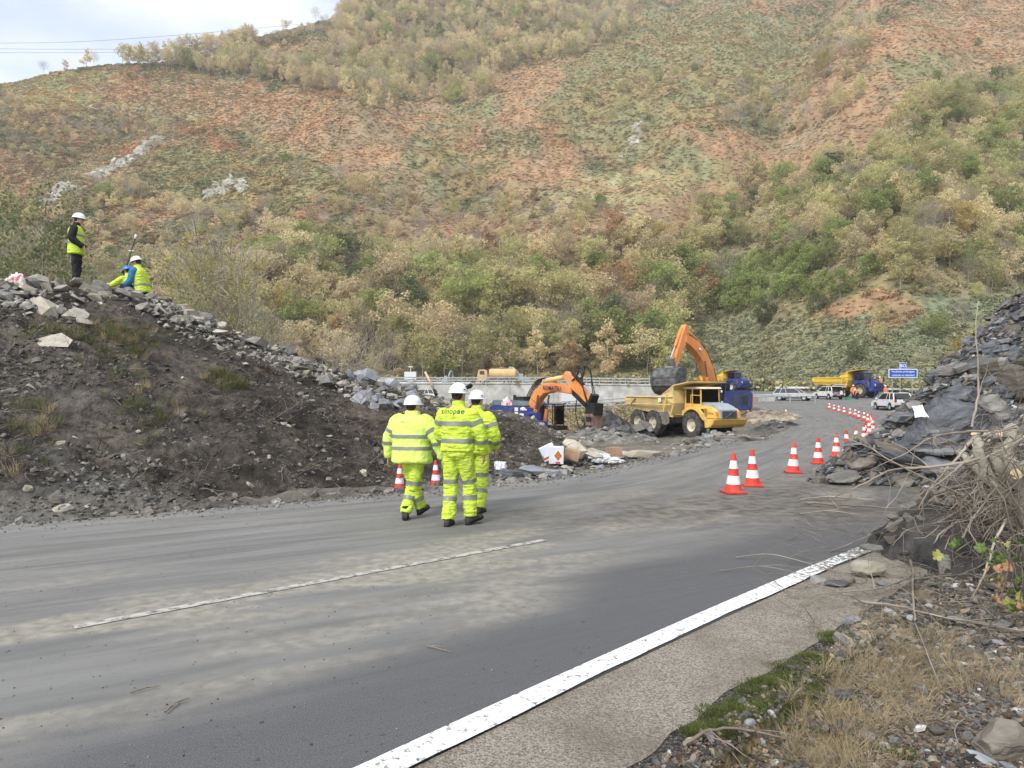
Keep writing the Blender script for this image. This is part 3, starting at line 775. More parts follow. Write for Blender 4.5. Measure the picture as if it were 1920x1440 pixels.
# ---------------------------------------------------------------- stones
def rock_mesh(seed, flat, jag=.25, npt=13, name="stone"):
    g = random.Random(seed); bm = bmesh.new()
    if g.random() < .6:      # slab: irregular polygon with two slightly different faces
        k = g.randint(5, 7); a0 = g.random() * 6
        for zz, sc in ((-1, 1.0), (1, g.uniform(.72, .95))):
            ox, oy = g.uniform(-.12, .12), g.uniform(-.12, .12)
            for i in range(k):
                a = a0 + 2 * PI * i / k + g.uniform(-.22, .22) * .5; r = g.uniform(.72, 1.08) * sc
                bm.verts.new((math.cos(a) * r * .55 + ox, math.sin(a) * r * .42 + oy, zz * flat * .5 * g.uniform(.75, 1.15)))
    else:
        for i in range(npt):
            v = Vector((g.gauss(0, 1), g.gauss(0, 1), g.gauss(0, 1))).normalized() * g.uniform(.75, 1.1)
            bm.verts.new((v.x * .55, v.y * .42, v.z * flat * .62))
    r = bmesh.ops.convex_hull(bm, input=bm.verts)
    bmesh.ops.delete(bm, geom=[v for v in bm.verts if not v.link_faces], context='VERTS')
    me = bpy.data.meshes.new(name); bm.to_mesh(me); bm.free(); return me

def slate_mat(name, a, b, rough=.7, spec=.3, rand=.3, layer=9.0, hue=.01, inst=False, attr=None):
    m = bpy.data.materials.new(name); m.use_nodes = True
    n = m.node_tree.nodes; l = m.node_tree.links; p = n["Principled BSDF"]
    p.inputs["Roughness"].default_value = rough; p.inputs["Specular IOR Level"].default_value = spec
    t = n.new("ShaderNodeTexCoord"); oi = n.new("ShaderNodeObjectInfo")
    ad = n.new("ShaderNodeVectorMath"); ad.operation = 'ADD'; l.new(t.outputs["Object"], ad.inputs[0]); l.new(oi.outputs["Location"], ad.inputs[1])
    q = n.new("ShaderNodeMapping"); q.inputs["Scale"].default_value = (1.6, 1.6, layer); l.new(ad.outputs[0], q.inputs[0])
    z = n.new("ShaderNodeTexNoise"); z.inputs["Scale"].default_value = 1.6; z.inputs["Detail"].default_value = 8; z.inputs["Roughness"].default_value = .65; l.new(q.outputs[0], z.inputs["Vector"])
    r = n.new("ShaderNodeValToRGB"); r.color_ramp.elements[0].position = .36; r.color_ramp.elements[1].position = .66
    r.color_ramp.elements[0].color = rgb(a); r.color_ramp.elements[1].color = rgb(b); l.new(z.outputs[0], r.inputs[0])
    hs = n.new("ShaderNodeHueSaturation"); mr = n.new("ShaderNodeMapRange"); mr.inputs[3].default_value = 1 - rand; mr.inputs[4].default_value = 1 + rand
    l.new(oi.outputs["Random"], mr.inputs[0]); l.new(mr.outputs[0], hs.inputs["Value"]); l.new(r.outputs[0], hs.inputs["Color"])
    out = hs.outputs[0]
    if attr:
        at = n.new("ShaderNodeAttribute"); at.attribute_name = attr
        if inst: at.attribute_type = 'INSTANCER'
        x = n.new("ShaderNodeMix"); x.data_type = 'RGBA'; x.blend_type = 'MULTIPLY'; x.inputs[0].default_value = 1
        l.new(out, x.inputs[6]); l.new(at.outputs["Color"], x.inputs[7]); out = x.outputs[2]
    l.new(out, p.inputs["Base Color"])
    bp = n.new("ShaderNodeBump"); bp.inputs["Strength"].default_value = .7; bp.inputs["Distance"].default_value = .03
    l.new(z.outputs[0], bp.inputs["Height"]); l.new(bp.outputs[0], p.inputs["Normal"])
    MATS[name] = m; return m
ms_light = slate_mat("pale_dusty_slate", (.25, .23, .19), (.47, .44, .375))
ms_mid = slate_mat("grey_slate", (.13, .128, .12), (.27, .26, .235))
ms_blue = slate_mat("blue_wet_slate", (.042, .045, .051), (.155, .163, .178), rough=.42, spec=.5, rand=.35)
ms_brown = slate_mat("brown_grey_slate", (.08, .071, .059), (.20, .18, .15))
ms_silver = slate_mat("silver_blue_slate", (.16, .17, .19), (.32, .33, .355), rough=.4, spec=.5)
ms_cream = slate_mat("cream_rock", (.30, .275, .21), (.48, .44, .36))
ms_small = slate_mat("small_stones", (.55, .55, .55), (1.2, 1.18, 1.12), inst=True, attr="tint")
ROCKS = {}
def rocks(mt, n=9, flat=(.22, .6), s0=0):
    k = mt.name
    if k not in ROCKS:
        ROCKS[k] = []
        for i in range(n):
            me = rock_mesh(s0 + 31 * i + len(k), random.uniform(*flat)); me.materials.append(mt); ROCKS[k].append(me)
    return ROCKS[k]
rocks(ms_light, 12, (.14, .42))
for mt in (ms_mid, ms_brown, ms_silver, ms_cream): rocks(mt)
rocks(ms_blue, 10, (.15, .42))
SMALL = []
for i in range(8):
    me = rock_mesh(900 + i, random.uniform(.25, .8)); me.materials.append(ms_small); SMALL.append(me)

def stone(parent, p, size, mt, tilt=(0, 0), name="stone", rz=None, sc=None):
    me = random.choice(rocks(mt)); o = bpy.data.objects.new(name, me)
    o.location = Vector(p) - Vector(parent.location)
    o.rotation_euler = (tilt[0] + random.gauss(0, .28), tilt[1] + random.gauss(0, .28), random.uniform(0, 6.28) if rz is None else rz)
    if rz is not None: o.rotation_euler = (tilt[0], tilt[1], rz)
    o.scale = sc or (size, size * random.uniform(.7, 1.1), size * random.uniform(.8, 1.3)); COL.objects.link(o); o.parent = parent; return o

# ---------------------------------------------------------------- earth bank on the left
BU = [-400, 0, 400, 760, 900, 1050, 1120]; BV = [1050, 985, 955, 922, 905, 888, 868]
CU = [-400, 0, 80, 150, 290, 390, 480, 560, 640, 740, 820, 900, 1000, 1060, 1120]
CV = [500, 531, 532, 533, 562, 600, 640, 672, 700, 726, 748, 762, 788, 822, 866]
DU = [-400, 0, 150, 290, 480, 640, 820, 1000, 1060, 1120]; DC = [13, 15.5, 17, 18, 19, 20, 21.3, 20.6, 19.2, 17.2]
def bank(u, s):
    """s 0 foot .. 1 crest .. 1.25 far side of the flat top .. 2 back foot"""
    df = 1.75 * F / (np.interp(u, BU, BV) - HZ); dc = np.interp(u, DU, DC)
    zc = EYE - (np.interp(u, CU, CV) - HZ) * dc / F
    zc = np.maximum(zc, .02)
    s1 = np.clip(s, 0, 1)
    D = df + (dc - df) * np.where(s <= 1, s, 1) + np.where(s > 1, np.minimum(s - 1, .25) / .25 * 1.6, 0) + np.where(s > 1.25, (s - 1.25) / .75 * (zc * 1.5 + 1.5), 0)
    z = zc * np.where(s < .12, s * .35, .042 + (s1 - .12) / .88 * .958)
    z = np.where(s > 1, zc - (np.minimum(s, 1.25) - 1) * .3, z)
    z = np.where(s > 1.25, zc - .075 - (s - 1.25) / .75 * (zc + 1.0), z)
    x = (u - 960) / F * D
    e = np.clip(s / .1, 0, 1)
    z = z + e * (fbm(x / 1.7, D / 1.7, 61, 3) * .30 + fbm(x / .45, D / .45, 63, 4, .6) * .16) * np.where(np.abs(s - 1) < .1, .6, 1) * np.clip(zc, .3, 1)
    g0 = gz(x, D); z = z + g0 * np.clip(1 - s, 0, 1) + np.where(s <= 0, -.05, 0)
    return x, D, z
bu = np.linspace(-400, 1120, 900); bs = np.concatenate([np.linspace(-.02, 1.1, 190), np.linspace(1.12, 2, 30)])
BUU, BSS = np.meshgrid(bu, bs)
bx, by, bz = bank(BUU, BSS)
def bank_col(u, s, x, y, z):
    n = np.clip(fbm(u / 120, s * 3.0, 71, 5) * 1.2 + .5, 0, 1)[:, None]
    c = np.array([.036, .031, .026]) * (1 - n) + np.array([.080, .071, .061]) * n
    f = np.clip(fbm(x / .35, (y + z) / .35, 75, 4) * 1.6 + .5, 0, 1)[:, None]
    c = c * (.6 + .9 * f)
    # bluish grey scree low on the left, pale crushed stone by the foot
    b = np.clip((420 - u) / 300, 0, 1) * np.clip((.5 - s) / .3, 0, 1) * np.clip(fbm(x / 1.2, (y + z) / 1.2, 77, 3) * 2 + .6, 0, 1)
    c = c * (1 - b[:, None] * .7) + np.array([.14, .145, .15]) * b[:, None] * .7
    b = np.clip((.13 - s) / .05, 0, 1)[:, None]
    c = c * (1 - b * .6) + np.array([.15, .142, .128]) * b * .6
    b = np.clip((s - .93) / .1, 0, 1)[:, None] * .5
    c = c * (1 - b) + np.array([.20, .185, .16]) * b
    r = (np.clip(1 - np.hypot((u - 500) / 90, (s - .85) / .14), 0, 1) + np.clip(1 - np.hypot((u - 700) / 120, (s - .6) / .2), 0, 1) * .6)[:, None]
    return c * (1 + r * np.array([.22, .07, .0]))
bc = bank_col(BUU.ravel(), BSS.ravel(), bx.ravel(), by.ravel(), bz.ravel())
m_bank = mat("bank_soil", (.5, .5, .5), (1.5, 1.46, 1.38), scale=7, rough=.97, bump=1.0, bscale=26, attr="Col", detail=12, lo=.32, hi=.68)
eb = empty("earth_bank", (-6, 14, 0), 0, "long dark bank of loose soil and broken slate along the left edge of the road", "earth bank")
Vb = np.stack([bx, by, bz], -1).reshape(-1, 3) - np.array([-6, 14, 0])
obj("soil", mesh_np("soil", Vb, grid_faces(*BUU.shape), m_bank, True, cols=bc), eb)
def slope_tilt(): return (-.35 + random.gauss(0, .2), random.gauss(.15, .2))
R_ = random.Random(3)
def bk_stone(u, s, size, mt, tilt=None, lift=0.0, rz=None, sc=None):
    x, y, z = [float(q) for q in bank(np.array([float(u)]), np.array([float(s)]))]
    return stone(eb, (x, y, z + lift + size * .08), size, mt, tilt or slope_tilt(), rz=rz, sc=sc)
# crest stones, thick between u=200 and 820
for k in range(178):
    u = R_.uniform(-20, 900); s = 1.04 - abs(R_.gauss(0, .10)); 
    if 330 < u < 700 and R_.random() < .5: s -= R_.uniform(0, .10)
    size = R_.choice([.20, .24, .28, .34, .44, .56]) * (.95 if u < 700 else .75)
    bk_stone(u, s, size, R_.choice([ms_light, ms_light, ms_mid, ms_light, ms_cream]) if R_.random() < .9 else ms_brown)
for k in range(34):   # silvery blue spill near u 660-760
    u = R_.uniform(655, 775); s = 1.03 - R_.random() ** 1.3 * .30
    bk_stone(u, s, R_.uniform(.3, .6), ms_silver, (-.5, .2))
for k in range(54):   # loose stones on the face
    u = R_.uniform(-20, 1090); s = R_.uniform(.12, .9)
    bk_stone(u, s, R_.uniform(.10, .22), R_.choice([ms_light, ms_mid, ms_light, ms_cream]))
for k in range(34):   # along the foot
    u = R_.uniform(-10, 1100); s = abs(R_.gauss(.03, .04))
    bk_stone(u, s, R_.uniform(.12, .28), R_.choice([ms_mid, ms_mid, ms_brown, ms_light]), (0, 0))
# the big pale blocks below the standing man
for (u, v, D, sz, sc, rx, ry, rz) in [(72, 592, 15.4, 1, (1.35, .95, 1.25), .35, .42, -.35), (118, 578, 15.9, 1, (.95, .8, .8), .5, .25, .3), (148, 592, 15.6, 1, (.55, .6, .9), .7, .3, .9), (160, 604, 15.3, 1, (.5, .45, .9), .2, .7, .5), (95, 640, 14.0, 1, (.7, .6, .5), .9, 0, .2), (266, 592, 17.2, 1, (.85, .4, .5), .3, .5, .1), (320, 606, 17.8, 1, (.8, .5, .6), .3, .5, .2), (445, 652, 18.2, 1, (.6, .45, .6), .3, .1, .2), (485, 640, 18.6, 1, (.6, .5, .8), .2, .3, .9), (540, 678, 19.0, 1, (.8, .5, .8), .3, .4, .4), (20, 586, 15.2, 1, (.5, .5, .6), .3, .4, .4)]:
    p = P(u, v, D); o = stone(eb, p, sz, ms_cream if u < 100 and v < 600 else ms_light, (rx, ry), rz=rz, sc=sc)
# small uncounted stones, twigs and dry stalks on the bank
n = 21000; u = rng.uniform(-100, 1115, n); s = rng.random(n) ** .9 * 1.08
x, y, z = bank(u, s)
dens = np.clip(fbm(x / 1.3, (y + z) / 1.3, 81, 3) * 1.6 + .55, .08, 1) * np.where((s > .84) & (u < 850), 1.6, np.where(s < .12, 1.3, np.where(u < 330, .7, .42)))
ok = rng.random(n) < dens; x, y, z, u, s = x[ok], y[ok], z[ok], u[ok], s[ok]; n = len(x)
sz = np.exp(rng.normal(-3.05, .5, n)); sz = np.clip(sz, .015, .16) * np.where(s > .84, 1.7, 1)
tn = rng.uniform(.08, .36, (n, 1)) * np.array([[1, .96, .88]]) * np.where(s[:, None] > .84, 1.35, .75)
scatter("bank_rubble", np.stack([x, y, z + sz * .12], 1), rng.uniform(-.6, .6, (n, 3)) + np.stack([np.full(n, -.35), np.zeros(n), rng.uniform(-3, 3, n)], 1), np.stack([sz * 1.3, sz, sz], 1), rng.integers(0, 8, n), SMALL, tint=tn, label="small broken slate strewn over the earth bank")
# stalks and roots
def stalk_mesh(seed, L_, r, curl=.3, seg=5, ns=3):
    g = random.Random(seed); paths = []
    p = [Vector((0, 0, 0))]; d = Vector((1, 0, .25)).normalized()
    for i in range(seg):
        d = (d + Vector((g.uniform(-curl, curl), g.uniform(-curl, curl), g.uniform(-curl, curl)))).normalized(); p.append(p[-1] + d * L_ / seg)
    paths.append((p, [r * (1 - .75 * i / seg) for i in range(seg + 1)]))
    for b in range(g.randint(1, 3)):
        k = g.randint(1, seg - 1); q = [p[k]]; dd = (d + Vector((g.uniform(-1, 1), g.uniform(-1, 1), g.uniform(-.2, .8)))).normalized()
        for i in range(3): dd = (dd + Vector((g.uniform(-curl, curl),) * 3)).normalized(); q.append(q[-1] + dd * L_ / seg * .8)
        paths.append((q, [r * .5, r * .4, r * .3, r * .2]))
    return mesh_np("stalk", *tubes(paths, ns), None, True)
m_twig = mat("dead_twigs", (.16, .13, .10), (.36, .32, .26), scale=3, rough=.9, rand=.35)
m_drytw = mat("dark_roots", (.05, .04, .03), (.14, .11, .08), scale=3, rough=.95, rand=.3)
STK = []
for i in range(6):
    me = stalk_mesh(i, .5, .006 + .002 * (i % 2)); me.materials.append(m_twig if i < 4 else m_drytw); STK.append(me)
n = 1500; u = rng.uniform(-60, 1090, n); s = rng.uniform(.08, .95, n); ok = fbm(u / 80, s * 4, 88, 3) > -.08 ; u, s = u[ok], s[ok]; n = len(u)
x, y, z = bank(u, s)
scatter("bank_twigs", np.stack([x, y, z + .01], 1), np.stack([rng.uniform(-.5, .3, n), rng.uniform(-.5, .2, n), rng.uniform(-3.1, 3.1, n)], 1), rng.uniform(.4, 1.5, n), rng.integers(0, 6, n), STK, label="thin dead twigs and roots sticking out of the earth bank")
# grassy tufts on the face
def tuft_mesh(seed, nb, h, r, wd, m):
    g = np.random.default_rng(seed); V = []
    a = g.uniform(0, 2 * PI, nb); rr = r * g.random(nb) ** .5; lean = g.uniform(.15, 1.1, nb); L2 = h * g.uniform(.5, 1.1, nb)
    bx_, by_ = np.cos(a) * rr, np.sin(a) * rr; a2 = a + g.normal(0, .5, nb); dx, dy = np.cos(a2), np.sin(a2)
    px, py = -dy * wd, dx * wd
    z0 = np.zeros(nb); m1 = .55
    P0 = np.stack([bx_ - px, by_ - py, z0], 1); P1 = np.stack([bx_ + px, by_ + py, z0], 1)
    c = np.stack([bx_ + dx * L2 * m1 * np.sin(lean * .6), by_ + dy * L2 * m1 * np.sin(lean * .6), L2 * m1 * np.cos(lean * .6)], 1)
    e = c + np.stack([dx * L2 * .5 * np.sin(lean * 1.4), dy * L2 * .5 * np.sin(lean * 1.4), L2 * .5 * np.cos(lean * 1.4)], 1)
    pw = np.stack([px, py, z0], 1) * .8
    V = np.stack([P0, P1, c + pw, c - pw, e + pw * .2, e - pw * .2], 1).reshape(-1, 3)
    b = np.arange(nb)[:, None] * 6
    Fc = np.concatenate([b + np.array([0, 1, 2, 3]), b + np.array([3, 2, 4, 5])])
    me = mesh_np("tuft", V, Fc, m); return me
m_straw = mat("dry_grass", (.30, .24, .14), (.50, .42, .28), scale=2, rough=.9, rand=.3, trans=.2)
m_grgrass = mat("dull_green_grass", (.10, .12, .05), (.20, .20, .09), scale=2, rough=.9, rand=.3, trans=.2)
TG = [tuft_mesh(i, 60, .30, .12, .003, m_grgrass) for i in range(3)]
TS = [tuft_mesh(10 + i, 70, .26, .10, .0022, m_straw) for i in range(3)]
pts, sc_ = [], []
for (cu, cs, ru, rs, k) in [(235, .66, 90, .09, 60), (215, .76, 60, .05, 26), (420, .62, 40, .04, 46), (300, .40, 90, .10, 24), (95, .72, 60, .06, 16), (60, .3, 70, .12, 20)]:
    uu = rng.normal(cu, ru * .5, k); ss = rng.normal(cs, rs * .6, k); x, y, z = bank(uu, ss)
    pts += list(np.stack([x, y, z], 1)); sc_ += list(rng.uniform(.5, 1.1, k))
n = len(pts); scatter("bank_grass", pts, np.stack([np.full(n, .2), np.zeros(n), rng.uniform(-3, 3, n)], 1), np.array(sc_), rng.integers(0, 5, n), TG + TS[:2], label="dull grass tufts clinging to the earth bank")

# ---------------------------------------------------------------- dark rock mounds in the middle distance
def mound(name, label, cx, cy, rx, ry, h, mt_list, nst, ssz, cat, seed, m, rot=0.0, pw=1.1):
    N = 70; th = np.linspace(-1.25, 1.25, N); A, B = np.meshgrid(th, th)
    q = np.hypot(A, B); x = cx + (A * rx) * math.cos(rot) - (B * ry) * math.sin(rot); y = cy + (A * rx) * math.sin(rot) + (B * ry) * math.cos(rot)
    def hh(x, y, q): return gz(x, y) - .12 + np.clip(1 - q, -.1, 1) ** pw * h if False else gz(x, y) + np.where(q < 1, h * np.abs(np.clip(1 - q, 0, 1)) ** pw, -.35) + np.where(q < 1.05, fbm(x * 1.1, y * 1.1, seed, 4, .6) * .45 * min(h, 1.2), 0)
    z = hh(x, y, q)
    e = empty(name, (cx, cy, float(gz(cx, cy))), 0, label, cat)
    base = np.array([cx, cy, e.location[2]])
    c = np.ones((N * N, 3)) * .6 * (1 + fbm(x.ravel() * 2, y.ravel() * 2, seed, 4)[:, None])
    obj("soil", mesh_np("soil", np.stack([x, y, z], -1).reshape(-1, 3) - base, grid_faces(N, N), m, False, cols=c), e)
    g = random.Random(seed)
    for k in range(nst):
        a, r = g.uniform(0, 2 * PI), g.random() ** .6
        A1, B1 = math.cos(a) * r, math.sin(a) * r
        X = cx + A1 * rx * math.cos(rot) - B1 * ry * math.sin(rot); Y = cy + A1 * rx * math.sin(rot) + B1 * ry * math.cos(rot)
        Z = float(hh(np.array(X), np.array(Y), np.array(r)))
        stone(e, (X, Y, Z), g.uniform(*ssz), g.choice(mt_list), (g.uniform(-.4, .4), g.uniform(-.4, .4)))
    return e
m_dark = mat("dark_spoil", (.05, .05, .05), (.16, .16, .165), scale=3, rough=.9, bump=1, bscale=9, attr="Col", detail=10)
m_tan = mat("tan_spoil", (.34, .28, .20), (.58, .50, .38), scale=3, rough=.95, bump=1, bscale=9, attr="Col", detail=10)
m_mid = mat("grey_spoil", (.16, .15, .13), (.40, .385, .35), scale=3, rough=.95, bump=1, bscale=9, attr="Col", detail=10)
mound("rock_heap", "dark heap of broken rock between the breaker excavator and the yellow dump truck", 6.7, 49.5, 3.4, 2.8, 2.2, [ms_blue, ms_mid, ms_blue], 46, (.5, 1.3), "rock heap", 5, m_dark)
mound("rock_heap", "low grey rubble spread under the breaker chisel", 4.3, 36.0, 3.2, 5.6, .9, [ms_mid, ms_light, ms_mid, ms_blue], 60, (.2, .6), "rubble heap", 6, m_mid)
mound("rock_heap", "rubble windrow along the road edge in front of the yellow dump truck", 8.7, 29.2, 5.6, 1.7, .42, [ms_mid, ms_light, ms_silver, ms_brown], 66, (.15, .5), "rubble heap", 7, m_mid, rot=1.08)
mound("rock_heap", "tan gravel patch beside the road past the yellow dump truck", 20.8, 60, 3.1, 6.5, .8, [ms_cream, ms_brown], 8, (.2, .5), "gravel heap", 8, m_tan, rot=0)
mound("rock_heap", "dark spoil ridge at the roadside right of the yellow truck wheels", 16.8, 45.5, 2.0, 4.5, .75, [ms_blue, ms_brown, ms_mid], 34, (.2, .55), "spoil ridge", 9, m_dark, rot=-.35)
# loose pale rubble along the road foot u 880-1250 with two broad tan slabs
fh = empty("roadside_rubble", (2.5, 17, 0), 0, "scatter of pale slate and tan slabs around the dumped cartons", "rubble")
for k in range(110):
    u = R_.uniform(905, 1330); v = float(np.interp(u, [905, 1050, 1260, 1330], [908, 884, 852, 838])) - abs(R_.gauss(0, 13)) + 4
    D = 1.75 * F / (v - HZ); x = (u - 960) * D / F; x2, y2, z2 = bank(np.array([float(u)]), np.array([.03]))
    stone(fh, (x, D, float(gz(x, D)) + .03), R_.uniform(.1, .34), R_.choice([ms_mid, ms_light, ms_silver, ms_mid, ms_brown]), (0, 0))
for (u, v, D, sc, rx, ry, rz, mt) in [(1078, 838, 17.3, (.75, .6, .45), .6, .35, -.3, ms_cream), (1118, 850, 17.2, (.7, .6, .3), .35, .2, -.2, ms_light), (1205, 850, 19.0, (1.15, .7, .28), .12, .05, .1, ms_cream), (1160, 848, 18.3, (.7, .6, .25), .1, 0, .4, ms_light), (1094, 832, 18.5, (.4, .35, .6), .2, .2, 1, ms_cream), (1000, 880, 14.9, (.7, .5, .35), .4, .1, 0, ms_silver), (962, 888, 14.4, (.6, .3, .3), .3, .1, .3, ms_blue), (1030, 885, 15, (.6, .4, .3), .2, .1, .5, ms_silver)]:
    stone(fh, P(u, v, D), 1, mt, (rx, ry), rz=rz, sc=sc)
# very fine debris: crumbs along the road edge and on the road
n = 5200; k = rng.integers(0, 95, n); tt = rng.normal(0, .35, n); Cc = CL[24:24 + 95][k]; Tn = np.gradient(CL, axis=0)[24:24 + 95][k]; Tn /= np.linalg.norm(Tn, axis=1)[:, None]
q = Cc + Tn * rng.uniform(-.6, .6, (n, 1)) + np.stack([Tn[:, 1], -Tn[:, 0]], 1) * tt[:, None]
sz = rng.uniform(.012, .08, n) * np.where(np.abs(tt) < .3, 1, .6)
scatter("road_edge_debris", np.column_stack([q, gz(q[:, 0], q[:, 1]) + .004]), rng.uniform(-3, 3, (n, 3)) * np.array([.15, .15, 1]), sz, rng.integers(0, 8, n), SMALL, tint=rng.uniform(.08, .38, (n, 1)) * np.array([[1, .97, .9]]), label="crushed slate along the left edge of the road")
n = 900; u = rng.uniform(-50, 1900, n); v = rng.uniform(800, 1440, n) ; D = 1.75 * F / (v - HZ); x = (u - 960) * D / F
ok = inpoly(x, D, ROADPOLY); x, D = x[ok], D[ok]; n = len(x)
scatter("road_crumbs", np.stack([x, D, np.full(n, .003)], 1), rng.uniform(-3, 3, (n, 3)) * np.array([.1, .1, 1]), rng.uniform(.004, .014, n), rng.integers(0, 8, n), SMALL, tint=np.where(rng.random((n, 1)) < .6, .10, .40) * np.ones((n, 3)), label="crumbs of mud and grit on the road")

# ---------------------------------------------------------------- slate heap on the right
FOOT = [(5.75, 13.7), (6.2, 13.2), (7.6, 12.9), (9.6, 12.0), (12, 10.4), (15, 8.6), (20, 6)]
LFT = [(5.75, 13.7), (7.2, 15.3), (9.4, 18.2), (11.0, 20.8), (13.9, 26.2), (18.2, 34), (24.6, 45), (34, 58)]
PILE = LFT[::-1] + FOOT[1:] + [(60, 6), (60, 60)]
def segd(x, y, pts):
    r = np.full(np.shape(x), 1e9)
    for (a, b), (c, d) in zip(pts[:-1], pts[1:]):
        t = np.clip(((x - a) * (c - a) + (y - b) * (d - b)) / ((c - a) ** 2 + (d - b) ** 2), 0, 1)
        r = np.minimum(r, np.hypot(x - a - t * (c - a), y - b - t * (d - b)))
    return r
def pile(x, y):
    dl, df = segd(x, y, LFT), segd(x, y, FOOT[:5])
    d = np.minimum(dl, df * 1.0); i = inpoly(x, y, PILE)
    h = np.where(d < 1.2, d * 1.12, 1.344 + np.minimum(d - 1.2, 2.5) * 1.04 + np.maximum(d - 3.7, 0) * .72); h = np.minimum(h, 12 + 0 * h)
    n_ = fbm(x / 2.2, y / 2.2, 91, 3) * 1.1 + fbm(x / .7, y / .7, 95, 3) * .42
    # terraces like broken strata
    n_ = n_ + (np.abs((h * 1.7 + fbm(x / 1.5, y / 1.5, 99, 2)) % 1 - .5) - .25) * .35
    return np.where(i, gz(x, y) * np.clip(1 - d / 4, 0, 1) + h + n_ * np.clip(d / 1.5, .12, 1), gz(x, y) - .3 - d * .3)
def pile_hit(u, v):
    Ds = np.linspace(12, 58, 900); xs = (u - 960) / F * Ds; k = pile(xs, Ds) >= EYE - (v - HZ) * Ds / F
    return float(Ds[np.argmax(k)]) if k.any() else None
pa = np.linspace(3.5, 40, 330); pb = np.concatenate([np.linspace(5, 24, 200), np.linspace(24.3, 60, 110)])
PA, PB = np.meshgrid(pa, pb); PZ = pile(PA, PB)
n_ = np.clip(fbm(PA / 2.5, PB / 2.5, 15, 4) * 1.6 + .5, 0, 1).ravel()[:, None]
pc = .8 * (np.array([.040, .042, .048]) * (1 - n_) + np.array([.135, .12, .098]) * n_) * (1 + fbm(PA * 2, PB * 2, 17, 3).ravel()[:, None])
m_pile = mat("slate_debris", (.45, .45, .47), (1.5, 1.48, 1.45), scale=5, rough=.75, bump=1, bscale=16, attr="Col", detail=12, lo=.33, hi=.67, spec=.4)
sh = empty("slate_heap", (10, 16, 0), 0, "towering landslide heap of dark blue slate covering the right side of the road", "rock heap")
obj("debris", mesh_np("debris", np.stack([PA, PB, PZ], -1).reshape(-1, 3) - np.array([10, 16, 0]), grid_faces(*PA.shape), m_pile, False, cols=pc), sh)
k = 0
while k < 262:
    u = R_.uniform(1525, 1960); v = R_.uniform(575, 915); D = pile_hit(u, v)
    if D is None: continue
    x = (u - 960) / F * D
    if not inpoly(np.array([x]), np.array([D]), PILE)[0]: continue
    z = float(pile(np.array(x), np.array(D)))
    d = float(min(segd(np.array(x), np.array(D), LFT), segd(np.array(x), np.array(D), FOOT)))
    sz = R_.choice([.16, .2, .26, .34, .5]) * (1 + (D - 13) / 22)
    if d < .8: sz *= .6
    mt = R_.choice([ms_blue, ms_blue, ms_brown, ms_brown, ms_mid, ms_blue, ms_brown] if d > 1 else [ms_brown, ms_mid, ms_blue, ms_brown])
    if R_.random() < .04: mt = ms_silver
    stone(sh, (x, D, z + .02), sz, mt, (R_.uniform(-.1, .35), R_.uniform(-.55, .0)), rz=R_.uniform(-.7, .7), sc=(sz * R_.uniform(.9, 1.35), sz, sz * R_.uniform(.6, 1.3))); k += 1
# large boulders modelled with broken strata
def boulder(seed, dims, m, layers=7.0, sub=4, amp=.09, tiltv=(0, 0, 1)):
    bm = bmesh.new(); bmesh.ops.create_icosphere(bm, subdivisions=sub, radius=1.0)
    g = random.Random(seed); pl = []
    for i in range(9):
        d = Vector((g.gauss(0, 1), g.gauss(0, 1), g.gauss(0, 1))).normalized(); pl.append((d, g.uniform(.58, .85)))
    tv = Vector(tiltv).normalized()
    for v in bm.verts:
        p = v.co.copy()
        for d, k_ in pl:
            e = p.dot(d) - k_
            if e > 0: p -= d * e * .93
        h_ = p.dot(tv) * layers + vn(p.x * 1.3 + seed, p.y * 1.3, 3) * 1.2
        st = (h_ - math.floor(h_)); off = (abs(st - .5) - .25) * amp * .35 + float(vn(math.floor(h_) * 7.1, seed, 9)) * amp * .8
        r = p - tv * p.dot(tv)
        p = p + (r.normalized() if r.length > .01 else r) * off + Vector((float(fbm(p.x * 3, p.y * 3 + p.z * 2, seed, 4)),) * 3) * .10
        v.co = Vector((p.x * dims[0] / 2, p.y * dims[1] / 2, p.z * dims[2] / 2))
    me = bpy.data.meshes.new("boulder"); bm.to_mesh(me); bm.free(); me.materials.append(m); return me
def add_boulder(parent, u, v, D, dims, m, rot, seed, layers=7, tv=(0, 0, 1), sub=4):
    h_ = pile_hit(u, v + 8)
    if h_ is None: h_ = pile_hit(u + 25, v + 40)
    if h_ and h_ > D * .8: dims = tuple(q * min(h_ / D, 1.5) for q in dims); D = h_
    o = bpy.data.objects.new("boulder", boulder(seed, dims, m, layers, sub, tiltv=tv)); o.location = P(u, v, D) - Vector(parent.location); o.rotation_euler = rot; COL.objects.link(o); o.parent = parent; return o
add_boulder(sh, 1765, 812, 14.0, (1.95, 1.7, 1.25), ms_blue, (.25, -.28, .1), 4, 8, sub=5)
add_boulder(sh, 1700, 870, 13.0, (1.45, .7, .42), ms_blue, (.2, .42, .15), 6, 5)
add_boulder(sh, 1768, 880, 12.8, (.85, .8, .55), ms_blue, (.2, .0, .3), 8, 4)
add_boulder(sh, 1778, 772, 14.2, (1.05, .8, .42), ms_mid, (.1, .05, .1), 9, 7)
add_boulder(sh, 1866, 775, 14.5, (.9, .8, .8), ms_mid, (.1, -.2, .5), 12, 5)
add_boulder(sh, 1908, 722, 15.5, (1.0, .9, 1.0), ms_brown, (.3, -.4, .2), 13, 5)
add_boulder(sh, 1782, 706, 19, (1.2, .9, .4), ms_brown, (.1, -.2, .2), 14, 6)
add_boulder(sh, 1800, 716, 18, (1.5, 1.0, .35), ms_mid, (.1, .05, .2), 15, 7)
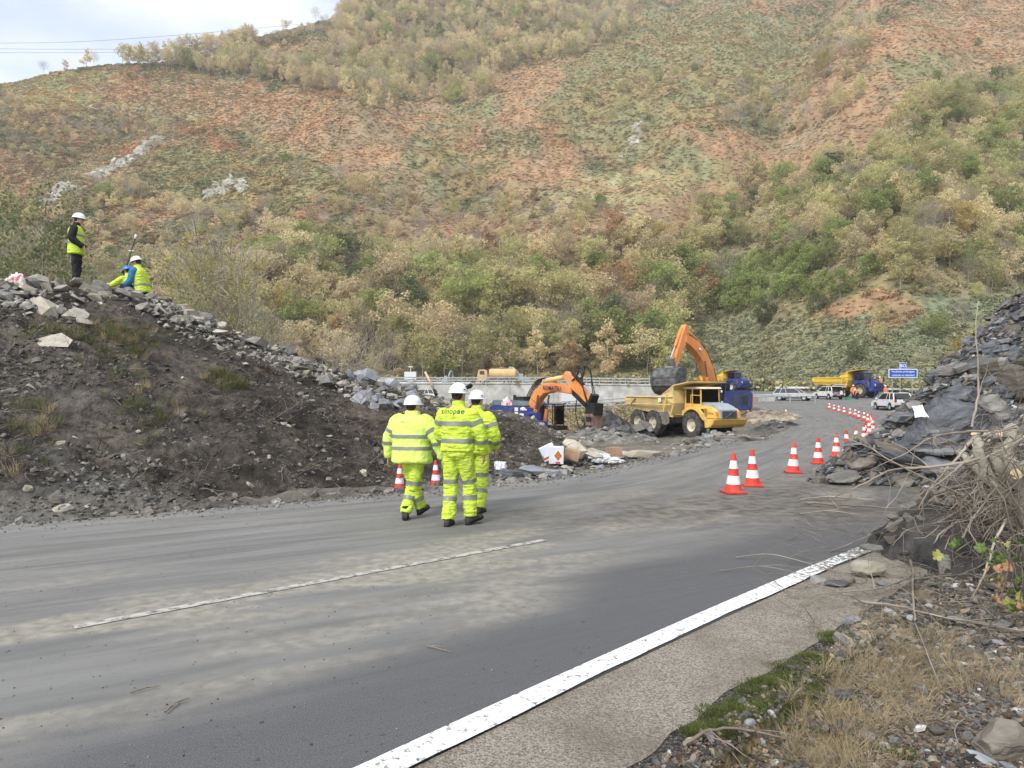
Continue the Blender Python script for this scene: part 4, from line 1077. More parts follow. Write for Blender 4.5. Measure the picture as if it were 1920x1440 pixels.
add_boulder(sh, 1748, 752, 19, (.8, .7, .6), ms_mid, (.1, -.2, .2), 16, 5)
add_boulder(sh, 1850, 668, 19, (1.2, .9, .4), ms_blue, (.1, -.5, .2), 17, 6)
add_boulder(sh, 1895, 625, 20, (1.2, .9, .5), ms_brown, (.1, -.6, .2), 18, 6)
add_boulder(sh, 1800, 745, 15.5, (1.0, .8, .6), ms_blue, (.1, -.4, .2), 19, 6)
add_boulder(sh, 1694, 790, 21, (1.3, 1.0, .55), ms_blue, (.1, -.5, .2), 20, 6)
add_boulder(sh, 1668, 846, 15.5, (.9, .7, .45), ms_brown, (.3, .3, .2), 21, 4)
add_boulder(sh, 1618, 868, 13.9, (.6, .45, .3), ms_brown, (.2, -.3, .2), 22, 3)
add_boulder(sh, 1585, 896, 13.4, (.8, .5, .25), ms_mid, (.1, -.2, .3), 23, 5)
add_boulder(sh, 1690, 905, 12.7, (.5, .4, .28), ms_brown, (.1, -.2, .3), 24, 3)
m_pan = mat("white_paper", (.75, .76, .78), rough=.6)
bm = bmesh.new()
for x, y in [(-.10,-.12),(0,-.10),(.14,-.13),(.08,.0),(.06,.13),(-.04,.11),(-.12,.12),(-.09,.0)]: bm.verts.new((x, y * 1.0, .01 + .03 * math.sin(9 * x + 5 * y)))
bm.faces.new(list(bm.verts)); 
r = bmesh.ops.extrude_face_region(bm, geom=list(bm.faces)); bmesh.ops.translate(bm, verts=[v for v in r["geom"] if isinstance(v, bmesh.types.BMVert)], vec=(0, 0, .006))
me = bpy.data.meshes.new("paper_sheet"); bm.to_mesh(me); bm.free(); me.materials.append(m_pan)
tag(obj("paper_sheet", me, None, P(1724, 772, 13.5), (1.15, 0, -.1)), "crumpled white sheet lying on the slate heap above the big blue boulder", "sheet")
n = 42000; u = rng.uniform(1490, 1960, n); D = 12.2 * np.exp(rng.random(n) ** 1.3 * 1.05); x = (u - 960) / F * D
ok = inpoly(x, D, PILE); x, D = x[ok], D[ok]; z = pile(x, D); v = HZ - F * (z - EYE) / D; ok = (v > 540) & (v < 950); x, D, z = x[ok], D[ok], z[ok]; n = len(x)
sz = np.clip(np.exp(rng.normal(-2.4, .5, n)), .03, .3) * (D / 14)
pick = rng.random((n, 1)); tn = np.where(pick < .55, np.array([[.10, .11, .13]]), np.where(pick < .9, np.array([[.17, .15, .12]]), np.array([[.36, .36, .37]]))) * rng.uniform(.6, 1.5, (n, 1))
scatter("slate_chips", np.stack([x, D, z], 1), np.stack([rng.normal(0, .4, n), rng.normal(-.3, .4, n), rng.uniform(-1, 1, n)], 1), np.stack([sz * 1.5, sz, sz * .6], 1), rng.integers(0, 8, n), SMALL, tint=tn, label="small slate chips covering the landslide heap")
# yellow leaved shrub behind the heap
def shrub(name, lab, p, s, sp, j, cat="shrub", rz=0):
    e = empty(name, p, rz, lab, cat); tm, cm = VAR[sp][j]; e.scale = (s, s, s); obj("stem", tm, e); obj("foliage", cm, e); return e
for i, (u, v, D, h) in enumerate([(1815, 715, 40, 2.9), (1780, 722, 42, 2.2), (1850, 690, 41, 2.9), (1885, 680, 44, 3.2)]):
    shrub("yellow_shrub", ["pale yellow shrub showing over the left shoulder of the slate heap", "lowest yellow shrub behind the slate heap, nearest the blue sign", "yellow green shrub behind the middle of the slate heap crest", "yellow green shrub tucked behind the top of the slate heap"][i], P(u, v, D), h / 9.4, 'gold' if i < 2 else 'olive', i)
# ---------------------------------------------------------------- people
DG = bpy.context.evaluated_depsgraph_get
def loft(rings, N=20, cap=True):
    """rings: (center, rx, ry, axis_x, axis_y, power) -> bmesh geometry arrays"""
    V, Fc = [], []
    for c, rx, ry, ax, ay, pw in rings:
        for k in range(N):
            a = 2 * PI * k / N; ca, sa = math.cos(a), math.sin(a)
            V.append(c + ax * (math.copysign(abs(ca) ** pw, ca) * rx) + ay * (math.copysign(abs(sa) ** pw, sa) * ry))
    for i in range(len(rings) - 1):
        for k in range(N):
            k2 = (k + 1) % N; Fc.append((i * N + k, i * N + k2, (i + 1) * N + k2, (i + 1) * N + k))
    if cap:
        Fc.append(tuple(range(N))[::-1]); Fc.append(tuple(range((len(rings) - 1) * N, len(rings) * N)))
    return V, Fc
def limb(pts, rad, N=16, flat=1.0):
    """rings along a polyline with smooth frames"""
    pts = [Vector(p) for p in pts]; rings = []; a = Vector((1, 0, 0)); n = len(pts)
    for i, p in enumerate(pts):
        d = (pts[min(i + 1, n - 1)] - pts[max(i - 1, 0)]).normalized()
        a = (a - d * a.dot(d)).normalized(); b = d.cross(a); r = rad[i]
        rings.append((p, r, r * flat, a, b, 1.0))
    return loft(rings, N)
def smoothpath(pts, rad, k=4):
    P_ = [Vector(p) for p in pts]; out, ro = [], []
    for i in range(len(P_) - 1):
        p0, p1, p2, p3 = P_[max(i - 1, 0)], P_[i], P_[i + 1], P_[min(i + 2, len(P_) - 1)]
        for q in range(k):
            t = q / k
            out.append(0.5 * ((2 * p1) + (-p0 + p2) * t + (2 * p0 - 5 * p1 + 4 * p2 - p3) * t * t + (-p0 + 3 * p1 - 3 * p2 + p3) * t ** 3)); ro.append(rad[i] * (1 - t) + rad[i + 1] * t)
    out.append(P_[-1]); ro.append(rad[-1]); return out, ro
def merge(parts):
    V, Fc = [], []
    for v, f in parts:
        b = len(V); V += list(v); Fc += [tuple(i + b for i in q) for q in f]
    return V, Fc
WR = bpy.data.textures.new("cloth_folds", 'CLOUDS'); WR.noise_scale = .10; WR.noise_depth = 2
WR2 = bpy.data.textures.new("small_folds", 'CLOUDS'); WR2.noise_scale = .045; WR2.noise_depth = 1
def fused(name, parts, mt, vox, parent, wrinkle=0.0, sm=3, tex=None):
    V, Fc = merge(parts); me = bpy.data.meshes.new(name); me.from_pydata([tuple(v) for v in V], [], Fc)
    o = bpy.data.objects.new(name, me); COL.objects.link(o)
    r = o.modifiers.new("r", 'REMESH'); r.mode = 'VOXEL'; r.voxel_size = vox
    q = o.modifiers.new("s", 'SMOOTH'); q.iterations = sm; q.factor = .6
    if wrinkle:
        d = o.modifiers.new("d", 'DISPLACE'); d.texture = tex or WR; d.strength = wrinkle; d.mid_level = .5; d.texture_coords = 'LOCAL'
    dg = DG(); dg.update(); ev = o.evaluated_get(dg); m2 = bpy.data.meshes.new_from_object(ev)
    m2.name = name; bpy.data.objects.remove(o); bpy.data.meshes.remove(me)
    m2.polygons.foreach_set("use_smooth", np.ones(len(m2.polygons), dtype=bool)); m2.materials.clear(); m2.materials.append(mt)
    o = bpy.data.objects.new(name, m2); return link(o, parent)
def bvh(o): return BVHTree.FromPolygons([v.co.copy() for v in o.data.vertices], [tuple(p.vertices) for p in o.data.polygons])
X_, Y_, Z_ = Vector((1, 0, 0)), Vector((0, 1, 0)), Vector((0, 0, 1))
def band(name, tree, c, axis, w, rexp, mt, parent, off=.005, N=48, ref=None, wobble=0.0, sag=0.0):
    """reflective tape wrapped round a garment: rays from the axis outwards"""
    axis = axis.normalized(); a = (ref or X_); a = (a - axis * a.dot(axis)).normalized(); b = axis.cross(a)
    V, Fc = [], []
    rows = 4
    for i in range(rows):
        for k in range(N):
            th = 2 * PI * k / N; d = a * math.cos(th) + b * math.sin(th)
            o = c + axis * (w * (i / (rows - 1) - .5)) + axis * (wobble * math.sin(th * 2 + 1) - sag * abs(math.cos(th)))
            re = rexp[0] * rexp[1] / math.hypot(rexp[1] * math.cos(th), rexp[0] * math.sin(th))
            hit = tree.ray_cast(o + d * re * .45, d, re * 1.2)
            r = re
            if hit[0] is not None:
                r = (hit[0] - o).length
                if r > re * 1.35: r = re * 1.05
            V.append(o + d * (r + off))
    for i in range(rows - 1):
        for k in range(N): k2 = (k + 1) % N; Fc.append((i * N + k, i * N + k2, (i + 1) * N + k2, (i + 1) * N + k))
    me = mesh_np(name, np.array([tuple(v) for v in V]), np.array(Fc), mt, True)
    return link(bpy.data.objects.new(name, me), parent)
m_hv = mat("hi_vis_yellow", (.56, .73, .07), (.62, .79, .10), scale=3, rough=.75, bump=1.0, bscale=4, stretch=(2.2, 2.2, 6.5), spec=.15, dirt=((.46, .60, .07), 5, .45, .75, .6))  # darker yellow patches are crease shade painted into the cloth, not dirt
m_hvp = mat("hi_vis_yellow_trousers", (.54, .71, .07), (.60, .76, .10), scale=3, rough=.8, bump=1.0, bscale=4, stretch=(2.0, 2.0, 7.5), spec=.15, dirt=((.36, .44, .10), 3.5, .48, .74, .65))  # duller patches hold both dirt and crease shade painted into the colour
for _m in (m_hv, m_hvp):   # fluorescent dye gives back a little extra light
    pass
m_tape = mat("grey_reflective_tape", (.17, .185, .18), (.22, .235, .23), scale=8, rough=.45, spec=.6)
m_skin = mat("skin", (.46, .27, .20), (.54, .33, .25), scale=9, rough=.55)
m_hair = mat("dark_hair", (.018, .015, .013), (.04, .033, .028), scale=40, rough=.8)
m_helm = mat("white_helmet_shell", (.80, .82, .83), rough=.28, spec=.5)
m_helmb = mat("blue_helmet_shell", (.03, .17, .50), rough=.3, spec=.5)
m_boot = mat("dark_boot_leather", (.030, .028, .026), (.07, .064, .058), scale=12, rough=.75)
m_sole = mat("boot_sole", (.015, .015, .015), rough=.9)
m_black = mat("black_cloth", (.012, .012, .014), (.028, .027, .030), scale=8, rough=.9)
m_navy = mat("navy_cloth", (.012, .018, .045), (.025, .033, .075), scale=8, rough=.9)
m_bluec = mat("blue_sleeve", (.03, .16, .33), (.05, .22, .42), scale=8, rough=.85)
m_ink = mat("navy_print", (.035, .075, .06), rough=.8)
m_orange = mat("hi_vis_orange", (.80, .20, .04), (.86, .27, .07), scale=5, rough=.8)

def head_parts(c, yaw, pitch=0.0, s=1.0):
    """c = centre of skull"""
    R3 = Matrix.Rotation(yaw, 3, 'Z') @ Matrix.Rotation(pitch, 3, 'X')
    def T(v): return c + R3 @ (Vector(v) * s)
    ax, ay, az = R3 @ X_, R3 @ Y_, R3 @ Z_
    rings = [(T((0, y0, z)), rx * s, ry * s, ax, ay, 1.0) for z, rx, ry, y0 in
             [(-.125, .030, .030, .055), (-.112, .045, .050, .040), (-.085, .060, .075, .020), (-.05, .068, .088, .008), (-.01, .074, .095, .002), (.03, .077, .098, 0), (.07, .074, .094, 0), (.10, .060, .075, 0), (.118, .035, .045, 0), (.123, .010, .012, 0)]]
    pr = [loft(rings, 20)]
    pr.append(limb([T((0, .088, .0)), T((0, .108, -.030)), T((0, .098, -.042))], [.009 * s, .016 * s, .011 * s], 8))   # nose
    pr.append(limb([T((-.022, .082, -.072)), T((0, .092, -.072)), T((.022, .082, -.072))], [.007 * s, .010 * s, .007 * s], 8))  # lips
    for sg in (-1, 1): pr.append(limb([T((sg * .074, -.008, -.045)), T((sg * .084, -.014, -.015)), T((sg * .082, -.016, .012))], [.010 * s, .017 * s, .013 * s], 8, .55))
    return pr, T, R3
def helmet(parent, T, R3, mt, s=1.0, lamp=False, slots=True, tiltb=0.0):
    ax, ay, az = R3 @ X_, R3 @ Y_, R3 @ Z_
    rings = []
    for f in (-.02, 0, .12, .3, .5, .68, .82, .92, .975, 1.0):
        z = .022 + .122 * f; r = math.sqrt(max(0, 1 - max(f, 0) ** 2.1)); rings.append((T((0, -.006 + .004 * f, z)), (.112 * r + .003) * s, (.137 * r + .003) * s, ax, ay, 1.0))
    V, Fc = loft(rings, 40, False)
    n = len(V); Fc.append(tuple(range(n - 40, n)))
    V2, F2 = [], []
    for k in range(40):       # brim: broader at the front
        a = 2 * PI * k / 40; ca, sa = math.cos(a), math.sin(a); ext = .010 + .045 * max(sa, 0) ** 3
        for r0, dz in ((0, 0), (ext, -.012), (ext, -.019), (-.006, -.006)):
            V2.append(T(((.115 + r0) * ca, -.006 + (.140 + r0) * sa, .022 + dz)))
    for k in range(40):
        k2 = (k + 1) % 40
        for q in range(3): F2.append((k * 4 + q, k2 * 4 + q, k2 * 4 + q + 1, k * 4 + q + 1))
    V, Fc = merge([(V, Fc), (V2, F2)])
    me = bpy.data.meshes.new("helmet"); me.from_pydata([tuple(v) for v in V], [], Fc); me.materials.append(mt)
    for p in me.polygons: p.use_smooth = True
    h = link(bpy.data.objects.new("helmet", me), parent)
    # band and chin/nape strap below the rim
    if slots:
        for sg in (-1, 1):
            v, f = limb([T((sg * .108 - .016 * 0, -.045, .055)), T((sg * .112, -.012, .052))], [.006 * s, .006 * s], 8)
            m2 = bpy.data.meshes.new("vent"); m2.from_pydata([tuple(q) for q in v], [], f); m2.materials.append(m_black); link(bpy.data.objects.new("vent", m2), h)
        v, f = limb([T((-.045, -.128, .050)), T((-.015, -.138, .050))], [.005 * s, .005 * s], 8)
        m2 = bpy.data.meshes.new("vent"); m2.from_pydata([tuple(q) for q in v], [], f); m2.materials.append(m_black); link(bpy.data.objects.new("vent", m2), h)
    if lamp:   # goggles / ear-muff block on the front right
        pr = [limb([T((.095, .02, .08)), T((.118, .07, .10)), T((.10, .12, .11))], [.022 * s, .030 * s, .024 * s], 10), limb([T((.06, .135, .10)), T((.10, .12, .125))], [.020 * s, .022 * s], 10), limb([T((.02, .15, .085)), T((.07, .14, .10))], [.016 * s, .02 * s], 8)]
        v, f = merge(pr); m2 = bpy.data.meshes.new("goggles"); m2.from_pydata([tuple(q) for q in v], [], f); m2.materials.append(m_sole)
        for p in m2.polygons: p.use_smooth = True
        link(bpy.data.objects.new("goggles", m2), h)
    return h
def hand_parts(w, dirv, palm, side, s=1.0, curl=.5):
    """w wrist, dirv finger direction, palm = direction the palm faces, side = +1 thumb towards dirv x palm"""
    d = dirv.normalized(); n = (palm - d * palm.dot(d)).normalized(); a = d.cross(n) * side
    pr = [loft([(w + d * (t * s), rx * s, .013 * s, a, n, .9) for t, rx in ((0, .026), (.03, .036), (.06, .042), (.088, .040))], 12)]
    for i, (o, L_) in enumerate(((.030, .068), (.010, .076), (-.011, .070), (-.030, .055))):
        p = w + (d * .082 + a * o) * s; c = d.copy(); pts = [p - d * .02 * s, p]
        for k, f in enumerate((.42, .32, .26)):
            c = (c + n * curl * (.55 + .3 * k)).normalized(); pts.append(pts[-1] + c * L_ * f * s)
        pr.append(limb(pts, [.009 * s, .0092 * s, .0085 * s, .0078 * s, .006 * s], 8))
    th = (d * .5 + a * .75 + n * .35).normalized(); p = w + (d * .02 + a * .022) * s
    pr.append(limb([p, p + th * .034 * s, p + (th + n * .3 + d * .3).normalized() * .062 * s, p + (th * .8 + n * .5 + d * .5).normalized() * .085 * s], [.013 * s, .0125 * s, .010 * s, .007 * s], 8))
    return pr
def boot_parts(an, toe, s=1.0, pitch=0.0):
    """an = ankle, toe = horizontal direction; sole 0.085 below the ankle"""
    d = toe.normalized(); sd = d.cross(Z_); R3 = Matrix.Rotation(-pitch, 3, sd)
    def T(f, h, l=0): return an + R3 @ (d * f + Z_ * h + sd * l) * s
    up = R3 @ Z_; ax = R3 @ sd
    rings = [(T(f, h), rx * s, rh * s, ax, up, .8) for f, h, rx, rh in ((-.085, -.045, .028, .030), (-.07, -.04, .040, .040), (-.02, -.035, .043, .046), (.04, -.045, .044, .038), (.10, -.053, .052, .030), (.15, -.056, .050, .027), (.19, -.060, .036, .022), (.205, -.064, .018, .014))]
    up_ = limb([T(-.015, -.04), T(-.01, .03), T(-.005, .10)], [.050 * s, .048 * s, .052 * s], 14)
    return [loft(rings, 16), up_], loft([(T(f, -.086), rx * s, .010 * s, ax, up, .7) for f, rx in ((-.088, .030), (-.06, .043), (0, .044), (.05, .046), (.12, .055), (.17, .050), (.20, .032), (.208, .015))], 14)

def person(name_loc, yaw, label, J, look, group=None):
    """J joints in metres for this person's own height, look = clothing spec"""
    e = empty("person", name_loc, yaw, label, "person", group)
    s = look.get('s', 1.0); vox = look.get('vox', .012)
    V3 = lambda p: Vector(p) * s
    hip, neck = V3(J['hip']), V3(J['neck']); 
    upv = (neck - hip).normalized(); lat = V3(J.get('lat', (1, 0, 0))).normalized(); lat = (lat - upv * lat.dot(upv)).normalized(); fwd = upv.cross(lat) * 1.0
    if fwd.dot(V3(J.get('fwd', (0, 1, 0)))) < 0: fwd = -fwd
    H = (neck - hip).length
    # body underneath: one continuous figure
    hp, T, R3 = head_parts(V3(J['head']), J.get('hyaw', 0), J.get('hpitch', 0), s)
    body = hp + [limb([neck - upv * .04 * s, V3(J['head']) - (R3 @ Vector((0, .01, .07))) * s], [.062 * s, .056 * s], 16)]
    b_ = look.get('bulk', 1.0)
    tor = [(hip + upv * (H * t), wx * s * b_, wy * s * b_, lat, fwd, .85) for t, wx, wy in ((-.12, .12, .09), (0, .15, .10), (.25, .145, .095), (.6, .165, .105), (.85, .15, .09), (.97, .07, .06))]
    body.append(loft(tor, 20))
    for k in 'LR':
        body.append(limb([V3(J['sh' + k]), V3(J['el' + k]), V3(J['wr' + k])], [.045 * s, .036 * s, .027 * s], 10))
        hd = (V3(J['wr' + k]) - V3(J['el' + k])).normalized() * .6 + Vector(J.get('hd' + k, (0, 0, -.4))) * 1.0
        body += hand_parts(V3(J['wr' + k]), hd, Vector(J.get('pm' + k, (-1, 0, 0) if k == 'R' else (1, 0, 0))), (1 if k == 'R' else -1) * look.get('thumb', 1), s * 1.05, J.get('curl', .45))
        body.append(limb([V3(J['hp' + k]), V3(J['kn' + k]), V3(J['an' + k])], [.070 * s, .050 * s, .036 * s], 10))
    fused("body", body, m_skin, vox * .55 if vox < .02 else vox * .7, e, 0, 2)
    # hair at the nape and sides
    ax, ay = R3 @ X_, R3 @ Y_
    hair = [loft([(T((0, y0, z)), rx * s, ry * s, ax, ay, 1.0) for z, rx, ry, y0 in ((-.075, .052, .045, -.045), (-.05, .068, .060, -.040), (-.01, .0795, .078, -.024), (.03, .082, .094, -.008), (.06, .080, .096, -.004))], 20)]
    fused("hair", hair, look.get('hair', m_hair), vox * .6, e, .0, 1)
    # jacket
    jk = look['jacket']
    hem = look.get('hem', -.14)
    jr = [(hip + upv * (H * t) + fwd * (dy * s), wx * s * b_, wy * s * b_, lat, fwd, .84) for t, wx, wy, dy in
          ((hem / .52, .205, .150, 0), (hem / .52 + .05, .222, .162, 0), (.05, .212, .155, 0), (.25, .205, .148, 0), (.5, .212, .148, -.005), (.72, .215, .142, -.008), (.84, .185, .125, -.008), (.92, .135, .104, -.004), (.97, .105, .085, 0), (1.02, .080, .078, .004), (1.10, .078, .080, .012), (1.13, .074, .078, .016))]
    jack = [loft(jr, 28)]
    slv = []
    for k in 'LR':
        sh, el, wr = V3(J['sh' + k]), V3(J['el' + k]), V3(J['wr' + k])
        inn = sh.lerp(neck - upv * .08 * s, .45)
        pts, rad = smoothpath([inn, sh, sh.lerp(el, .45), el, el.lerp(wr, .5), el.lerp(wr, .93), wr], [.062 * s, .086 * s * b_ ** .5, .090 * s * b_ ** .5, .082 * s, .072 * s, .060 * s, .045 * s])
        slv.append(limb(pts, rad, 18))
    if look.get('vest'):
        jo = fused("jacket", jack + slv, jk, vox, e, .02, 3)
        vr = [(c, rx * 1.07, ry * 1.10, a, b, p) for (c, rx, ry, a, b, p) in jr[:9]]
        arm = []
        v = loft(vr, 30)
        vo = fused("vest", [v], look['vest'], vox, e, .012, 2)
        tree = bvh(vo)
    elif look.get('sleeve_mat'):
        jo = fused("jacket", jack, jk, vox, e, .02, 3)
        fused("sleeves", slv, look['sleeve_mat'], vox, e, .02, 3); tree = bvh(jo)
    else:
        jo = fused("jacket", jack + slv, jk, vox, e, look.get('wr', .036), 3); tree = bvh(jo)
    N = 40 if vox < .02 else 24
    for t, w in look.get('bands', ()):
        j = min(range(len(jr)), key=lambda q: abs((jr[q][0] - hip).dot(upv) / H - t)); band("reflective_stripe", tree, hip + upv * (H * t), upv, w * s, (jr[j][1] * (1.12 if look.get('vest') else 1), jr[j][2] * (1.12 if look.get('vest') else 1)), m_tape, e, .006, N, lat)
    for k in 'LR':
        for f, w in look.get('arm_bands', ()):
            sh, el, wr = V3(J['sh' + k]), V3(J['el' + k]), V3(J['wr' + k])
            a, b, q = (sh, el, f) if f < 1 else (el, wr, f - 1); r = (.093 if f < .7 else .082 if f < 1.1 else .074) * s
            band("reflective_stripe", tree, a.lerp(b, q), b - a, w * s, (r, r), m_tape, e, .006, 28)
    # trousers
    tp = look['trousers']; pr = [loft([(hip + upv * (dz * s), rx * s * b_, ry * s * b_, lat, fwd, .85) for dz, rx, ry in ((.07, .165, .12), (.0, .182, .135), (-.07, .185, .140), (-.13, .12, .11))], 24)]
    for k in 'LR':
        h_, kn, an = V3(J['hp' + k]), V3(J['kn' + k]), V3(J['an' + k]); fl = look.get('leg', 1.0)
        pts, rad = smoothpath([h_ + Vector((0, 0, .02)), h_.lerp(kn, .4), kn, kn.lerp(an, .45), kn.lerp(an, .8), kn.lerp(an, 1.02)], [.108 * s, .104 * s * fl, .090 * s * fl, .086 * s * fl, .086 * s * fl, .082 * s * fl])
        pr.append(limb(pts, rad, 18))
        for zz in (.72, .86) if look.get('ankle_folds', True) else (): 
            c = kn.lerp(an, zz); pr.append(limb([c - (an - kn) * .03, c, c + (an - kn) * .03], [.078 * s * fl, .095 * s * fl, .080 * s * fl], 16))
    to = fused("trousers", pr, tp, vox, e, .045, 2); tt = bvh(to)
    for k in 'LR':
        kn, an, h_ = V3(J['kn' + k]), V3(J['an' + k]), V3(J['hp' + k])
        for f, w in look.get('leg_bands', ()):
            a, b, q = (h_, kn, f) if f < 1 else (kn, an, f - 1)
            band("reflective_stripe", tt, a.lerp(b, q), b - a, w * s, (.088 * s, .088 * s), m_tape, e, .006, 28)
        up, so = boot_parts(an, Vector(J.get('toe' + k, (0, 1, 0))), s, J.get('pit' + k, 0))
        bo = fused("boot", up, m_boot, vox * .7, e, 0, 1)
        me = bpy.data.meshes.new("sole"); me.from_pydata([tuple(v) for v in so[0]], [], so[1]); me.materials.append(m_sole); link(bpy.data.objects.new("sole", me), bo)
    helmet(e, T, R3, look['helmet'], s, look.get('lamp', False), look.get('slots', True))
    e["_h"] = 0; del e["_h"]
    return e, jo, tree, (hip, upv, lat, fwd, H, s)
def lettering(text, size, tree, centre, right, up, nrm, parent, mt, off=.004, bold=0.0, name="lettering", spacing=1.0):
    cu = bpy.data.curves.new("t", 'FONT'); cu.body = text; cu.size = size; cu.align_x = 'CENTER'; cu.offset = bold; cu.space_character = spacing; cu.resolution_u = 3
    o = bpy.data.objects.new("t", cu); COL.objects.link(o); dg = DG(); dg.update(); me = bpy.data.meshes.new_from_object(o.evaluated_get(dg)); bpy.data.objects.remove(o)
    bm = bmesh.new(); bm.from_mesh(me); bmesh.ops.triangulate(bm, faces=bm.faces); 
    if tree: bmesh.ops.subdivide_edges(bm, edges=[e_ for e_ in bm.edges if e_.calc_length() > size * .12], cuts=2, use_grid_fill=True)
    for v in bm.verts:
        p = centre + right * v.co.x + up * v.co.y
        if tree:
            h = tree.ray_cast(p + nrm * .5, -nrm, 1.2)
            if h[0] is not None: p = h[0] + nrm * off
        v.co = p
    bm.to_mesh(me); bm.free(); me.name = name; me.materials.clear(); me.materials.append(mt)
    return link(bpy.data.objects.new(name, me), parent)

HVL = dict(jacket=m_hv, trousers=m_hvp, helmet=m_helm, vox=.0115)
# stance: person faces local +Y; x to the right
def walkJ(**k):
    J = dict(hip=(0, 0, .96), neck=(0, .02, 1.50), head=(0, .045, 1.66), hpL=(-.095, 0, .90), hpR=(.095, 0, .90), knL=(-.10, .03, .50), knR=(.10, .04, .50), anL=(-.10, -.02, .09), anR=(.10, .05, .09),
             shL=(-.19, .0, 1.40), shR=(.19, .0, 1.40), elL=(-.27, -.02, 1.14), elR=(.27, -.02, 1.14), wrL=(-.28, .05, .89), wrR=(.28, .05, .89))
    J.update(k); return J
def feet_at(u, v, D=None):
    D = D or EYE * F / (v - HZ); return Vector(((u - 960) * D / F, D, 0.0))
# the three walkers, seen from behind
pB = feet_at(858, 984)
eB, jB, tB, fB = person(pB, -.28, "tall person in hi-vis suit printed sinopae, white helmet with goggles, walking in the middle",
    walkJ(knL=(-.10, .02, .50), anL=(-.09, -.10, .085), knR=(.12, .10, .51), anR=(.15, .06, .11), pitR=-.22, toeR=(.5, 1, 0), toeL=(-.1, 1, 0), elR=(.30, .02, 1.14), wrR=(.30, .14, .90), elL=(-.25, .04, 1.15), wrL=(-.20, .20, .95), hyaw=-.28, hpitch=-.05),
    dict(HVL, s=1.035, bulk=1.02, hem=-.03, lamp=True, bands=((.20, .055), (.60, .055)), arm_bands=((.42, .055), (1.25, .055)), leg_bands=((.86, .055), (1.42, .055))))
hip, upv, lat, fwd, H, s_ = fB
lettering("sinopae", .098, tB, hip + upv * H * .83 - lat * .035, lat, upv, -fwd, eB, m_ink, bold=.0012, spacing=1.08)
bm = bmesh.new()
m_hva = mat('pale_hi_vis_yellow', (.62, .80, .16), (.68, .85, .22), scale=3, rough=.8, bump=.2, bscale=20, spec=.1)
pA = feet_at(772, 972)
eA, jA, tA, fA = person(pA, -.22, "stocky person in pale yellow hi-vis jacket and white helmet, leftmost of the three walkers",
    walkJ(hip=(0, 0, .95), neck=(0, .03, 1.47), head=(0, .05, 1.62), knL=(-.03, .10, .50), anL=(-.05, -.12, .10), knR=(.06, -.02, .48), anR=(.09, .12, .15), pitR=-.25, toeL=(-.35, 1, 0), toeR=(.2, 1, 0), hpL=(-.09, 0, .89), hpR=(.09, 0, .89),
          elL=(-.36, .0, 1.12), wrL=(-.38, .06, .86), elR=(.38, -.02, 1.12), wrR=(.44, .04, .86), hyaw=-.35, shL=(-.21, 0, 1.40), shR=(.21, 0, 1.40)),
    dict(HVL, jacket=m_hva, s=.965, bulk=1.34, hem=-.16, bands=((.10, .05), (.42, .05)), arm_bands=((.55, .05), (1.12, .05)), leg_bands=((.93, .06), (1.55, .06)), wr=.032, slots=False, leg=.95))
hip, upv, lat, fwd, H, s_ = fA
lettering("CTP  ---------", .035, tA, hip + upv * H * .78 - lat * .02, lat, upv, -fwd, eA, m_ink, bold=.0005)
pC = feet_at(893, 968, 10.3)
eC, jC, tC, fC = person(pC, -.30, "person in hi-vis yellow half hidden behind the middle walker, rightmost white helmet",
    walkJ(knL=(-.09, .10, .50), anL=(-.08, .02, .10), knR=(.10, -.02, .50), anR=(.11, -.15, .09), elR=(.30, -.03, 1.14), wrR=(.27, .12, .93), hyaw=-.30),
    dict(HVL, s=.985, bulk=1.06, hem=-.10, bands=((.12, .055), (.56, .055)), arm_bands=((.50, .055), (1.45, .06)), leg_bands=((.88, .055), (1.45, .055))))
# standing man on the bank, seen from the side, facing right
zst = 0
p = P(143, 541, 16.9)
eS, *_ = person(p, -1.25, "person standing on the earth bank in black jacket, yellow vest and white helmet",
    walkJ(knL=(-.08, .02, .50), knR=(.08, .0, .50), anL=(-.07, -.03, .09), anR=(.08, .02, .09), elL=(-.24, -.06, 1.16), wrL=(-.15, .17, 1.00), elR=(.25, -.04, 1.15), wrR=(.17, .18, .97), head=(0, .06, 1.66), neck=(0, .0, 1.50), hpitch=-.12, pmL=(0, -1, 0), pmR=(0, -1, 0)),
    dict(jacket=m_black, trousers=m_black, helmet=m_helm, vest=m_hv, vox=.016, s=1.01, bulk=1.0, hem=-.16, bands=((.18, .05), (.52, .05)), slots=False, leg=.86, ankle_folds=False))
# two surveyors crouching beyond the crest
kneel = dict(hip=(0, -.08, .46), neck=(0, .04, 1.0), head=(0, .09, 1.16), hpL=(-.10, -.08, .40), hpR=(.10, -.08, .40), knL=(-.16, .30, .52), knR=(.16, .34, .50), anL=(-.14, .0, .09), anR=(.15, .05, .09),
             shL=(-.19, .03, .91), shR=(.19, .03, .91), elL=(-.23, .10, .64), elR=(.24, .08, .64), wrL=(-.12, .34, .56), wrR=(.14, .34, .54), hpitch=-.3, fwd=(0, 1, 0))
p = P(262, 578, 18.9)
eK, *_ = person(p, 1.45, "person crouching on the bank in yellow and navy jacket with blue sleeves and white helmet", dict(kneel),
    dict(jacket=m_hv, trousers=m_navy, helmet=m_helm, vox=.016, s=1.08, hem=-.10, bulk=1.05, bands=((.16, .05),), sleeve_mat=m_bluec, leg_bands=(), ankle_folds=False, lamp=True))
p = P(243, 584, 19.6)
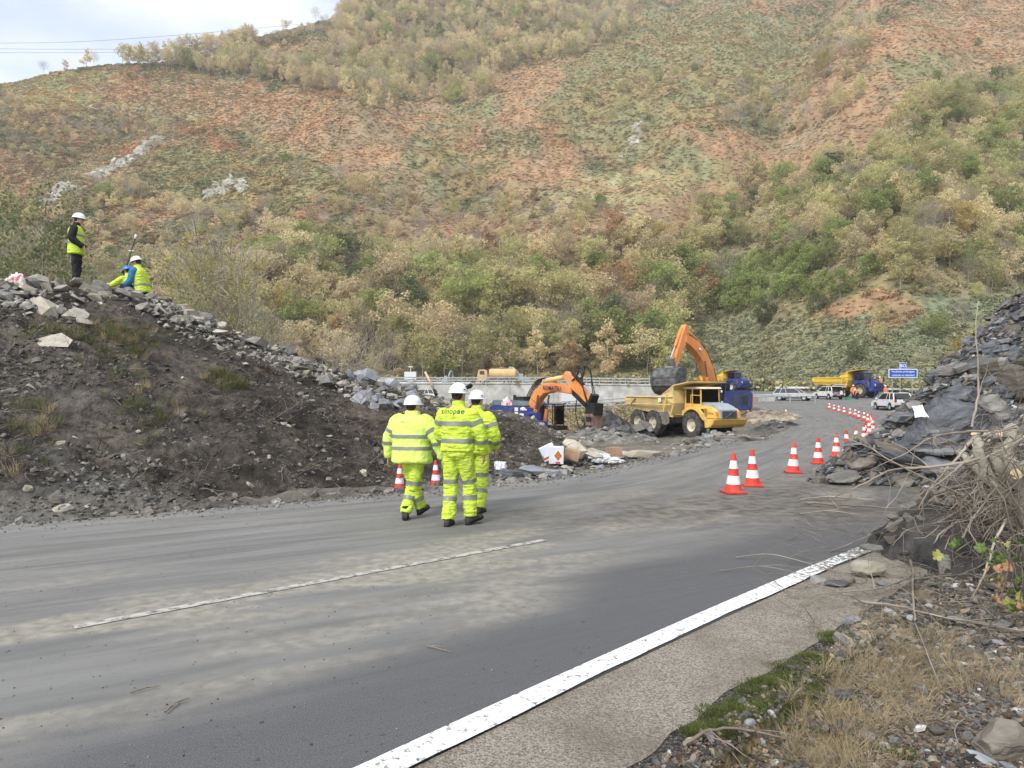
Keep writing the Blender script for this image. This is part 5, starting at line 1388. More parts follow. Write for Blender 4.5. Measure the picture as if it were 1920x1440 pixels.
eK2, *_ = person(p, 1.15, "person in blue helmet and yellow jacket crouching behind the man with blue sleeves", dict(kneel, elL=(-.30, .28, .74), wrL=(-.34, .56, .72)),
    dict(jacket=m_hv, trousers=m_navy, helmet=m_helmb, vox=.018, s=.98, hem=-.10, bulk=1.0, arm_bands=((1.3, .05),), ankle_folds=False, slots=False))
def tube_obj(name, pts, rad, mt, parent=None, N=8, base=None, smooth=True):
    v, f = tubes([(pts, rad)], N)
    f = f.tolist(); f.append(list(range(N))[::-1] + []) if False else None
    vv = [tuple(q) for q in v]; ff = [tuple(q) for q in f]; ff += [tuple(range(N))[::-1], tuple(range(len(vv) - N, len(vv)))]
    me = bpy.data.meshes.new(name); me.from_pydata(vv, [], ff); me.materials.append(mt)
    for q in me.polygons: q.use_smooth = smooth
    return link(bpy.data.objects.new(name, me), parent)
m_pole = mat("dark_carbon_pole", (.05, .055, .04), rough=.5); m_white = mat("white_plastic", (.78, .78, .78), rough=.5)
ep = empty("survey_pole", (0, 0, 0), 0, "long leaning survey pole with a white tip held by the crouching man", "survey pole")
a, b = P(219, 560, 19.7), P(253, 448, 19.7)
tube_obj("shaft", [a, a.lerp(b, .5), b], [.022, .022, .020], m_pole, ep)
tube_obj("tip", [b, b + (b - a).normalized() * .13], [.032, .03], m_white, ep)
c = a.lerp(b, .80); tube_obj("clamp", [c - Vector((.07, 0, 0)), c + Vector((.07, 0, 0))], [.018, .018], m_white, ep)
c = a.lerp(b, .42); tube_obj("clamp", [c - Vector((.06, .02, -.05)), c + Vector((.0, 0, 0))], [.03, .03], m_pole, ep)
# ---------------------------------------------------------------- machine building kit
class MB:
    def __init__(s): s.V = []; s.F = []
    def add(s, V, Fc):
        b = len(s.V); s.V += [tuple(v) for v in V]; s.F += [tuple(i + b for i in f) for f in Fc]; return s
    def box(s, c, d, rot=None, taper=(1, 1), tz=1):
        c = Vector(c); V = []
        for sx, sy, sz in [(-1,-1,-1),(1,-1,-1),(1,1,-1),(-1,1,-1),(-1,-1,1),(1,-1,1),(1,1,1),(-1,1,1)]:
            k = taper if sz > 0 else (1, 1); v = Vector((sx * d[0] / 2 * k[0], sy * d[1] / 2 * k[1], sz * d[2] / 2))
            if rot: v = Euler(rot).to_matrix() @ v
            V.append(c + v)
        return s.add(V, [(3,2,1,0),(4,5,6,7),(0,1,5,4),(1,2,6,5),(2,3,7,6),(3,0,4,7)])
    def prism(s, poly, y0, y1, plane='xz', top=None):
        """poly in the x,z plane pushed from y0 to y1; top = optional second outline at y1"""
        n = len(poly); V = [(a, y0, b) for a, b in poly] + [(a, y1, b) for a, b in (top or poly)]
        if plane == 'yz': V = [(y, x, z) for x, y, z in V]
        if plane == 'xy': V = [(x, z, y) for x, y, z in V]
        return s.add(V, [tuple(range(n)), tuple(range(2 * n - 1, n - 1, -1))] + [(i, i + n, (i + 1) % n + n, (i + 1) % n) for i in range(n)])
    def cyl(s, a, b, r0, r1=None, N=16, cap=True):
        a, b = Vector(a), Vector(b); r1 = r0 if r1 is None else r1; d = (b - a).normalized(); u = d.orthogonal().normalized(); w_ = d.cross(u)
        V = [p + u * math.cos(2*PI*k/N) * r + w_ * math.sin(2*PI*k/N) * r for p, r in ((a, r0), (b, r1)) for k in range(N)]
        Fc = [(k, (k+1) % N, (k+1) % N + N, k + N) for k in range(N)]
        if cap: Fc += [tuple(range(N))[::-1], tuple(range(N, 2*N))]
        return s.add(V, Fc)
    def lathe(s, prof, c, axis='y', N=32):
        """prof: (offset along axis, radius)"""
        c = Vector(c); V = []
        for o, r in prof:
            for k in range(N):
                a = 2*PI*k/N; p = {'y': (math.cos(a)*r, o, math.sin(a)*r), 'z': (math.cos(a)*r, math.sin(a)*r, o), 'x': (o, math.cos(a)*r, math.sin(a)*r)}[axis]; V.append(c + Vector(p))
        m = len(prof); return s.add(V, [(i*N+k, i*N+(k+1)%N, (i+1)*N+(k+1)%N, (i+1)*N+k) for i in range(m-1) for k in range(N)])
    def out(s, name, mt, parent=None, bevel=0.0, smooth=False, loc=None, rot=None):
        me = bpy.data.meshes.new(name); me.from_pydata(s.V, [], s.F)
        bm = bmesh.new(); bm.from_mesh(me); bmesh.ops.recalc_face_normals(bm, faces=bm.faces)
        if bevel: bmesh.ops.bevel(bm, geom=[e for e in bm.edges if len(e.link_faces) == 2 and e.calc_face_angle(0) > .5], offset=bevel, segments=2, affect='EDGES', clamp_overlap=True)
        if smooth:
            for f in bm.faces: f.smooth = True
            for e in bm.edges:
                if len(e.link_faces) == 2 and e.calc_face_angle(0) > .6: e.smooth = False
        bm.to_mesh(me); bm.free(); me.materials.append(mt)
        o = bpy.data.objects.new(name, me)
        if loc is not None: o.location = loc
        if rot is not None: o.rotation_euler = rot
        return link(o, parent)
DUST = (.30, .27, .22)
m_yel = mat("yellow_machine_paint", (.72, .46, .10), (.80, .53, .14), scale=2, rough=.5, spec=.4, dirt=(DUST, 1.3, .48, .75, .55))
m_yelb = mat("dusty_yellow_body_paint", (.72, .53, .20), (.80, .63, .30), scale=2.2, rough=.65, dirt=((.42, .36, .25), 1.1, .45, .7, .6))
m_yel2 = mat("deep_yellow_paint", (.75, .50, .06), (.80, .55, .09), scale=2, rough=.55, dirt=(DUST, 1.3, .55, .8, .5))
m_blu = mat("blue_machine_paint", (.018, .035, .19), (.03, .055, .26), scale=2, rough=.45, spec=.5, dirt=(DUST, 1.5, .55, .8, .4))
m_ora = mat("orange_machine_paint", (.70, .235, .055), (.80, .32, .10), scale=1.6, rough=.55, dirt=((.45, .36, .28), 1.2, .5, .75, .5))
m_gry = mat("grey_bonnet_paint", (.30, .34, .38), (.38, .42, .45), scale=3, rough=.5)
m_dgry = mat("dark_grille", (.06, .075, .09), (.09, .105, .12), scale=4, rough=.6)
m_tyre = mat("dusty_tyre_rubber", (.035, .035, .036), (.11, .105, .10), scale=3, rough=.92)
m_rim = mat("cream_wheel_rim", (.55, .50, .38), (.66, .62, .50), scale=3, rough=.6, dirt=(DUST, 3, .45, .7, .6))
m_frm = mat("dusty_grey_chassis", (.13, .125, .115), (.24, .23, .21), scale=3, rough=.85)
m_blk = mat("black_metal", (.014, .014, .015), (.03, .03, .03), scale=4, rough=.55)
m_steel = mat("worn_bucket_steel", (.045, .047, .05), (.17, .175, .18), scale=2.5, rough=.5, metal=.3, dirt=(DUST, 2, .5, .8, .5))
m_crm = mat("chrome_rod", (.6, .6, .6), rough=.18, metal=1.0)
def glassmat():
    m = bpy.data.materials.new("window_glass"); m.use_nodes = True; n = m.node_tree.nodes; l = m.node_tree.links
    g = n.new("ShaderNodeBsdfGlossy"); g.inputs["Roughness"].default_value = .03; t = n.new("ShaderNodeBsdfTransparent"); t.inputs[0].default_value = (.42, .47, .48, 1)
    f = n.new("ShaderNodeFresnel"); f.inputs[0].default_value = 1.6; x = n.new("ShaderNodeMixShader"); l.new(f.outputs[0], x.inputs[0]); l.new(t.outputs[0], x.inputs[1]); l.new(g.outputs[0], x.inputs[2]); l.new(x.outputs[0], n["Material Output"].inputs[0]); return m
m_glass = glassmat()
m_dglass = mat("dark_window_glass", (.015, .018, .022), rough=.08, spec=.8)
m_lamp = mat("lamp_glass", (.65, .65, .6), rough=.15, spec=.8)
m_rlamp = mat("red_lamp_glass", (.45, .03, .02), rough=.2, spec=.7)
m_sticker = mat("white_sticker", (.70, .72, .74), (.8, .8, .8), scale=9, rough=.5)
m_redp = mat("dull_red_metal", (.30, .07, .05), (.36, .12, .09), scale=5, rough=.7)

def big_wheel(parent, c, R=.93, W=.62, side=-1, rim=.42, lugs=22):
    """axle along local y; side = which way the rim faces"""
    x, y, z = c; h = W / 2
    t = MB(); t.lathe([(-h*.9, rim), (-h, rim*1.12), (-h, R*.86), (-h*.86, R*.955), (-h*.5, R*.975), (h*.5, R*.975), (h*.86, R*.955), (h, R*.86), (h, rim*1.12), (h*.9, rim)], (0, 0, 0), 'y', 40)
    for k in range(lugs):
        for sg in (-1, 1):
            a = 2*PI*(k + (.5 if sg > 0 else 0))/lugs
            cen = Vector((math.cos(a)*R*.965, sg*h*.52, math.sin(a)*R*.965)); t.box(cen, (R*.075, h*.86, R*.13), (0, -a, 0))
    w_ = t.out("wheel", m_tyre, parent, smooth=False, loc=(x, y, z))
    r = MB(); s = side
    r.lathe([(s*h*.92, rim*1.13), (s*h*.95, rim*1.02), (s*h*.80, rim*.94), (s*h*.45, rim*.80), (s*h*.40, rim*.40), (s*h*.62, rim*.34), (s*h*.62, 0.001)], (0, 0, 0), 'y', 28)
    r.out("rim", m_rim, w_, smooth=True)
    return w_

def dump_truck(name, loc, yaw, label, cab_m, body_m, group=None, detail=True, driver=False, bonnet_m=None, s=1.0, grille_m=None, skirt_m=None, ballast=None):
    """articulated dump truck; local +x forward, origin on the ground below the front axle"""
    e = empty(name, loc, yaw, label, "dump truck", group); e.scale = (s, s, s)
    bonnet_m = bonnet_m or cab_m; grille_m = grille_m or m_dgry
    R = .93
    wy = 1.13
    for x in (0, -4.35, -6.25):
        for sd in (-1, 1): big_wheel(e, (x, sd * wy, R), R, .66, sd)
    # chassis
    f = MB(); f.box((-.6, 0, 1.15), (2.6, .9, .5)); f.box((-5.2, 0, 1.2), (5.2, .8, .45)); f.cyl((0, -.95, R), (0, .95, R), .2); f.cyl((-4.35, -.95, R), (-4.35, .95, R), .2); f.cyl((-6.25, -.95, R), (-6.25, .95, R), .2); f.cyl((-2.3, 0, .85), (-2.3, 0, 1.7), .3)
    f.box((-5.3, .72, .98), (2.3, .18, .3)); f.box((-5.3, -.72, .98), (2.3, .18, .3)); f.box((1.1, 0, 1.0), (.5, .8, .45))
    f.out("chassis", m_frm, e, .02)
    # front fenders / bonnet side: lower yellow mask and sloped bumper
    b = MB()
    for sd in (-1, 1):
        arch = [(-1.05, 1.55)] + [(math.cos(a) * 1.08, R + math.sin(a) * 1.08) for a in np.linspace(PI * .80, PI * .18, 10)] + [(1.15, 1.30), (1.95, 1.24), (1.95, 1.36), (1.2, 1.42), (1.05, 1.75), (.55, 2.12), (-.55, 2.14), (-1.0, 1.9)]
        b.prism(arch, sd * .86, sd * 1.42)
    b.out("fender", cab_m, e, .02)
    bp_ = MB(); V = [(1.35, -1.44, 1.36), (2.25, -1.28, 1.36), (2.35, 1.28, 1.36), (1.35, 1.44, 1.36)]
    bp_.prism([(1.30, 1.40), (2.30, 1.38), (2.12, 1.05), (1.9, .86), (1.38, .80)], -1.44, 1.44)
    bo = bp_.out("bumper", cab_m, e, .03)
    bn = MB(); bn.prism([(.55, 1.38), (.50, 2.30), (1.25, 2.22), (1.72, 2.06), (2.02, 1.85), (2.10, 1.38)], -1.16, 1.16)
    bn.out("bonnet_side", cab_m, e, .10, smooth=True)
    bt = MB(); bt.prism([(.10, 2.28), (.15, 2.50), (1.2, 2.42), (1.78, 2.22), (2.10, 1.98), (2.13, 1.42), (2.0, 1.40), (1.9, 1.9), (1.4, 2.1)], -.76, .76)
    bt.out("bonnet", bonnet_m, e, .05, smooth=True)
    g = MB()
    for k in range(6): g.box((2.155, 0, 1.50 + k * .085), (.05, 1.22, .045))
    gr = g.out("grille", grille_m, e, .008)
    if detail:
        q = MB(); q.cyl((2.19, -.36, 1.50), (2.19, .36, 1.94), .018, N=6); q.out("badge", m_crm, gr)
        q = MB(); q.cyl((2.185, 0, 1.72), (2.20, 0, 1.72), .07, N=20); q.out("badge", m_crm, gr)
    for sd in (-1, 1):
        q = MB(); q.cyl((.80, sd * 1.155, 1.86), (.80, sd * 1.20, 1.86), .21, N=22); q.out("intake", m_blk, e)
        q = MB(); 
        for k in range(9): q.box((1.13, sd * 1.175, 1.58 + k * .062), (.30, .03, .035))
        q.out("side_grille", mat("olive_grille", (.35, .25, .06), rough=.7), e)
        q = MB(); q.box((2.04, sd * .98, 1.72), (.10, .16, .30)); q.out("headlight", m_lamp if not detail else m_ora, e, .02)
        q = MB(); q.box((1.60, sd * 1.42, 1.90), (.05, .05, .8)); q.box((1.60, sd * 1.50, 2.45), (.05, .28, .5)); q.out("mirror", m_blk, e, .01) if not detail else None
    if detail: lettering("Cosmos", .24, None, Vector((1.56, -1.178, 1.72)), Vector((1, 0, 0)), Z_, Vector((0, -1, 0)), e, m_redp)
    # cab
    c = MB()
    zb, zt = 1.95, 3.42
    for (x, y) in ((-1.35, -.78), (-1.35, .78), (.12, -.78), (.12, .78), (-.62, -.80), (-.62, .80)):
        c.box((x + (.10 if x > 0 else 0), y, (zb + zt) / 2 + .05), (.09, .09, zt - zb))
    c.prism([(-1.45, 1.9), (-1.45, 2.42), (.40, 2.36), (.48, 1.9)], -.84, .84); c.box((-1.40, 0, 2.7), (.06, 1.5, .8))
    cb = c.out("cab", cab_m, e, .02)
    c = MB(); c.prism([(-1.55, 3.40), (-1.45, 3.56), (.25, 3.54), (.42, 3.40)], -.92, .92); c.out("cab_roof", cab_m if not detail else m_crm2, e, .03)
    c = MB(); c.prism([(.26, 2.36), (.28, 2.36), (.20, 3.40), (.18, 3.40)], -.74, .74); c.box((-.24, -.80, 2.9), (.66, .012, .95)); c.box((-.24, .80, 2.9), (.66, .012, .95)); c.box((-.98, -.80, 2.9), (.62, .012, .95)); c.box((-.98, .80, 2.9), (.62, .012, .95))
    c.out("cab_window", m_glass, e)
    c = MB(); c.box((-.75, 0, 2.6), (.5, .5, .12)); c.box((-.98, 0, 2.9), (.14, .5, .62)); c.cyl((-.2, 0, 2.4), (-.32, 0, 2.85), .03); c.lathe([(-.01, .19), (.01, .19)], (-.32, 0, 2.86), 'z', 14); c.out("seat", m_blk, e)
    # rails and exhaust behind the cab
    c = MB(); c.cyl((.5, -.98, 2.3), (.5, -.98, 2.95), .025, N=8); c.cyl((-.5, -1.05, 2.15), (-.5, -1.05, 3.0), .025, N=8); c.cyl((.5, -.98, 2.95), (-.5, -1.05, 3.0), .025, N=8); c.out("handrail", m_blk if not detail else cab_m, e)
    # tipping body
    k = MB(); W1, W2 = 1.62, 1.18
    side = [(-2.0, 1.62), (-1.75, 2.40), (-1.75, 3.28), (-3.1, 2.92), (-7.5, 2.92), (-7.75, 2.55), (-7.4, 2.02), (-6.3, 1.88), (-3.6, 1.55), (-2.3, 1.42)]
    inner = [(a, b) for a, b in side]
    for sd in (-1, 1):
        lo = [(a, b) for a, b in side]
        V1 = []
        n = len(side)
        for off in (0, .07):
            for a, b in side:
                w_ = (W2 + (W1 - W2) * min(1, max(0, (b - 1.45) / .9)) - off) * sd; V1.append((a, w_, b))
        k.add(V1, [tuple(range(n)), tuple(range(2*n-1, n-1, -1))] + [(i, i+n, (i+1) % n + n, (i+1) % n) for i in range(n)])
    bo = k.out("tipping_body", body_m, e, .0)
    k = MB(); k.prism([(-7.75, 2.50), (-7.4, 1.98), (-6.3, 1.84), (-3.6, 1.51), (-2.3, 1.38), (-2.0, 1.58), (-2.05, 1.66), (-2.35, 1.50), (-3.6, 1.62), (-6.3, 1.96), (-7.35, 2.10), (-7.65, 2.55)], -W2 - .02, W2 + .02)
    k.prism([(-2.02, 1.60), (-1.70, 2.42), (-1.70, 3.30), (-1.80, 3.30), (-1.80, 2.45), (-2.12, 1.64)], -W1 + .06, W1 - .06)
    k.out("floor_plate", body_m, bo, .01)
    k = MB(); k.prism([(-1.95, 3.24), (-1.70, 3.62), (.05, 3.86), (.05, 3.92), (-1.75, 3.70), (-3.0, 3.06), (-2.95, 3.0)], -1.60, 1.60)
    for sd in (-1, 1): k.prism([(-1.75, 3.0), (-1.75, 3.66), (-3.15, 2.94)], sd * 1.54, sd * 1.60); k.box((-2.55, sd * 1.66, 2.42), (.10, .10, 1.35), (0, .32, 0)); k.box((-4.6, sd * 1.655, 2.86), (5.7, .10, .10)); k.box((-4.75, sd * 1.645, 2.30), (5.5, .07, .08)); k.box((-1.76, sd * 1.0, 2.9), (.08, .09, 1.0))
    k.out("canopy", body_m, bo, .012)
    if detail:
        k = MB(); k.box((-3.2, -1.665, 2.66), (.34, .012, .34)); st = k.out("sticker", m_sticker, bo)
        k = MB(); k.prism([(-3.95, 1.05), (-3.0, .80), (-2.55, 1.0), (-2.75, 1.9), (-3.9, 2.05)], -1.30, -1.24); k.prism([(-3.95, 1.05), (-3.0, .80), (-2.55, 1.0), (-2.75, 1.9), (-3.9, 2.05)], 1.24, 1.30); k.out("mudguard", m_frm, e, .01)
        k = MB(); k.cyl((-6.2, -1.68, 2.75), (-6.75, -1.68, 2.25), .045, N=8); k.cyl((-5.55, -1.6, 2.0), (-5.1, -1.55, 1.1), .05, N=8); k.out("hanging_strap", m_frm, bo)
    k = MB()
    for sd in (-1, 1): k.cyl((-2.75, sd * .85, 1.2), (-5.4, sd * .95, 1.9), .12, N=12)
    k.out("tipping_ram", m_frm, e)
    return e
m_crm2 = mat("cream_roof_paint", (.66, .58, .36), (.74, .66, .45), scale=2, rough=.6)
tx = P(1352, 734, 47.0); TRK = Vector((12.9, 46.4, -1.34))
yaw_t = math.radians(-65)
truck = dump_truck("dump_truck", TRK, yaw_t, "big yellow articulated dump truck with grey bonnet under the raised excavator bucket", m_yel, m_yelb, bonnet_m=m_gry, s=.955)
# driver inside (a person of their own)
def small_person(loc, yaw, label, top, legs, hmt, pose='stand', s=1.0, group=None):
    J = walkJ()
    if pose == 'sit': J = walkJ(hip=(0, 0, .25), neck=(0, .0, .78), head=(0, .03, .95), hpL=(-.1, 0, .22), hpR=(.1, 0, .22), knL=(-.13, .40, .26), knR=(.13, .40, .26), anL=(-.13, .5, -.1), anR=(.13, .5, -.1), shL=(-.2, 0, .71), shR=(.2, 0, .71), elL=(-.26, .14, .46), elR=(.26, .14, .46), wrL=(-.15, .38, .50), wrR=(.15, .38, .50))
    if pose == 'bend': J = walkJ(hip=(0, -.15, .85), neck=(0, .22, 1.18), head=(0, .34, 1.22), hpL=(-.1, -.13, .8), hpR=(.1, -.13, .8), knL=(-.12, .08, .48), knR=(.12, .08, .48), shL=(-.19, .2, 1.12), shR=(.19, .2, 1.12), elL=(-.22, .4, .9), elR=(.22, .4, .9), wrL=(-.15, .5, .66), wrR=(.15, .5, .66), hpitch=-.7)
    e, *_ = person(loc, yaw, label, J, dict(jacket=top, trousers=legs, helmet=hmt, vox=.03, s=s, slots=False, ankle_folds=False, bands=((.25, .06),)), group)
    return e
Mt = Matrix.Translation(TRK) @ Matrix.Rotation(yaw_t, 4, 'Z') @ Matrix.Scale(.955, 4)
small_person(Mt @ Vector((-.72, 0, 2.38)), yaw_t - PI / 2, "driver person in orange top sitting inside the yellow dump truck cab", m_orange, m_navy, m_helm, 'sit', .92)
dump_truck("dump_truck", (36.6, 114.5, 1.62), math.radians(-60), "blue and yellow dump truck parked farthest away, left of the silver car", m_blu, m_yel2, "blue and yellow dump trucks", detail=False, s=.93)
dump_truck("dump_truck", (47.2, 93.8, .96), math.radians(-62), "blue and yellow dump truck behind the white car with its boot open", m_blu, m_yel2, "blue and yellow dump trucks", detail=False, s=.95)

# ---------------------------------------------------------------- excavators
def tracks(e, L_=4.6, gauge=1.35, h=1.0, w_=.6):
    for sd in (-1, 1):
        t = MB(); pr = [(math.cos(a) * h / 2 + (L_/2 - h/2) * (1 if math.cos(a) > 0 else -1), h/2 + math.sin(a) * h/2) for a in np.linspace(0, 2*PI, 28, endpoint=False)]
        t.prism(pr, sd * gauge - w_/2, sd * gauge + w_/2)
        for i in range(34):
            f = i / 34; x = -L_/2 + h/2 + (L_ - h) * ((f * 2) % 1); z = 0.0 if f < .5 else h; t.box((x, sd * gauge, z), (.07, w_, .07))
        tr = t.out("track", m_frm, e)
        q = MB()
        for i in range(6): q.cyl((-L_/2 + h/2 + (L_ - h) * i / 5, sd * gauge - w_*.52, h*.45), (-L_/2 + h/2 + (L_ - h) * i / 5, sd * gauge + w_*.52, h*.45), .2, N=12)
        q.out("roller", m_blk, tr)
    MB().box((0, 0, .75), (1.8, 2.2, .5)).cyl((0, 0, .9), (0, 0, 1.25), .8, N=24).out("undercarriage", m_blk, e)
def armbox(e, name, line, hs, w_, mt, bevel=.03, parent=None):
    """box section following a polyline in the local x,z plane"""
    n = len(line); up = []; dn = []
    for i, (x, z) in enumerate(line):
        a = Vector(line[max(i-1, 0)]); b = Vector(line[min(i+1, n-1)]); d = (b - a).normalized(); nn = Vector((-d.y, d.x)); p = Vector((x, z))
        up.append(tuple(p + nn * hs[i] / 2)); dn.append(tuple(p - nn * hs[i] / 2))
    return MB().prism(up + dn[::-1], -w_/2, w_/2).out(name, mt, parent or e, bevel)
def ram(e, a, b, y, r=.11, split=.55, name="hydraulic_ram", mt=None):
    a, b = Vector((a[0], y, a[1])), Vector((b[0], y, b[1])); m_ = a.lerp(b, split)
    o = MB().cyl(a, m_, r, N=14).out(name, mt or m_ora, e, smooth=True)
    MB().cyl(m_, b, r * .5, N=12).out("rod", m_crm, o, smooth=True); return o
def hose(e, pts, r=.03, name="hose"):
    p, rr = smoothpath([Vector(q) for q in pts], [r] * len(pts), 5); v, f = tubes([(p, rr)], 6); me = mesh_np(name, v, f, m_blk, True); return link(bpy.data.objects.new(name, me), e)

# A: large excavator behind the truck, arm reaching over the tipping body
A0 = Vector((17.3, 59.6, -1.15)); ayaw = math.atan2(-.69, -.72)
EA = empty("excavator", A0, ayaw, "large orange and blue excavator holding a steel bucket above the yellow dump truck", "excavator")
tracks(EA)
b = MB(); b.prism([(-3.3, 1.3), (-3.45, 2.7), (-3.0, 3.0), (1.4, 3.0), (1.6, 1.3)], -1.55, 1.55); b.out("engine_house", m_blu, EA, .08)
b = MB(); b.prism([(-3.6, 1.35), (-3.75, 2.5), (-3.0, 2.7), (-2.9, 1.35)], -1.5, 1.5); b.out("counterweight", m_ora, EA, .08)
MB().box((-1.9, 1.56, 2.2), (1.2, .03, .9)).box((-.4, 1.56, 2.2), (.9, .03, .9)).out("side_panel", m_dgry, EA, .01)
lv = MB()
for k in range(7): lv.box((-1.9, 1.585, 1.85 + k * .11), (1.0, .03, .03))
lv.out("louvre", m_blk, EA)
MB().cyl((-3.2, 1.5, 3.1), (-.2, 1.5, 3.5), .025, N=6).cyl((-.2, 1.5, 3.5), (1.3, 1.5, 3.5), .025, N=6).cyl((-.2, 1.5, 3.0), (-.2, 1.5, 3.5), .025, N=6).out("handrail", m_blk, EA)
cbm = MB()
for x in (.55, 1.2, 2.05):
    for y in (.62, 1.52): cbm.box((x, y, 2.55), (.10, .10, 2.0))
cbm.prism([(.5, 1.4), (.5, 2.2), (2.15, 2.1), (2.2, 1.4)], .58, 1.56); cbm.box((1.3, 1.07, 3.58), (1.75, 1.05, .14))
cbm.out("cab", m_blu, EA, .03)
cg = MB().box((1.30, 1.07, 2.85), (1.62, .90, 1.30)).out("cab_window", m_glass, EA)
cm_ = MB()
for k in range(6): cm_.box((2.20, .66 + k * .165, 2.85), (.03, .03, 1.45))
for k in range(6): cm_.box((2.20, 1.07, 2.2 + k * .26), (.03, .95, .03))
for k in range(7): cm_.box((.66 + k * .25, 1.07, 3.72), (.03, 1.0, .03))
cm_.box((1.4, 1.6, 3.68), (1.6, .04, .05)); cm_.out("cab_guard", m_blk, EA)
MB().box((2.0, 1.6, 2.0), (.02, .3, .25)).box((2.02, 1.60, 2.9), (.02, .22, .2)).box((1.5, 1.575, 1.75), (.6, .02, .35)).out("sticker", m_sticker, EA)
mr = MB().cyl((2.2, 1.6, 1.6), (2.7, 1.95, 2.0), .02, N=6).cyl((2.7, 1.95, 2.0), (2.7, 1.95, 2.5), .02, N=6).box((2.72, 1.95, 2.6), (.05, .25, .45)).out("mirror", m_blk, EA)
boomA = [(.3, 1.9), (.75, 3.2), (1.35, 4.5), (2.3, 5.75), (3.4, 6.55), (4.4, 6.95), (5.1, 7.1)]
BA = armbox(EA, "boom", boomA, [.75, .95, 1.05, 1.05, .95, .75, .6], .62, m_ora)
ram(EA, (1.7, 1.9), (2.5, 5.4), .42, .14, .62); ram(EA, (1.7, 1.9), (2.5, 5.4), -.42, .14, .62)
for y in (.22, -.2, .05): hose(BA, [(.4, y, 2.6), (.2, y, 3.6), (.9, y, 4.9), (1.9, y, 6.2), (3.4, y, 7.1), (5.0, y, 7.5)], .035)
MB().box((3.2, .42, 6.3), (.25, .12, .14), (0, -.5, 0)).out("work_lamp", m_lamp, BA)
stickA = [(4.75, 8.15), (5.05, 7.35), (5.85, 6.1), (6.5, 4.85)]
SA = armbox(EA, "stick", stickA, [.45, .95, .68, .45], .50, m_ora)
ram(EA, (2.9, 7.0), (4.9, 7.95), .0, .13, .6)
ram(EA, (5.3, 7.95), (6.85, 5.5), .0, .12, .62)
MB().box((6.75, 0, 5.05), (.25, .62, .9), (0, .4, 0)).cyl((6.5, -.45, 4.85), (6.5, .45, 4.85), .11).cyl((6.85, -.4, 5.45), (6.85, .4, 5.45), .11).cyl((7.0, -.4, 4.75), (7.0, .4, 4.75), .11).out("bucket_link", m_frm, EA, .02)
bk = []   # bucket: curled shell seen from its back
prof = [(6.3, 4.62), (6.9, 4.80), (7.45, 4.64), (7.85, 4.2), (7.95, 3.65), (7.75, 3.10), (7.3, 2.72), (6.75, 2.60)]
K = MB(); n = len(prof); V = []
for y in (-1.12, 1.12):
    for x, z in prof: V.append((x, y, z))
for y in (-1.06, 1.06):
    for x, z in prof: V.append((6.9 + (x - 6.9) * .93, y, 3.7 + (z - 3.7) * .93))
Fc = [(i, i+1, n+i+1, n+i) for i in range(n-1)] + [(2*n+i, 3*n+i, 3*n+i+1, 2*n+i+1) for i in range(n-1)]
K.add(V, Fc)
for sd in (-1, 1): K.prism(prof, sd * 1.06, sd * 1.14)
BKA = K.out("bucket", m_steel, EA, .0, smooth=True)
for k in range(5): MB().box((6.6, -.9 + k * .45, 2.52), (.34, .18, .12), (0, .2, 0)).out("tooth", m_frm, BKA)
for z in (4.0, 3.4): MB().box((7.93, 0, z), (.06, 2.2, .10)).out("wear_strip", m_steel, BKA)

# B: excavator with a hydraulic breaker in the pit
B0 = Vector((1.3, 50.6, -2.25)); byaw = math.radians(-55)
EB = empty("excavator", B0, byaw, "blue and orange excavator chiselling rock with a hydraulic breaker beside the earth bank", "excavator")
tracks(EB)
b = MB(); b.prism([(-3.2, 1.3), (-3.35, 2.6), (-2.9, 2.95), (.2, 2.95), (1.0, 2.85), (1.1, 2.6), (1.95, 2.5), (1.95, 2.0), (2.6, 1.95), (2.6, 1.3)], -1.5, -.42); b.prism([(-3.2, 1.3), (-3.35, 2.6), (-2.9, 2.95), (.2, 2.95), (.2, 1.3)], -.42, 1.5)
EBh = b.out("engine_house", m_blu, EB, .06)
MB().prism([(-3.25, 2.96), (-2.9, 3.38), (.1, 3.30), (.4, 2.96)], -1.3, 1.3).out("engine_cover", mat("grey_blue_cover", (.12, .16, .19), (.18, .22, .24), scale=3, rough=.6), EB, .05)
lv = MB()
for k in range(8): lv.box((-2.6 + k * .33, -1.13, 3.2), (.2, .42, .025), (.75, 0, 0))
lv.out("louvre", m_blk, EB)
MB().cyl((-2.2, .2, 3.35), (-2.2, .2, 3.75), .12).box((-1.2, .3, 3.5), (1.1, .8, .25)).out("exhaust", m_blk, EB)
for (x, z, a, c_) in [(.42, 2.75, .42, .26), (.42, 2.45, .42, .22), (1.05, 2.35, .50, .26), (.40, 2.05, .18, .2), (.45, 1.8, .28, .28), (1.1, 1.75, .40, .26), (2.2, 1.70, .40, .14)]: MB().box((x, -1.512, z), (a, .012, c_)).out("sticker", m_sticker, EB)
MB().box((-1.6, -1.512, 2.5), (.5, .012, .3)).out("sticker", m_yel2, EB); MB().box((-.35, -1.512, 2.2), (.55, .02, .9)).out("door_panel", m_dgry, EB)
cb = MB().box((1.55, 1.06, 1.45), (1.7, .88, .3)).box((1.4, 1.06, 3.1), (1.3, .9, .08))
for x, y in ((.75, .64), (.75, 1.48), (2.0, .64), (2.0, 1.48)): cb.box((x, y, 2.3), (.06, .06, 1.6))
cb.out("cab", m_blk, EB, .01); MB().box((2.0, 1.06, 2.35), (.02, .8, 1.35)).out("cab_window", m_glass, EB)
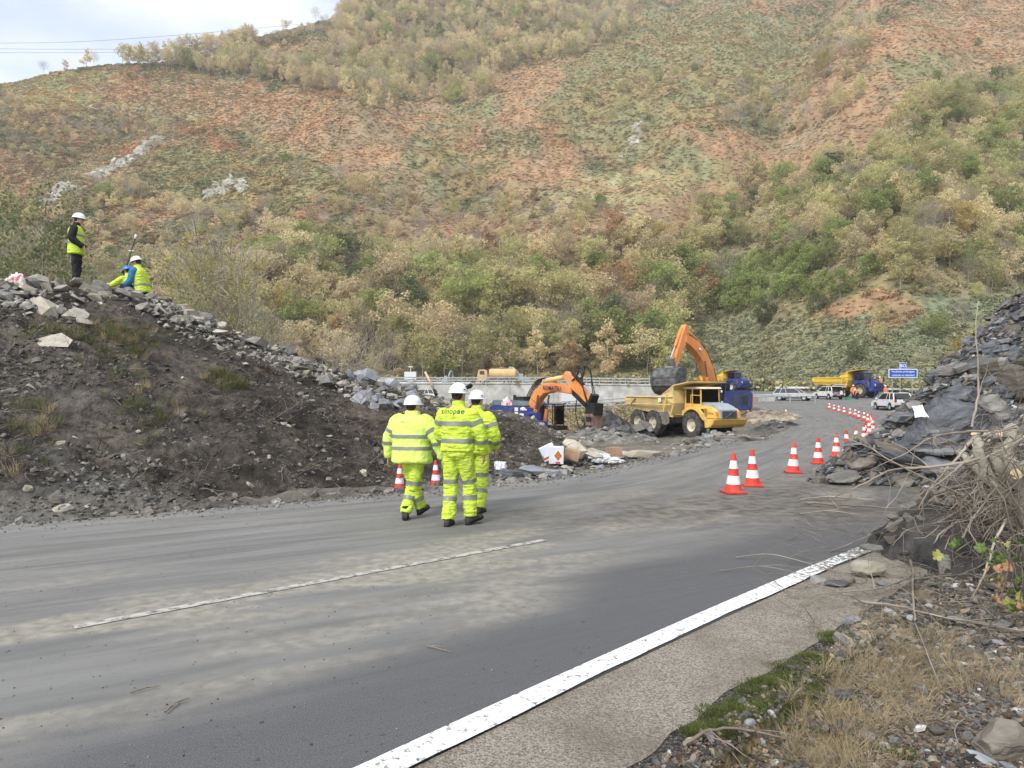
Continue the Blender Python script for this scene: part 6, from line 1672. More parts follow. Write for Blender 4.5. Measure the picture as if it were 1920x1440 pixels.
hr = MB().cyl((2.6, -1.3, 1.9), (2.6, -1.3, 3.1), .02, N=6).cyl((2.6, -1.3, 3.1), (1.9, -1.3, 3.5), .02, N=6).cyl((2.2, -1.3, 2.5), (2.6, -1.3, 3.0), .02, N=6).out("handrail", m_blk, EB)
boomB = [(.1, 1.9), (.45, 2.9), (1.05, 3.75), (1.8, 4.18), (3.0, 4.28), (4.0, 4.18), (4.9, 4.05)]
BB = armbox(EB, "boom", boomB, [.62, .84, .88, .72, .58, .54, .45], .56, m_ora, .05)
ram(EB, (1.1, 1.75), (1.6, 3.75), -.48, .15, .5); ram(EB, (1.1, 1.75), (1.6, 3.75), .48, .15, .5)
ram(EB, (1.6, 4.72), (4.2, 5.0), 0, .16, .85, mt=m_yelb)
for y in (.25, .12, -.12, -.25, 0): hose(BB, [(-.4, y, 2.6), (-.2, y, 3.3), (.3, y, 4.1), (1.1, y, 4.75), (2.0, y, 4.95)], .035)
lettering("KOMATSU", .42, None, Vector((3.0, -.392, 4.08)), Vector((1, 0, -.05)), Vector((.05, 0, 1)), Vector((0, -1, 0)), BB, m_ink2 if 'm_ink2' in globals() else mat("navy_letter_paint", (.06, .03, .10), rough=.6), bold=.012)
stickB = [(4.05, 5.2), (4.75, 4.65), (5.7, 3.95), (6.6, 3.25)]
SB_ = armbox(EB, "stick", stickB, [.42, .75, .50, .36], .42, m_ora, .04)
MB().prism([(4.5, 4.35), (5.2, 4.05), (6.5, 3.05), (6.2, 2.95), (4.9, 3.75)], -.16, .16).out("stick_underside", m_blk, SB_)
ram(EB, (4.75, 5.25), (6.6, 3.85), 0, .12, .6, mt=m_blk)
MB().box((6.75, 0, 3.4), (.28, .6, .9), (0, .5, 0)).box((6.9, 0, 2.9), (.9, .75, .75), (0, .1, 0)).cyl((6.5, -.5, 3.2), (6.5, .5, 3.2), .14).out("coupler", m_blk, EB, .03)
BR = MB().prism([(6.45, 2.6), (7.25, 2.65), (7.2, 1.6), (7.12, 1.05), (6.62, 1.05), (6.5, 1.6)], -.42, .42).out("breaker", mat("dusty_red_breaker", (.16, .075, .055), (.27, .19, .16), scale=2.5, rough=.85), EB, .05)
for z in (2.25, 1.7): MB().box((6.85, -.44, z), (.5, .05, .3)).out("breaker_plate", m_blk, BR, .01)
MB().cyl((6.87, 0, 1.1), (6.87, 0, .2), .13, .10).out("chisel", m_steel, BR)
for y, o in ((-.30, .25), (.30, .1), (-.2, -.1), (.15, .4)): hose(EB, [(5.0, y, 4.7), (5.5 + o * .4, y, 5.1), (5.5 + o, y, 5.65), (5.95 + o, y * 1.2, 5.3), (6.2 + o * .5, y * 1.6, 4.3), (6.8, y * 1.4, 3.0)], .035)
hose(EB, [(5.7, -.4, 3.8), (5.8, -.62, 2.6), (6.2, -.6, 1.6), (6.6, -.45, 1.5)], .035)

# ---------------------------------------------------------------- tanker, small excavator and van on the motorway
def small_wheel(parent, c, R=.33, W=.22, side=-1):
    w_ = MB().lathe([(-W/2, R*.6), (-W/2, R*.92), (-W*.35, R), (W*.35, R), (W/2, R*.92), (W/2, R*.6)], (0, 0, 0), 'y', 24).out("wheel", m_blk, parent, smooth=True, loc=c)
    MB().lathe([(side*W*.46, R*.66), (side*W*.35, R*.5), (side*W*.42, .001)], (0, 0, 0), 'y', 16).out("rim", m_gry, w_, smooth=True); return w_
m_carw = mat("white_car_paint", (.72, .73, .74), rough=.25, spec=.6, coat=.4)
m_cars = mat("silver_car_paint", (.50, .52, .55), rough=.28, spec=.6, coat=.4)
m_tanm = mat("tan_lorry_paint", (.55, .38, .17), (.65, .47, .24), scale=2, rough=.6)
def car(name, loc, yaw, label, mt, L_=4.34, W=1.80, H=1.62, suv=True, boot_open=False, group=None, cat="car"):
    """local +x forward, origin on the ground under the middle"""
    e = empty(name, loc, yaw, label, cat, group); h = L_/2
    hood = .98 if suv else .88; belt = 1.02 if suv else .92
    low = [(-h, .50), (-h, .98), (-h+.05, belt), (h-1.15, belt), (h-1.05, hood), (h-.25, hood-.12), (h, .72), (h, .38), (h-.1, .28)]
    def arch(cx): return [(cx + math.cos(a) * .40, .34 + math.sin(a) * .40) for a in np.linspace(0, PI, 9)]
    low += [(x, z) for x, z in arch(h-.84)] + [(x, z) for x, z in arch(-h+.80)] + [(-h+.1, .32)]
    b = MB(); b.prism(low, -W/2, W/2)
    bod = b.out("body", mt, e, .035, smooth=True)
    x0, x1, x2, x3 = -h + .08, -h + .45, h - 1.95, h - 1.15      # rear base, rear roof, front roof, screen base
    g = MB(); z0, z1 = belt - .02, H - .04; w0, w1 = W/2 - .03, W/2 - .19
    V = [(x0, -w0, z0), (x3, -w0, z0), (x3, w0, z0), (x0, w0, z0), (x1, -w1, z1), (x2, -w1, z1), (x2, w1, z1), (x1, w1, z1)]
    if boot_open: V[0] = (x0 + .5, -w0, z0); V[3] = (x0 + .5, w0, z0)
    g.add(V, [(3,2,1,0),(4,5,6,7),(0,1,5,4),(1,2,6,5),(2,3,7,6),(3,0,4,7)]).out("window", m_dglass, e, .02)
    r = MB(); r.box(((x1 + x2) / 2, 0, H - .02), (x2 - x1 + .12, w1 * 2 + .06, .06))
    for sd in (-1, 1):
        for (xa, xb, t_) in ((x0, x1, .12), (x3, x2, .07), ((x0 + x3) / 2 - .1, (x1 + x2) / 2 - .05, .07), (x0 + .75, x1 + .62, .09)):
            r.cyl((xa, sd * (w0 - .02), z0), (xb, sd * (w1 + .0), z1), t_ * .5, N=6)
        if suv: r.cyl((x1 + .2, sd * (w1 - .04), H + .05), (x2 - .1, sd * (w1 - .04), H + .05), .025, N=6)
    r.out("roof", mt, e, .01)
    for x in (-h + .80, h - .84):
        for sd in (-1, 1): small_wheel(e, (x, sd * (W/2 - .12), .34), .34, .23, sd)
    for sd in (-1, 1):
        MB().box((h - .06, sd * (W/2 - .28), .74), (.16, .38, .15)).out("headlight", m_lamp, e, .02)
        MB().box((-h + .0, sd * (W/2 - .16), .90), (.08, .22, .26)).out("tail_light", m_rlamp, e, .02)
        MB().box((x3 - .15, sd * (W/2 + .10), belt + .08), (.12, .2, .14)).out("mirror", mt, e, .02)
        MB().box((0, sd * (W/2 + .006), .34), (L_ - 2.6, .02, .16)).out("sill_trim", m_blk, e)
        for xd in (-.25, -.95): MB().box((xd, sd * (W/2 + .01), belt - .12), (.16, .03, .03)).out("door_handle", m_blk, e)
    MB().box((h + .005, 0, .55), (.05, W - .5, .16)).box((-h - .01, 0, .42), (.06, W - .2, .2)).out("bumper_trim", m_blk, e, .01)
    MB().box((-h - .02, 0, .62 if not boot_open else .5), (.03, .5, .12)).out("number_plate", m_sticker, e)
    if boot_open:
        MB().box((-h + .03, 0, .95), (.06, W - .35, .95)).out("boot_opening", m_blk, e)
        MB().box((-h - .22, 0, H + .16), (.95, W - .30, .06), (0, .16, 0)).out("boot_lid", mt, e, .02)
        MB().box((-h + .0, -.35, .85), (.10, .34, .5)).out("cargo", m_sticker, e)
    else:
        MB().box((-h + .12, 0, 1.27), (.05, W - .55, .34), (0, .55, 0)).out("rear_window", m_dglass, e)
    return e
car("parked_car", (34.1, 85.2, float(gz(34.1, 85.2))), math.radians(-38), "silver car driving behind the low guardrail on the far road", m_cars, 4.5, 1.8, 1.5, False)
car("parked_car", (40.6, 90.3, float(gz(40.6, 90.3))), math.radians(98), "white off-road car with its boot open beside the blue dump truck", m_carw, boot_open=True)
car("parked_car", (35.6, 66.0, float(gz(35.6, 66.0))), math.radians(88), "white off-road car parked half hidden by the slate heap", m_carw)
MB().box((0, 0, .16), (.5, .4, .32)).out("crate", mat("green_plastic", (.03, .30, .13), rough=.5), None, .02, loc=(42.0, 88.1, float(gz(42, 88.1))))
tag(bpy.data.objects["crate"], "green plastic crate on the road under the open car boot", "crate")
for (u, D, yaw, po, lab) in [(1607, 90.5, 2.0, 'bend', "person in orange stooping between the open car boot and the blue dump truck"), (1650.5, 92.5, 1.4, 'stand', "person in orange standing high at the front of the parked dump truck"), (1661, 89, .3, 'stand', "person in orange with white helmet, nearest the blue road sign"), (1600, 92.5, 2.6, 'stand', "person in orange at the wheel of the parked dump truck")]:
    x = (u - 960) * D / F; zz = float(gz(x, D)) + (1.05 if "high" in lab else 0)
    small_person((x, D, zz), yaw, lab, m_orange, m_navy, m_helm, po)
MB().box((0, 0, .5), (.7, .5, .12)).box((0, 0, .2), (.1, .1, .5)).box((.3, .2, -.3), (.05, .05, 1.4)).box((-.3, .2, -.3), (.05, .05, 1.4)).out("step", m_blu, bpy.data.objects["dump_truck.002"], .01, loc=(2.35, -1.35, .55))

# ---------------------------------------------------------------- retaining wall, guardrails
m_conc = mat("pale_concrete", (.38, .385, .37), (.56, .56, .54), scale=.8, rough=.9, bump=.3, bscale=6, dirt=((.20, .19, .17), .35, .5, .72, .55))
m_galv = mat("galvanised_steel", (.40, .42, .43), (.54, .56, .57), scale=3, rough=.45, metal=.5)
def edge_path(C, d, i0_, i1_): return offs(C, d)[i0_:i1_]
wp = edge_path(CL, -.25, 141, 181)
e = empty("retaining_wall", (0, 0, 0), 0, "long pale concrete retaining wall carrying the motorway across the valley", "wall")
e["kind"] = "thing"
seg_n = 0
for a, b in zip(wp[:-1:2], wp[2::2]):
    za, zb = float(gz(a[0], a[1])), float(gz(b[0], b[1])); d = Vector((b[0] - a[0], b[1] - a[1], 0)); L_ = d.length; nrm = Vector((d.y, -d.x, 0)).normalized() * .22
    A, B = Vector((a[0], a[1], 0)), Vector((b[0], b[1], 0)) - d.normalized() * .03
    V = [A - nrm + Z_ * (za - 3.9), B - nrm + Z_ * (zb - 3.9), B + nrm + Z_ * (zb - 3.9), A + nrm + Z_ * (za - 3.9), A - nrm + Z_ * (za + .12), B - nrm + Z_ * (zb + .12), B + nrm + Z_ * (zb + .12), A + nrm + Z_ * (za + .12)]
    MB().add(V, [(3,2,1,0),(4,5,6,7),(0,1,5,4),(1,2,6,5),(2,3,7,6),(3,0,4,7)]).out("panel", m_conc, e, .03)
    n2 = nrm * 1.6; V = [A - n2 + Z_ * (za + .121), B - n2 + Z_ * (zb + .121), B + n2 + Z_ * (zb + .121), A + n2 + Z_ * (za + .121), A - n2 + Z_ * (za + .36), B - n2 + Z_ * (zb + .36), B + n2 + Z_ * (zb + .36), A + n2 + Z_ * (za + .36)]
    MB().add(V, [(3,2,1,0),(4,5,6,7),(0,1,5,4),(1,2,6,5),(2,3,7,6),(3,0,4,7)]).out("coping", m_conc, e, .03)
def guardrail(label, path, h=.62, lift=0.0, step=4.0, rails=1, name="guardrail", beam=.31, postr=.05):
    path = np.array(path); o = Vector((path[0][0], path[0][1], float(gz(path[0][0], path[0][1])) + lift)); e = empty(name, o, 0, label, "guardrail")
    cs = np.concatenate([[0], np.cumsum(np.linalg.norm(np.diff(path, axis=0), axis=1))]); n = max(2, int(cs[-1] / step) + 1)
    xs = np.interp(np.linspace(0, cs[-1], n), cs, path[:, 0]); ys = np.interp(np.linspace(0, cs[-1], n), cs, path[:, 1]); zs = gz(xs, ys) + lift
    T = [Vector((xs[min(i+1, n-1)] - xs[max(i-1, 0)], ys[min(i+1, n-1)] - ys[max(i-1, 0)], 0)).normalized() for i in range(n)]
    for r in range(rails):
        prof = [(0, beam/2), (.045, beam/4), (0, 0), (.045, -beam/4), (0, -beam/2), (-.02, -beam/2), (.02, -beam/4), (-.025, 0), (.02, beam/4), (-.02, beam/2)]
        V = []; k = len(prof)
        for i in range(n):
            nr = Vector((T[i].y, -T[i].x, 0))
            for a, b in prof: V.append(Vector((xs[i], ys[i], zs[i] + h - r * .42)) - o + nr * (a + .07) + Z_ * b)
        Fc = [(i*k+j, i*k+(j+1)%k, (i+1)*k+(j+1)%k, (i+1)*k+j) for i in range(n-1) for j in range(k)]
        MB().add(V, Fc).out("beam", m_galv, e, smooth=False)
    pm = None
    for i in range(n):
        p = Vector((xs[i], ys[i], zs[i])) - o
        if pm is None:
            q = MB().box((0, 0, h/2 - .1), (postr * 2, postr * 2, h + .25)).out("post", m_galv, e); pm = q.data; q.location = p
        else: obj("post", pm, e, loc=p)
    return e
guardrail("long guardrail standing on top of the concrete retaining wall", edge_path(CL, -.3, 143, 181), .80, .36, 2.0, 2, beam=.20)
guardrail("guardrail along the far side of the motorway at the foot of the hill", edge_path(CR, .6, 132, 180), .62, 0, 4.0)
guardrail("guardrail bending round the outer side of the road behind the parked cars", edge_path(CR, .8, 118, 133), .62, 0, 4.0)
guardrail("short low guardrail in front of the silver car", [(26.2, 79.5), (28.5, 79.8), (31.5, 79.6), (34.0, 79.0)], .60, .25, 2.2)
guardrail("low mesh barrier on the valley floor below the motorway wall", [(-1, 96), (6, 95), (13, 93), (19, 90)], 1.35, .35, 2.0, 3, beam=.16)
MB().box((0, 0, .35), (1.7, .6, .7)).out("concrete_block", m_conc, None, .04, loc=(29.6, 81.8, float(gz(29.6, 81.8))), rot=(0, 0, .1)); tag(bpy.data.objects["concrete_block"], "grey concrete block on the road behind the short guardrail", "barrier block")
# van below the wall
def van(loc, yaw, label, mt):
    e = empty("parked_van", loc, yaw, label, "van")
    MB().prism([(-2.6, .4), (-2.65, 2.1), (-2.4, 2.3), (1.0, 2.3), (1.75, 1.45), (2.55, 1.15), (2.65, .4)], -.95, .95).out("body", mt, e, .06, smooth=True)
    for sd in (-1, 1):
        MB().prism([(.35, 1.4), (.35, 2.0), (.95, 2.0), (1.45, 1.42)], sd * .955, sd * .962).out("window", m_dglass, e)
        for x in (-1.7, 1.75): small_wheel(e, (x, sd * .84, .34), .34, .24, sd)
    MB().box((1.42, 0, 1.82), (.03, 1.5, .75), (0, -.72, 0)).out("windscreen", m_dglass, e); return e
van((9.6, 102.0, float(gz(9.6, 102.0)) + .6), math.radians(4), "pale van parked below the motorway wall under the breaker excavator's boom", m_carw)
car("parked_car", (-12.6, 98.0, .55), math.radians(170), "white car parked below the motorway wall above the left worker", m_carw, 4.3, 1.8, 1.5, False)
# tanker lorry on the motorway
z_ = float(gz(-2.5, 120)); e = empty("tanker_lorry", (-2.6, 121, z_), PI, "tan tanker lorry on the motorway left of the small white excavator", "lorry")
MB().prism([(1.6, .6), (1.6, 2.5), (1.9, 2.7), (3.1, 2.7), (3.3, 1.8), (3.4, .6)], -1.15, 1.15).out("cab", m_tanm, e, .08)
MB().box((3.25, 0, 2.2), (.12, 1.8, .6), (0, -.2, 0)).box((2.5, 1.16, 2.15), (.8, .02, .6)).box((2.5, -1.16, 2.15), (.8, .02, .6)).out("window", m_dglass, e)
MB().lathe([(-3.4, .001), (-3.35, .7), (-3.1, .95), (1.1, .95), (1.35, .7), (1.4, .001)], (0, 0, 1.95), 'x', 28).out("tank", m_tanm, e, smooth=True)
MB().box((-.8, 0, .85), (6.4, .9, .3)).out("chassis", m_frm, e)
for x in (2.4, -1.6, -2.8):
    for sd in (-1, 1): small_wheel(e, (x, sd * 1.0, .5), .5, .3, sd)
MB().box((-.6, 0, 2.98), (2.6, .5, .12)).out("catwalk", m_frm, e)
def mini_ex(loc, yaw, label, mt, s=1.0):
    e = empty("small_excavator", loc, yaw, label, "excavator"); e.scale = (s, s, s)
    MB().box((0, .7, .35), (2.6, .4, .7)).box((0, -.7, .35), (2.6, .4, .7)).out("track", m_blk, e, .1)
    MB().box((-.5, 0, 1.25), (2.2, 1.9, 1.0)).out("engine_house", mt, e, .08); MB().box((.5, .45, 1.85), (1.1, .9, 1.5)).out("cab", mt, e, .06); MB().box((.55, .0, 2.0), (.9, .03, .9)).box((1.06, .45, 2.0), (.03, .7, .9)).out("window", m_dglass, e)
    bm_ = armbox(e, "boom", [(.6, 1.5), (1.3, 3.0), (2.2, 3.9), (3.0, 4.0)], [.4, .5, .45, .3], .3, mt)
    armbox(e, "stick", [(2.9, 4.2), (3.4, 3.2), (3.7, 2.1)], [.25, .35, .2], .22, mt); MB().prism([(3.3, 2.2), (3.9, 2.1), (3.9, 1.5), (3.3, 1.4)], -.4, .4).out("bucket", m_frm, e, .04); return e
mini_ex((1.9, 121.5, z_), PI, "small white excavator with raised arm on the motorway right of the tan tanker lorry", m_gry, .78)
mini_ex((-11.0, 119.5, z_), 1.2, "small white tracked machine on the motorway above the heads of the walkers", m_gry, .62)
z_ = float(gz(-17.3, 119)); e = empty("white_utility_box", (-17.2, 119.5, z_), 0, "white box on a stand on the motorway edge at the left end of the wall", "cabinet")
MB().box((0, 0, 1.6), (2.0, 1.2, 1.3)).out("box", m_carw, e, .03); MB().box((0, 0, .5), (1.2, .8, 1.0)).out("stand", m_galv, e); MB().cyl((0, 0, 2.25), (0, 0, 3.0), .06).box((0, 0, 3.1), (.7, .3, .2)).out("beacon", m_lamp, e)
ep = empty("wooden_stake", (0, 0, 0), 0, "leaning pale wooden stake sticking out of the bank left of the middle worker", "stake")
tube_obj("shaft", [P(815, 733, 21.4), P(797, 697, 21.4)], [.045, .045], mat("raw_timber", (.55, .43, .26), (.66, .54, .36), scale=5, rough=.8), ep, 4)
tube_obj("sleeve", [P(818, 741, 21.3), P(814, 731, 21.4)], [.05, .05], m_blk, ep, 6)

# ---------------------------------------------------------------- road sign
D = 97.0; sc = D / F; c = P(1693, 700, D); zg = float(gz(c.x, c.y)); e = empty("road_sign", (c.x, c.y, zg), 0, "blue motorway sign with a small BO plate above it", "road sign")
m_sblue = mat("sign_blue", (.022, .085, .42), rough=.45); m_swhite = mat("sign_white", (.72, .76, .85), rough=.5)
W_, H_ = 54 * sc, 16.5 * sc; zc = c.z - zg
MB().box((0, 0, zc), (W_, .05, H_)).out("panel", m_swhite, e, .0)
MB().box((0, -.035, zc), (W_ - .22, .03, H_ - .22)).out("face", m_sblue, e)
lettering("Pendiente prolongada", .36, None, Vector((0, -.056, zc + .13)), X_, Z_, -Y_, e, m_swhite, bold=.006)
lettering("controle su velocidad", .36, None, Vector((0, -.056, zc - .36)), X_, Z_, -Y_, e, m_swhite, bold=.006)
MB().box((0, 0, zc + H_/2 + .44), (.92, .05, .88)).out("top_panel", m_swhite, e); MB().box((0, -.035, zc + H_/2 + .44), (.80, .03, .76)).out("top_face", m_sblue, e)
lettering("BO", .58, None, Vector((0, -.056, zc + H_/2 + .24)), X_, Z_, -Y_, e, m_swhite, bold=.015)
for x in (-1.45, -.35, 1.3): MB().box((x, .09, (zc - H_/2) / 2), (.09, .09, zc + .6)).out("post", m_galv, e)

# ---------------------------------------------------------------- traffic cones
m_cr = mat("cone_red", (.58, .045, .032), (.68, .075, .05), scale=3, rough=.6, rand=.12, dirt=((.33, .16, .13), 6, .5, .75, .5)); m_cw = mat("cone_reflective_white", (.76, .77, .78), (.84, .84, .85), scale=2, rough=.5, dirt=((.45, .44, .42), 7, .5, .72, .55))
def cone_proto():
    H = .72; f = lambda z: .145 - (.145 - .030) * z / H
    def ringmesh(z0, z1, o, nm, mt): return nm, mt, MB().lathe([(z0, f(z0) + o), (z1, f(z1) + o)], (0, 0, .03), 'z', 28)
    return [("cone_body", m_cr, MB().lathe([(0, .165), (.01, .150), (0.03, f(.03)), (H - .01, f(H - .01)), (H, .02)], (0, 0, .03), 'z', 28)), ("base", m_cr, MB().box((0, 0, .018), (.38, .38, .035))),
            ringmesh(.14, .30, .003, "reflective_band", m_cw), ringmesh(.43, .58, .003, "reflective_band", m_cw)]
cmesh = []
for nm, mt, b in cone_proto():
    o = b.out(nm, mt, None, .012 if nm == "base" else 0, smooth=True); cmesh.append((nm, o.data)); bpy.data.objects.remove(o)
def cone(p, label, h=.75, grp="traffic cones", tilt=0):
    s = h / .75; e = empty("traffic_cone", p, random.uniform(0, 1.5), label, "traffic cone", grp); e.scale = (s * 1.05, s * 1.05, s); e.rotation_euler[0] = tilt + random.uniform(-.045, .045)
    for nm, me in cmesh: obj(nm, me, e)
    return e
def cone_px(u, v, label, hp=None, **k):
    """base centre seen at (u, v)"""
    D = EYE * F / (v - HZ)
    for _ in range(25):
        x = (u - 960) * D / F; z = float(gz(x, D)) + .004; D = D * .5 + .5 * max(4, (EYE - z) * F / (v - HZ))
    x = (u - 960) * D / F
    return cone((x, D, float(gz(x, D)) + .004), label, hp * D / F if hp else .75, **k)
ROW = [(1375, 924, 72), (1411, 911, 66), (1487, 886, 55), (1534, 869, 47), (1568, 856, 42), (1588, 848, 40), (1606, 836, 34), (1621, 826, 30), (1622, 821, 28), (1630, 815, 26), (1636, 809, 25), (1635, 802, 22), (1633, 797, 20.5), (1627, 792, 19), (1620, 788, 18), (1610, 785, 17.5), (1603, 781, 16.5), (1594, 779, 16), (1583, 776, 15), (1573, 773, 14.5), (1564, 770, 13.5), (1555, 767, 13)]
NTH = ["first and nearest", "second", "third", "fourth", "fifth", "sixth", "seventh", "eighth", "ninth", "tenth", "eleventh", "twelfth", "thirteenth", "fourteenth", "fifteenth", "sixteenth", "seventeenth", "eighteenth", "nineteenth", "twentieth", "twenty-first", "last and farthest"]
for i, (u, v, hp) in enumerate(ROW): cone_px(u, v, "%s red and white cone of the curving row beside the slate heap" % NTH[i], hp * 1.04)
cone_px(749, 917, "red and white cone half hidden behind the left worker's hip", 44 * 1.1, grp="cones behind the walkers")
cone_px(817, 911, "red and white cone standing between the left and the middle worker", 44 * 1.1, grp="cones behind the walkers")
cone_px(1474, 781, "single red and white cone on the left side of the road past the gravel patch", 16)
cone_px(1403, 762, "tiny cone beside the right end of the yellow dump truck", 9)

# ---------------------------------------------------------------- cartons, sheets and bags
m_card = mat("brown_cardboard", (.33, .21, .14), (.42, .28, .19), scale=4, rough=.9); m_cartw = mat("white_carton", (.62, .66, .74), (.74, .76, .80), scale=3, rough=.7); m_odia = mat("orange_print", (.50, .16, .05), rough=.7); m_redpr = mat("red_print", (.55, .10, .10), rough=.7)
def carton(name, c, d, rot, mt, label, fl=None):
    e = empty(name, c, 0, label, "box"); e.rotation_euler = rot
    MB().box((0, 0, 0), d).out("box_body", mt, e, .004); return e
c = P(1043, 853, 16.1); ec = carton("white_carton", c, (.33, .25, .38), (.05, .03, -.05), m_cartw, "white carton printed with an orange diamond, lying by the roadside")
MB().prism([(0.04, -.12), (.13, .0), (.04, .12), (-.05, 0)], -.130, -.1265).out("diamond_print", m_odia, ec)
MB().prism([(0.04, -.145), (.155, .0), (.04, .145), (-.075, 0)], -.1262, -.1255).out("diamond_border", m_sticker, ec)
MB().box((.04, -.1285, -.16), (.10, .003, .045)).out("print_mark", m_redpr, ec)
c = P(1028, 848, 16.3); ec = carton("white_carton", c, (.34, .12, .34), (.05, -.42, .1), m_cartw, "tilted white carton with a red stripe leaning on the diamond carton")
MB().box((0, -.062, -.10), (.335, .003, .05)).out("red_stripe", m_redpr, ec)
carton("brown_carton", P(1073, 852, 16.5), (.36, .25, .22), (.1, .28, -.15), m_card, "tilted brown cardboard box just right of the white cartons")
carton("brown_carton", P(1151, 847, 17.9), (.34, .30, .22), (.0, .03, .25), m_card, "small brown cardboard box behind the white plastic sheet")
def crumple(name, c, dims, mt, seed, label, cat="bag", rot=(0, 0, 0)):
    bm = bmesh.new(); bmesh.ops.create_icosphere(bm, subdivisions=4, radius=1)
    for v in bm.verts:
        p = v.co; k = 1 + float(fbm(p.x * 1.7 + seed, p.y * 1.7 + p.z, seed, 4, .6)) * .75; q = p * k
        v.co = Vector((q.x * dims[0] / 2, q.y * dims[1] / 2, max(q.z, -.35) * dims[2] / 2))
    me = bpy.data.meshes.new(name); bm.to_mesh(me); bm.free(); me.materials.append(mt)
    return tag(obj(name, me, None, c, rot), label, cat)
m_bag = mat("white_plastic_film", (.76, .78, .80), (.85, .86, .87), scale=6, rough=.4, trans=.2)
m_pink = mat("pink_white_bag", (.80, .76, .76), (.72, .25, .30), scale=6, rough=.5, lo=.5, hi=.62, stretch=(3, .6, .6))
crumple("plastic_bag", P(938, 877, 14.6), (.24, .22, .26), m_bag, 3, "small crumpled white plastic bag at the foot of the bank")
crumple("plastic_sheet", P(1127, 862, 17.2), (.42, .34, .30), m_bag, 4, "rounded heap of white plastic sheeting beside the small brown box", "plastic sheet")
crumple("plastic_sheet", P(1148, 865, 17.1), (.50, .30, .18), m_bag, 5, "flat end of white plastic sheeting spread beside the small brown box", "plastic sheet")
crumple("plastic_sheet", P(1113, 857, 17.2), (.30, .24, .16), m_bag, 6, "torn white plastic scrap at the left end of the sheeting", "plastic sheet")
crumple("plastic_bag", P(951, 757, 21.3), (.26, .2, .32), m_pink, 7, "pink and white plastic bag on top of the bank in front of the excavator")
crumple("plastic_bag", P(981, 768, 20.8), (.2, .14, .14), m_bag, 8, "scrap of white plastic on the bank crest below the excavator stickers")
crumple("plastic_bag", P(29, 527, 15.8), (.34, .2, .32), m_pink, 9, "red and white striped bag on the far left of the bank crest")
crumple("paper_scrap", P(246, 556, 18.4), (.34, .25, .10), m_pink, 10, "red and white scrap lying in front of the crouching men", "paper")
crumple("paper_scrap", P(8, 984, 9.3), (.5, .05, .03), m_bag, 11, "thin white strip at the left edge of the road", "strip", (0, 0, .1))
MB().box((0, 0, 0), (.62, .42, .02)).out("clipboard", m_navy, None, .005, loc=P(229, 553, 19.0), rot=(.1, .1, .2)); tag(bpy.data.objects["clipboard"], "dark flat board with white papers in front of the crouching men", "clipboard")
MB().box((0.02, 0, .016), (.40, .32, .008)).out("paper", m_sticker, bpy.data.objects["clipboard"])
# ---------------------------------------------------------------- hillside rocks and power lines
m_out = slate_mat("pale_outcrop_rock", (.22, .21, .17), (.54, .52, .45), rough=.9, spec=.2, layer=3, rand=.15)
def outcrop(label, pts, name="rock_outcrop", seed=1, h=3.0, n=26, w_=4.0):
    """pts: photo polyline of the outcrop; chunks stand on the hillside"""
    Q = [ray_hill(*p) for p in pts]; o = Vector(Q[0]); e = empty(name, o, 0, label, "rock outcrop"); g = random.Random(seed)
    for k in range(n):
        f = g.random() * (len(Q) - 1); i = min(int(f), len(Q) - 2); p = Vector(Q[i]).lerp(Vector(Q[i+1]), f - i) + Vector((g.gauss(0, w_ * .45), g.gauss(0, w_ * .45), 0))
        p.z = float(hxy(np.array([p.x]), np.array([p.y]))[0]); s = h * g.uniform(.5, 1.2)
        bm = bmesh.new()
        for q in range(15): v = Vector((g.gauss(0, 1), g.gauss(0, 1), g.gauss(0, 1))).normalized(); bm.verts.new((v.x * .6, v.y * .4, v.z * .55))
        bmesh.ops.convex_hull(bm, input=bm.verts); bmesh.ops.delete(bm, geom=[v for v in bm.verts if not v.link_faces], context='VERTS')
        bmesh.ops.subdivide_edges(bm, edges=bm.edges, cuts=2, use_grid_fill=True)
        for v in bm.verts: v.co += v.co.normalized() * float(fbm(v.co.x * 4 + k, v.co.y * 4 + v.co.z * 3, seed, 3)) * .22
        me = bpy.data.meshes.new("rock"); bm.to_mesh(me); bm.free(); me.materials.append(m_out)
        r = bpy.data.objects.new("rock", me); r.location = p - o; r.rotation_euler = (g.uniform(-.3, .6), g.uniform(-.5, .5), g.uniform(-.5, .5)); r.location.z -= s * .12; r.scale = (s * g.uniform(.8, 1.5), s * .8, s * g.uniform(.7, 1.3)); COL.objects.link(r); r.parent = e
    return e
outcrop("long pale diagonal rock outcrop on the left slope", [(178, 335), (215, 315), (262, 290), (300, 262)], seed=1, n=60, h=3.8, w_=2.6)
outcrop("ragged grey rock outcrop in the green heather above the bank", [(392, 372), (415, 352), (440, 338), (458, 372)], seed=2, n=46, h=3.2, w_=3.2)
outcrop("pale rock outcrop at the far left behind the standing man", [(85, 385), (110, 360), (142, 352)], seed=3, n=34, h=3.2, w_=3.0)
outcrop("narrow white rock streak high in the middle heather", [(1188, 268), (1192, 250), (1200, 235)], seed=4, n=22, h=3.2, w_=1.6)
outcrop("small grey rock below the white streak", [(1158, 296), (1172, 288)], seed=5, n=6, h=1.8, w_=1.0)
outcrop("grey rock on the skyline under the topmost ridge trees", [(622, 38), (645, 24), (655, 30)], seed=6, n=10, h=4.0, w_=2.5)
outcrop("low scattered stones on the grassy middle slope", [(930, 285), (985, 280)], seed=7, n=10, h=1.4, w_=3.0)
m_wire = mat("power_cable", (.10, .10, .11), rough=.5)
